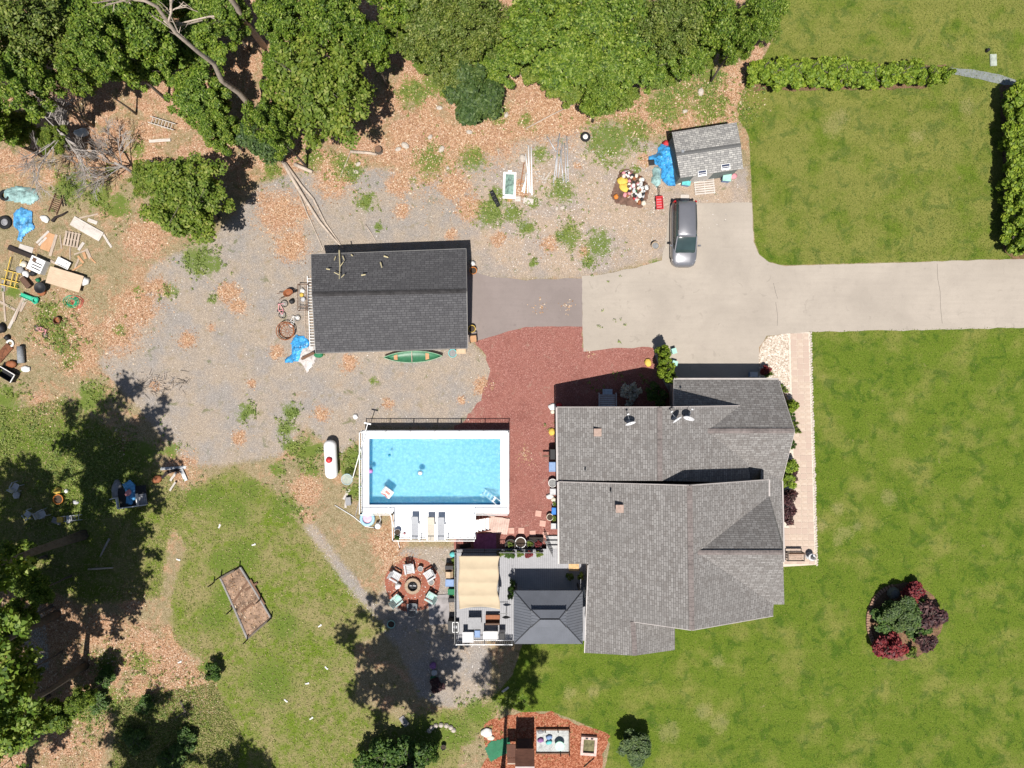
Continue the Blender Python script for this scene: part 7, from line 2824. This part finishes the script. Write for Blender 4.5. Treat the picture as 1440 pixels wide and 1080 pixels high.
# planters on the deck rail
KFR = KR.crown
for k, (x, kind, nm) in enumerate(((703, KF, 'lime green'), (713, KS, 'grey green'), (719, KS, 'dark green'), (731, KF, 'round lime green'), (744, KR, 'red flowering'), (758, KF, 'yellow green'))):
    pot(x, 778, 0.2, 0.28, 'lgrey', '%s plant in a pot along the north deck rail %s' % (nm, ('next to the canopy', 'second from the canopy', 'third from the canopy', 'before the red one', '', 'nearest the gate')[k]), z=DK, plant=(kind.crown, 0.34), name='potted_plant', cat='potted plant')
for k, (x, y, kind, nm) in enumerate(((718, 764, KF, 'green plant in a half barrel'), (732, 761, KS, 'white rimmed half barrel with dark soil'), (745, 763, KF, 'green trailing plant in a half barrel'), (757, 763, KR, 'red leaved plant in a half barrel'))):
    pot(x, y, 0.42 if k < 2 else 0.32, 0.5, 'black' if k != 1 else 'white', '%s below the deck railing' % nm, z=0.0, plant=(kind.crown, 0.3) if k != 1 else None, name='half_barrel', cat='planter')
board((744, 757), (764, 757), 6, W_DARK, 'long dark trough behind the half barrels', th=0.4, name='trough', cat='planter')
rug = MB()
rug.box((0, 0, 0.02), (1.75, 1.2, 0.03))
for k in range(7):
    rug.box((-0.75 + k * 0.25, 0, 0.037), (0.1, 1.2, 0.008))
put(rug, 'outdoor_rug', simple('magenta_striped_rug', (0.32, 0.10, 0.19), 0.95, 0.3, 4), 'magenta striped rug below the pool deck by the canopy', 'rug', P(682, 761), R(2))
log_b = board((662, 766), (647, 770), 6, W_DARK, 'dark timber at the corner of the magenta rug')
for k in range(6):
    x, y = ((757, 722), (763, 736), (767, 752), (749, 750), (733, 746), (719, 746))[k]
    m = MB().box((0, 0, 0.03), (0.46, 0.46, 0.06)).box((0, 0, 0.062), (0.42, 0.42, 0.006))
    put(m, 'stepping_stone', simple('pink_paver', (0.46, 0.27, 0.22), 0.9, 0.12, 6), '%s square pink stepping stone of the trail from house wall to pool' % ORD[k], 'stepping stone', P(x, y), random.uniform(-0.15, 0.15), 'stepping stones in the red stone yard')
# plants round the gazebo
bush(720, 825, 8, 'green climbing plant at the gazebo post', KS, 1.6)
bush(801, 811, 6, 'small potted plant in the gazebo shade', KS, 1.0)
bush(817, 810, 6, 'green plant by the house wall beside the gazebo', KF, 1.0)
bush(718, 838, 5, 'small leafy plant at the edge of the gazebo roof', KS, 1.2)
mat_d = MB().box((0, 0, 0.02), (0.8, 0.55, 0.03)).box((0, 0, 0.037), (0.6, 0.36, 0.006))
put(mat_d, 'door_mat', simple('straw_door_mat', (0.50, 0.33, 0.17), 0.95), 'straw coloured door mat by the house wall', 'door mat', P(807, 798, DK))
# ================================================================== THINGS ALONG THE HOUSE WEST WALL
bbq = thing('barbecue_grill', 'black barbecue grill with side shelf against the west wall', 'grill', P(776.5, 637))
m = MB()
m.box((0, 0, 0.42), (0.55, 0.75, 0.84))
m.build('cart', C('black'), bbq)
m = MB()
m.loft([[(-0.28, y, 0.86), (-0.2, y, 1.08), (0.15, y, 1.14), (0.28, y, 0.86)] for y in (-0.38, 0.38)])
m.build('hood', C('black'), bbq)
m = MB()
m.box((-0.5, -0.15, 0.8), (0.5, 0.14, 0.04))
m.build('side_shelf', C('brown'), bbq)
bin_(777, 655, 0.6, 0.7, 0.7, 'navy', 'steelblue', 'dark blue deck box south of the barbecue grill', name='deck_box', cat='deck box')
pot(776.5, 678, 0.32, 0.5, 'white', 'big white tub with paler rim by the west wall', fill='dry_contents', name='tub', cat='tub')
bin_(777.5, 690, 0.5, 0.45, 0.5, 'lgrey', 'lgrey', 'pale grey bin below the big white tub')
sack(773, 698, 0.2, 'white', 'white cloth bundle beside the pale grey bin', 0.25, 4, 1.5, name='cloth_bundle', cat='cloth')
sack(778, 702, 0.2, 'cream', 'cream bag south of the white cloth bundle', 0.3, 5)
pot(780, 708, 0.18, 0.3, 'lgrey', 'small pot with yellow flowers by the west wall', plant=(KF.crown, 0.22), name='flower_pot', cat='flower pot')
bin_(779, 717, 0.4, 0.5, 0.5, 'white', 'blue', 'white bin with a blue lid by the west wall')
pot(773, 726, 0.26, 0.4, 'cream', 'cream ringed planter at the stepping stones', name='planter', cat='planter')
pot(780, 728, 0.2, 0.3, 'brown', 'pot of bright green leaves next to the cream ringed planter', plant=(KF.crown, 0.3), name='flower_pot', cat='flower pot')
bin_(779, 738, 0.5, 0.42, 0.5, 'green', 'lgrey', 'greyish green bin above the deck steps')
sack(776, 607, 0.3, 'yellow', 'yellow sack by the west wall north of the barbecue', 0.25, 7, 0.9, name='sack', cat='sack')
sack(777, 572, 0.26, 'white', 'white bag at the north west corner of the house', 0.2, 9, 1.4, name='bag')
sack(777, 579, 0.18, 'cream', 'cream bag below the white corner bag', 0.2, 10, name='bag')
sack(786, 570, 0.2, 'red', 'red flower basket in the shade at the house corner', 0.3, 5, 1.2, name='flower_basket', cat='basket')
sack(911, 510, 0.34, 'yellow', 'yellow sack at the edge of the driveway by the arborvitae', 0.25, 5, 0.8, 0.3, name='sack', cat='sack')
# chair and shelf in the house shade
sw = thing('patio_bench', 'grey slatted patio bench standing in the house shade', 'bench', P(853, 562))
for k in range(6):
    m = MB()
    m.box((0, 0.35 - k * 0.16, 0.42), (1.2, 0.13, 0.03))
    m.build('slat', C('lgrey'), sw)
for s in (-1, 1):
    m = MB()
    m.bar((s * 0.66, 0.55, 0.62), (s * 0.66, -0.55, 0.62), 0.08, 0.05)
    m.build('arm', C('lgrey'), sw)
    for y in (0.5, -0.5):
        m = MB()
        m.box((s * 0.66, y, 0.3), (0.06, 0.06, 0.6))
        m.build('leg', C('lgrey'), sw)
m = MB()
m.box((0, 0.62, 0.5), (0.75, 0.42, 0.1))
m.build('foot_cushion', simple('blue_grey_cushion', (0.3, 0.38, 0.46), 0.9), sw)
# driveway corner
for k, (x, y) in enumerate(((946, 494), (947, 511))):
    m = MB()
    m.box((0, 0, 0.25), (0.3, 0.35, 0.5))
    m.box((0, 0, 0.53), (0.36, 0.42, 0.05))
    put(m, 'lantern_box', C('mint'), ('pale mint box by the top arborvitae at the driveway', 'pale mint box between arborvitae and garage wing')[k], 'box', P(x, y), 0.3 + k)
bush(1077, 521, 8, 'red flowers and leaves in a pot at the garage door corner', KR, 0.6, name='flowering_plant')
bush(1080, 526, 7, 'bright green leafy plant beside the red flowers', KF, 0.5)
bin_(1057, 527, 0.55, 0.4, 0.5, 'steelblue', 'lgrey', 'blue grey recycling bin in the shade of the garage doors')
cw = thing('curved_stone_wall', 'low curved stone border by the garage gable', 'stone wall', P(1103, 550))
for k in range(9):
    a = R(62) - k * R(11)
    p = P(1072 + 38 * math.cos(a), 573 - 38 * math.sin(a)) - P(1103, 550)
    m = MB()
    m.box((p.x, p.y, 0.14), (0.42, 0.22, 0.28), a + R(90))
    m.build('block', simple('pinkish_wall_block', (0.36, 0.28, 0.25), 0.9, 0.3, 5), cw)
# bench patio at the south end of the walk
bn = thing('garden_bench', 'dark brown iron garden bench at the end of the walk', 'bench', P(1115, 780))
for k in range(4):
    m = MB()
    m.box((0, 0.12 - k * 0.12, 0.43), (1.2, 0.08, 0.03))
    m.build('slat', simple('tan_bench_slat', (0.36, 0.26, 0.2), 0.7), bn)
m = MB()
for z in (0.6, 0.75, 0.9):
    m.bar((-0.6, 0.28, z), (0.6, 0.28, z), 0.05, 0.07)
m.build('backrest', W_BROWN, bn)
m = MB()
m.bar((-0.62, -0.36, 0.42), (0.62, -0.36, 0.42), 0.07)
m.build('front_rail', W_DARK, bn)
for s in (-1, 1):
    m = MB()
    m.bar((s * 0.62, 0.28, 0.62), (s * 0.62, -0.36, 0.62), 0.05)
    m.build('arm', C('black'), bn)
    for y in (0.28, -0.34):
        m = MB()
        m.box((s * 0.62, y, 0.31), (0.05, 0.05, 0.62))
        m.build('leg', C('black'), bn)
ft = thing('garden_statue', 'grey tilted fountain statue beside the garden bench', 'statue', P(1137, 781))
m = MB()
m.lathe([(0.3, 0), (0.28, 0.12), (0.12, 0.2), (0.1, 0.5), (0.3, 0.62), (0.26, 0.64), (0.05, 0.56)], 14)
m.build('basin', C('lgrey'), ft, True)
m = MB()
m.loft([[(x, -w, z), (x, w, z), (x, w * 0.6, z + w * 1.6), (x, -w * 0.6, z + w * 1.6)] for x, w, z in ((-0.1, 0.12, 0.56), (0.0, 0.14, 0.8), (0.08, 0.08, 1.0))])
m.build('figure', C('grey'), ft)
m = MB()
m.bar((0.2, -0.15, 0.05), (0.55, 0.0, 0.08), 0.12)
m.build('spout', C('brown'), ft)
# lawn utility covers
cov = MB().box((0, 0, 0.05), (0.5, 0.9, 0.1)).box((0, 0, 0.11), (0.4, 0.78, 0.03))
put(cov, 'utility_cover', simple('pale_plastic_cover', (0.30, 0.33, 0.28), 0.6), 'pale rectangular utility box on the north lawn', 'utility box', P(1396, 85), R(2))
cap = MB().lathe([(0.13, 0), (0.13, 0.25), (0.1, 0.3), (0.02, 0.31)], 10)
put(cap, 'vent_cap', C('black'), 'small black vent cap near the pale utility box', 'vent', P(1387, 72))
# ================================================================== PLAY AREA
ps = thing('playset', 'wooden playset tower with pitched boarded roof on orange mulch', 'playset', P(737, 1045))
pz = P(737, 1045)
PWOOD = mat_wood('dark_red_cedar', (0.10, 0.045, 0.03))
PROOF = mat_wood('pale_roof_board', (0.38, 0.33, 0.33), (0.30, 0.26, 0.26))
for sx in (-0.62, 0.62):
    for sy in (-0.95, 0.95):
        m = MB()
        m.box((sx, sy, 1.35), (0.1, 0.1, 2.7))
        m.build('post', PWOOD, ps)
m = MB()
m.box((0, 0, 1.2), (1.3, 2.0, 0.06))
m.build('platform', PWOOD, ps)
for s in (-1, 1):
    for k in range(5):
        m = MB()
        f = (k + 0.5) / 5
        m.box((0, s * 0.9 * f * 1.06, 3.25 - 0.65 * f), (1.42, 0.23, 0.03), 0, s * -R(34))
        m.build('roof_board', PROOF if s < 0 else PWOOD, ps)  # south slope in pale boards, north slope in dark red ones
for k in range(6):
    m = MB()
    m.box((-0.62 + k * 0.24, -0.98, 1.55), (0.05, 0.04, 0.7))
    m.build('baluster', PWOOD, ps)
m = MB()
m.box((-1.0, 0.1, 1.3), (0.7, 1.0, 0.06))
m.build('side_platform', PWOOD, ps)
for k in range(4):
    m = MB()
    m.box((-1.0, -0.65 - k * 0.24, 1.1 - k * 0.26), (0.6, 0.2, 0.05))
    m.build('step', PWOOD if k < 3 else W_PALE, ps)
m = MB()
m.loft([[(-0.25, y, z), (0.25, y, z), (0.25, y, z + 0.14), (0.2, y, z + 0.14), (0.2, y, z + 0.04), (-0.2, y, z + 0.04), (-0.2, y, z + 0.14), (-0.25, y, z + 0.14)] for y, z in ((-1.0, 1.2), (-1.6, 0.85), (-2.3, 0.4), (-2.9, 0.12), (-3.3, 0.1))])
m.build('slide', WHITE, ps)
tarp([(682, 1052), (690, 1043), (716, 1037), (718, 1056), (706, 1062), (690, 1071)], 0.05, simple('dark_green_canvas', (0.012, 0.12, 0.055), 0.7, 0.15, 2), 'dark green canvas sheet beside the playset', 2.0, name='canvas_sheet', cat='canvas', fold=0.3)
sbx = thing('sandbox', 'grey gravel play bed with dark timber edging', 'sandbox', P(777, 1041))
m = MB()
m.box((0, 0, 0.06), (2.5, 1.75, 0.1))
m.build('gravel_fill', simple('pale_grey_gravel', (0.36, 0.37, 0.36), 0.95, 0.35, 14, bump=0.4), sbx)
for (c, s) in (((0, 0.92, 0.12), (2.6, 0.1, 0.22)), ((0, -0.92, 0.12), (2.6, 0.1, 0.22)), ((1.3, 0, 0.12), (0.1, 1.74, 0.22))):
    m = MB()
    m.box(c, s)
    m.build('edging', W_BROWN, sbx)
for (x, y) in ((-0.6, 0.92), (0.4, 0.92), (1.3, 0.92), (1.3, -0.9), (0.6, -0.92)):
    m = MB()
    m.box((x, y, 0.3), (0.07, 0.07, 0.6))
    m.build('peg', W_DARK, sbx)
mtab = thing('round_play_table', 'round mint green play table in the gravel play bed', 'table', P(786.5, 1045, 0.1))
m = MB()
m.lathe([(0.36, 0.4), (0.38, 0.44), (0.36, 0.47), (0.02, 0.47)], 18)
m.build('tabletop', simple('mint_plastic', (0.34, 0.58, 0.45), 0.5), mtab)
for k in range(4):
    a = k * math.pi / 2 + 0.4
    m = MB()
    m.box((0.25 * math.cos(a), 0.25 * math.sin(a), 0.2), (0.06, 0.06, 0.4))
    m.build('leg', C('mint'), mtab)
for k, (x, y, c, lb) in enumerate(((760, 1028, 'grey', 'small grey toy truck by the edging of the play bed'), (760, 1040, 'purple', 'small purple toy box in the gravel play bed'), (772, 1036, 'steelblue', 'curved blue toy seat in the gravel play bed'), (772, 1043, 'teal', 'teal toy boat beside the round play table'))):
    sack(x, y, 0.17, c, lb, 0.22, k + 2, 1.5, 0.1 * k, 'toy', 'toy', 0.1)
vb = thing('planter_box', 'square pale pink timber planter box on the mulch', 'planter box', P(827.5, 1047), R(-4))
for (c, s) in (((0, 0.62, 0.15), (1.25, 0.2, 0.3)), ((0, -0.62, 0.15), (1.25, 0.2, 0.3)), ((-0.53, 0, 0.15), (0.2, 1.03, 0.298)), ((0.53, 0, 0.15), (0.2, 1.03, 0.298))):
    m = MB()
    m.box(c, s)
    m.build('side', simple('pale_pink_timber', (0.50, 0.36, 0.32), 0.8), vb)
m = MB()
m.box((0, 0, 0.06), (0.86, 1.02, 0.1))
m.build('soil', simple('green_weedy_soil', (0.13, 0.12, 0.06), 0.95, 0.5, 6), vb)
for x in (-0.2, 0.2):
    m = MB()
    m.box((x, 0.62, 0.32), (0.2, 0.1, 0.05))
    m.build('slot', C('black'), vb)
sack(684, 1029, 0.35, 'white', 'white rubble sack on the mulch by the green canvas', 0.25, 3, 1.3)
sack(690, 1037, 0.2, 'cream', 'cream rubble by the green canvas corner', 0.15, 5, 1.6, name='rubble')
pole_ = log([(821, 1078), (835, 1066)], 0.04, 0.03, 'thin dark pole at the edge of the mulch by the planter box', W_DARK)
# things in the tree shade south of the deck
sack(609, 935, 0.26, 'purple', 'maroon bag among the shaded things south of the fire pit', 0.3, 3)
sack(611, 945, 0.24, 'lgrey', 'pale bucket shaped bag in the tree shade', 0.35, 4)
sack(610, 953, 0.24, 'green', 'dark green bag in the tree shade below the pale bag', 0.25, 5)
bush(613, 965, 13, 'dark purple leaved plant in the tree shade', KP, 0.5)
board((564, 1008), (573, 1020), 8, W_GREY, 'grey board leaning near the foot of the tall tree', z=0.02)
for k in range(7):
    a = R(20) + k * R(24)
    m = MB().lathe([(0.16, 0), (0.2, 0.1), (0.12, 0.2), (0.03, 0.22)], 7)
    put(m, 'border_stone', EDGE, 'pale stone of the curved stone border near the tall tree', 'stone', P(621 + 18 * math.cos(a), 1030 - 11 * math.sin(a)), k, 'curved stone border near the tall tree')
pot(624, 1048, 0.2, 0.35, 'black', 'black flower pot near the curved stone border', name='plant_pot')
board((706, 973), (715, 966), 3, W_WHITE, 'white stick on the lawn edge south of the deck')
# flotsam under the pool deck corner
pf = thing('paddling_pool', 'small pastel inflatable pool folded by the pool deck corner', 'paddling pool', P(517, 729))
m = MB()
m.torus((0, 0, 0.12), 0.48, 0.13, 18, 7)
m.build('ring', simple('pastel_blue_vinyl', (0.28, 0.46, 0.58), 0.45), pf, True)
m = MB()
m.lathe([(0.42, 0.04), (0.3, 0.09), (0.02, 0.08)], 14)
m.build('floor', simple('pastel_pink_vinyl', (0.55, 0.33, 0.42), 0.5), pf)
pmp = thing('pool_pump', 'white pool filter pump tank by the pool deck steps', 'pump', P(533, 738))
m = MB()
m.lathe([(0.2, 0), (0.24, 0.1), (0.24, 0.5), (0.18, 0.62), (0.05, 0.66)], 14)
m.build('tank', WHITE, pmp, True)
m = MB()
m.tube([(0.0, -0.15, 0.2), (-0.35, -0.15, 0.2)], 0.12, 8)
m.build('motor', BLACKP, pmp)
m = MB()
m.tube([(0.1, 0.2, 0.4), (0.2, 0.5, 0.3), (0.1, 0.9, 0.5)], 0.035, 6)
m.build('hose', C('lgrey'), pmp)
log([(471, 710), (497, 726), (514, 740), (527, 742)], 0.03, 0.03, 'white pipe run from the lawn to the pump', PVC)
log([(509, 694), (505, 706), (500, 726)], 0.04, 0.04, 'bent grey strut beside the pool deck', BARKG)
board((483, 702), (492, 688), 3, W_WHITE, 'white slat leaning by the skimmer net')
board((486, 714), (488, 690), 3, W_WHITE, 'second white slat by the skimmer net')
bin_(491, 704, 0.4, 0.6, 0.3, 'grey', 'grey', 'grey crate below the white slats by the pool', 0.1, name='crate', cat='crate')
pot(560, 747, 0.24, 0.4, 'grey', 'blue grey pot on the pool patio corner', z=DZ, plant=None, name='plant_pot')
pot(559, 754, 0.2, 0.3, 'black', 'pot of green leaves at the pool patio corner', z=DZ, plant=(KS.crown, 0.25), name='flower_pot', cat='flower pot')
sack(569, 750, 0.09, 'pink', 'tiny red ball on the white pool patio', 0.17, 2, name='ball', cat='ball', z=DZ)
sack(500, 586, 0.22, 'white', 'crumpled white bag on the gravel by the pool', 0.2, 8, 0.9, 0.5)
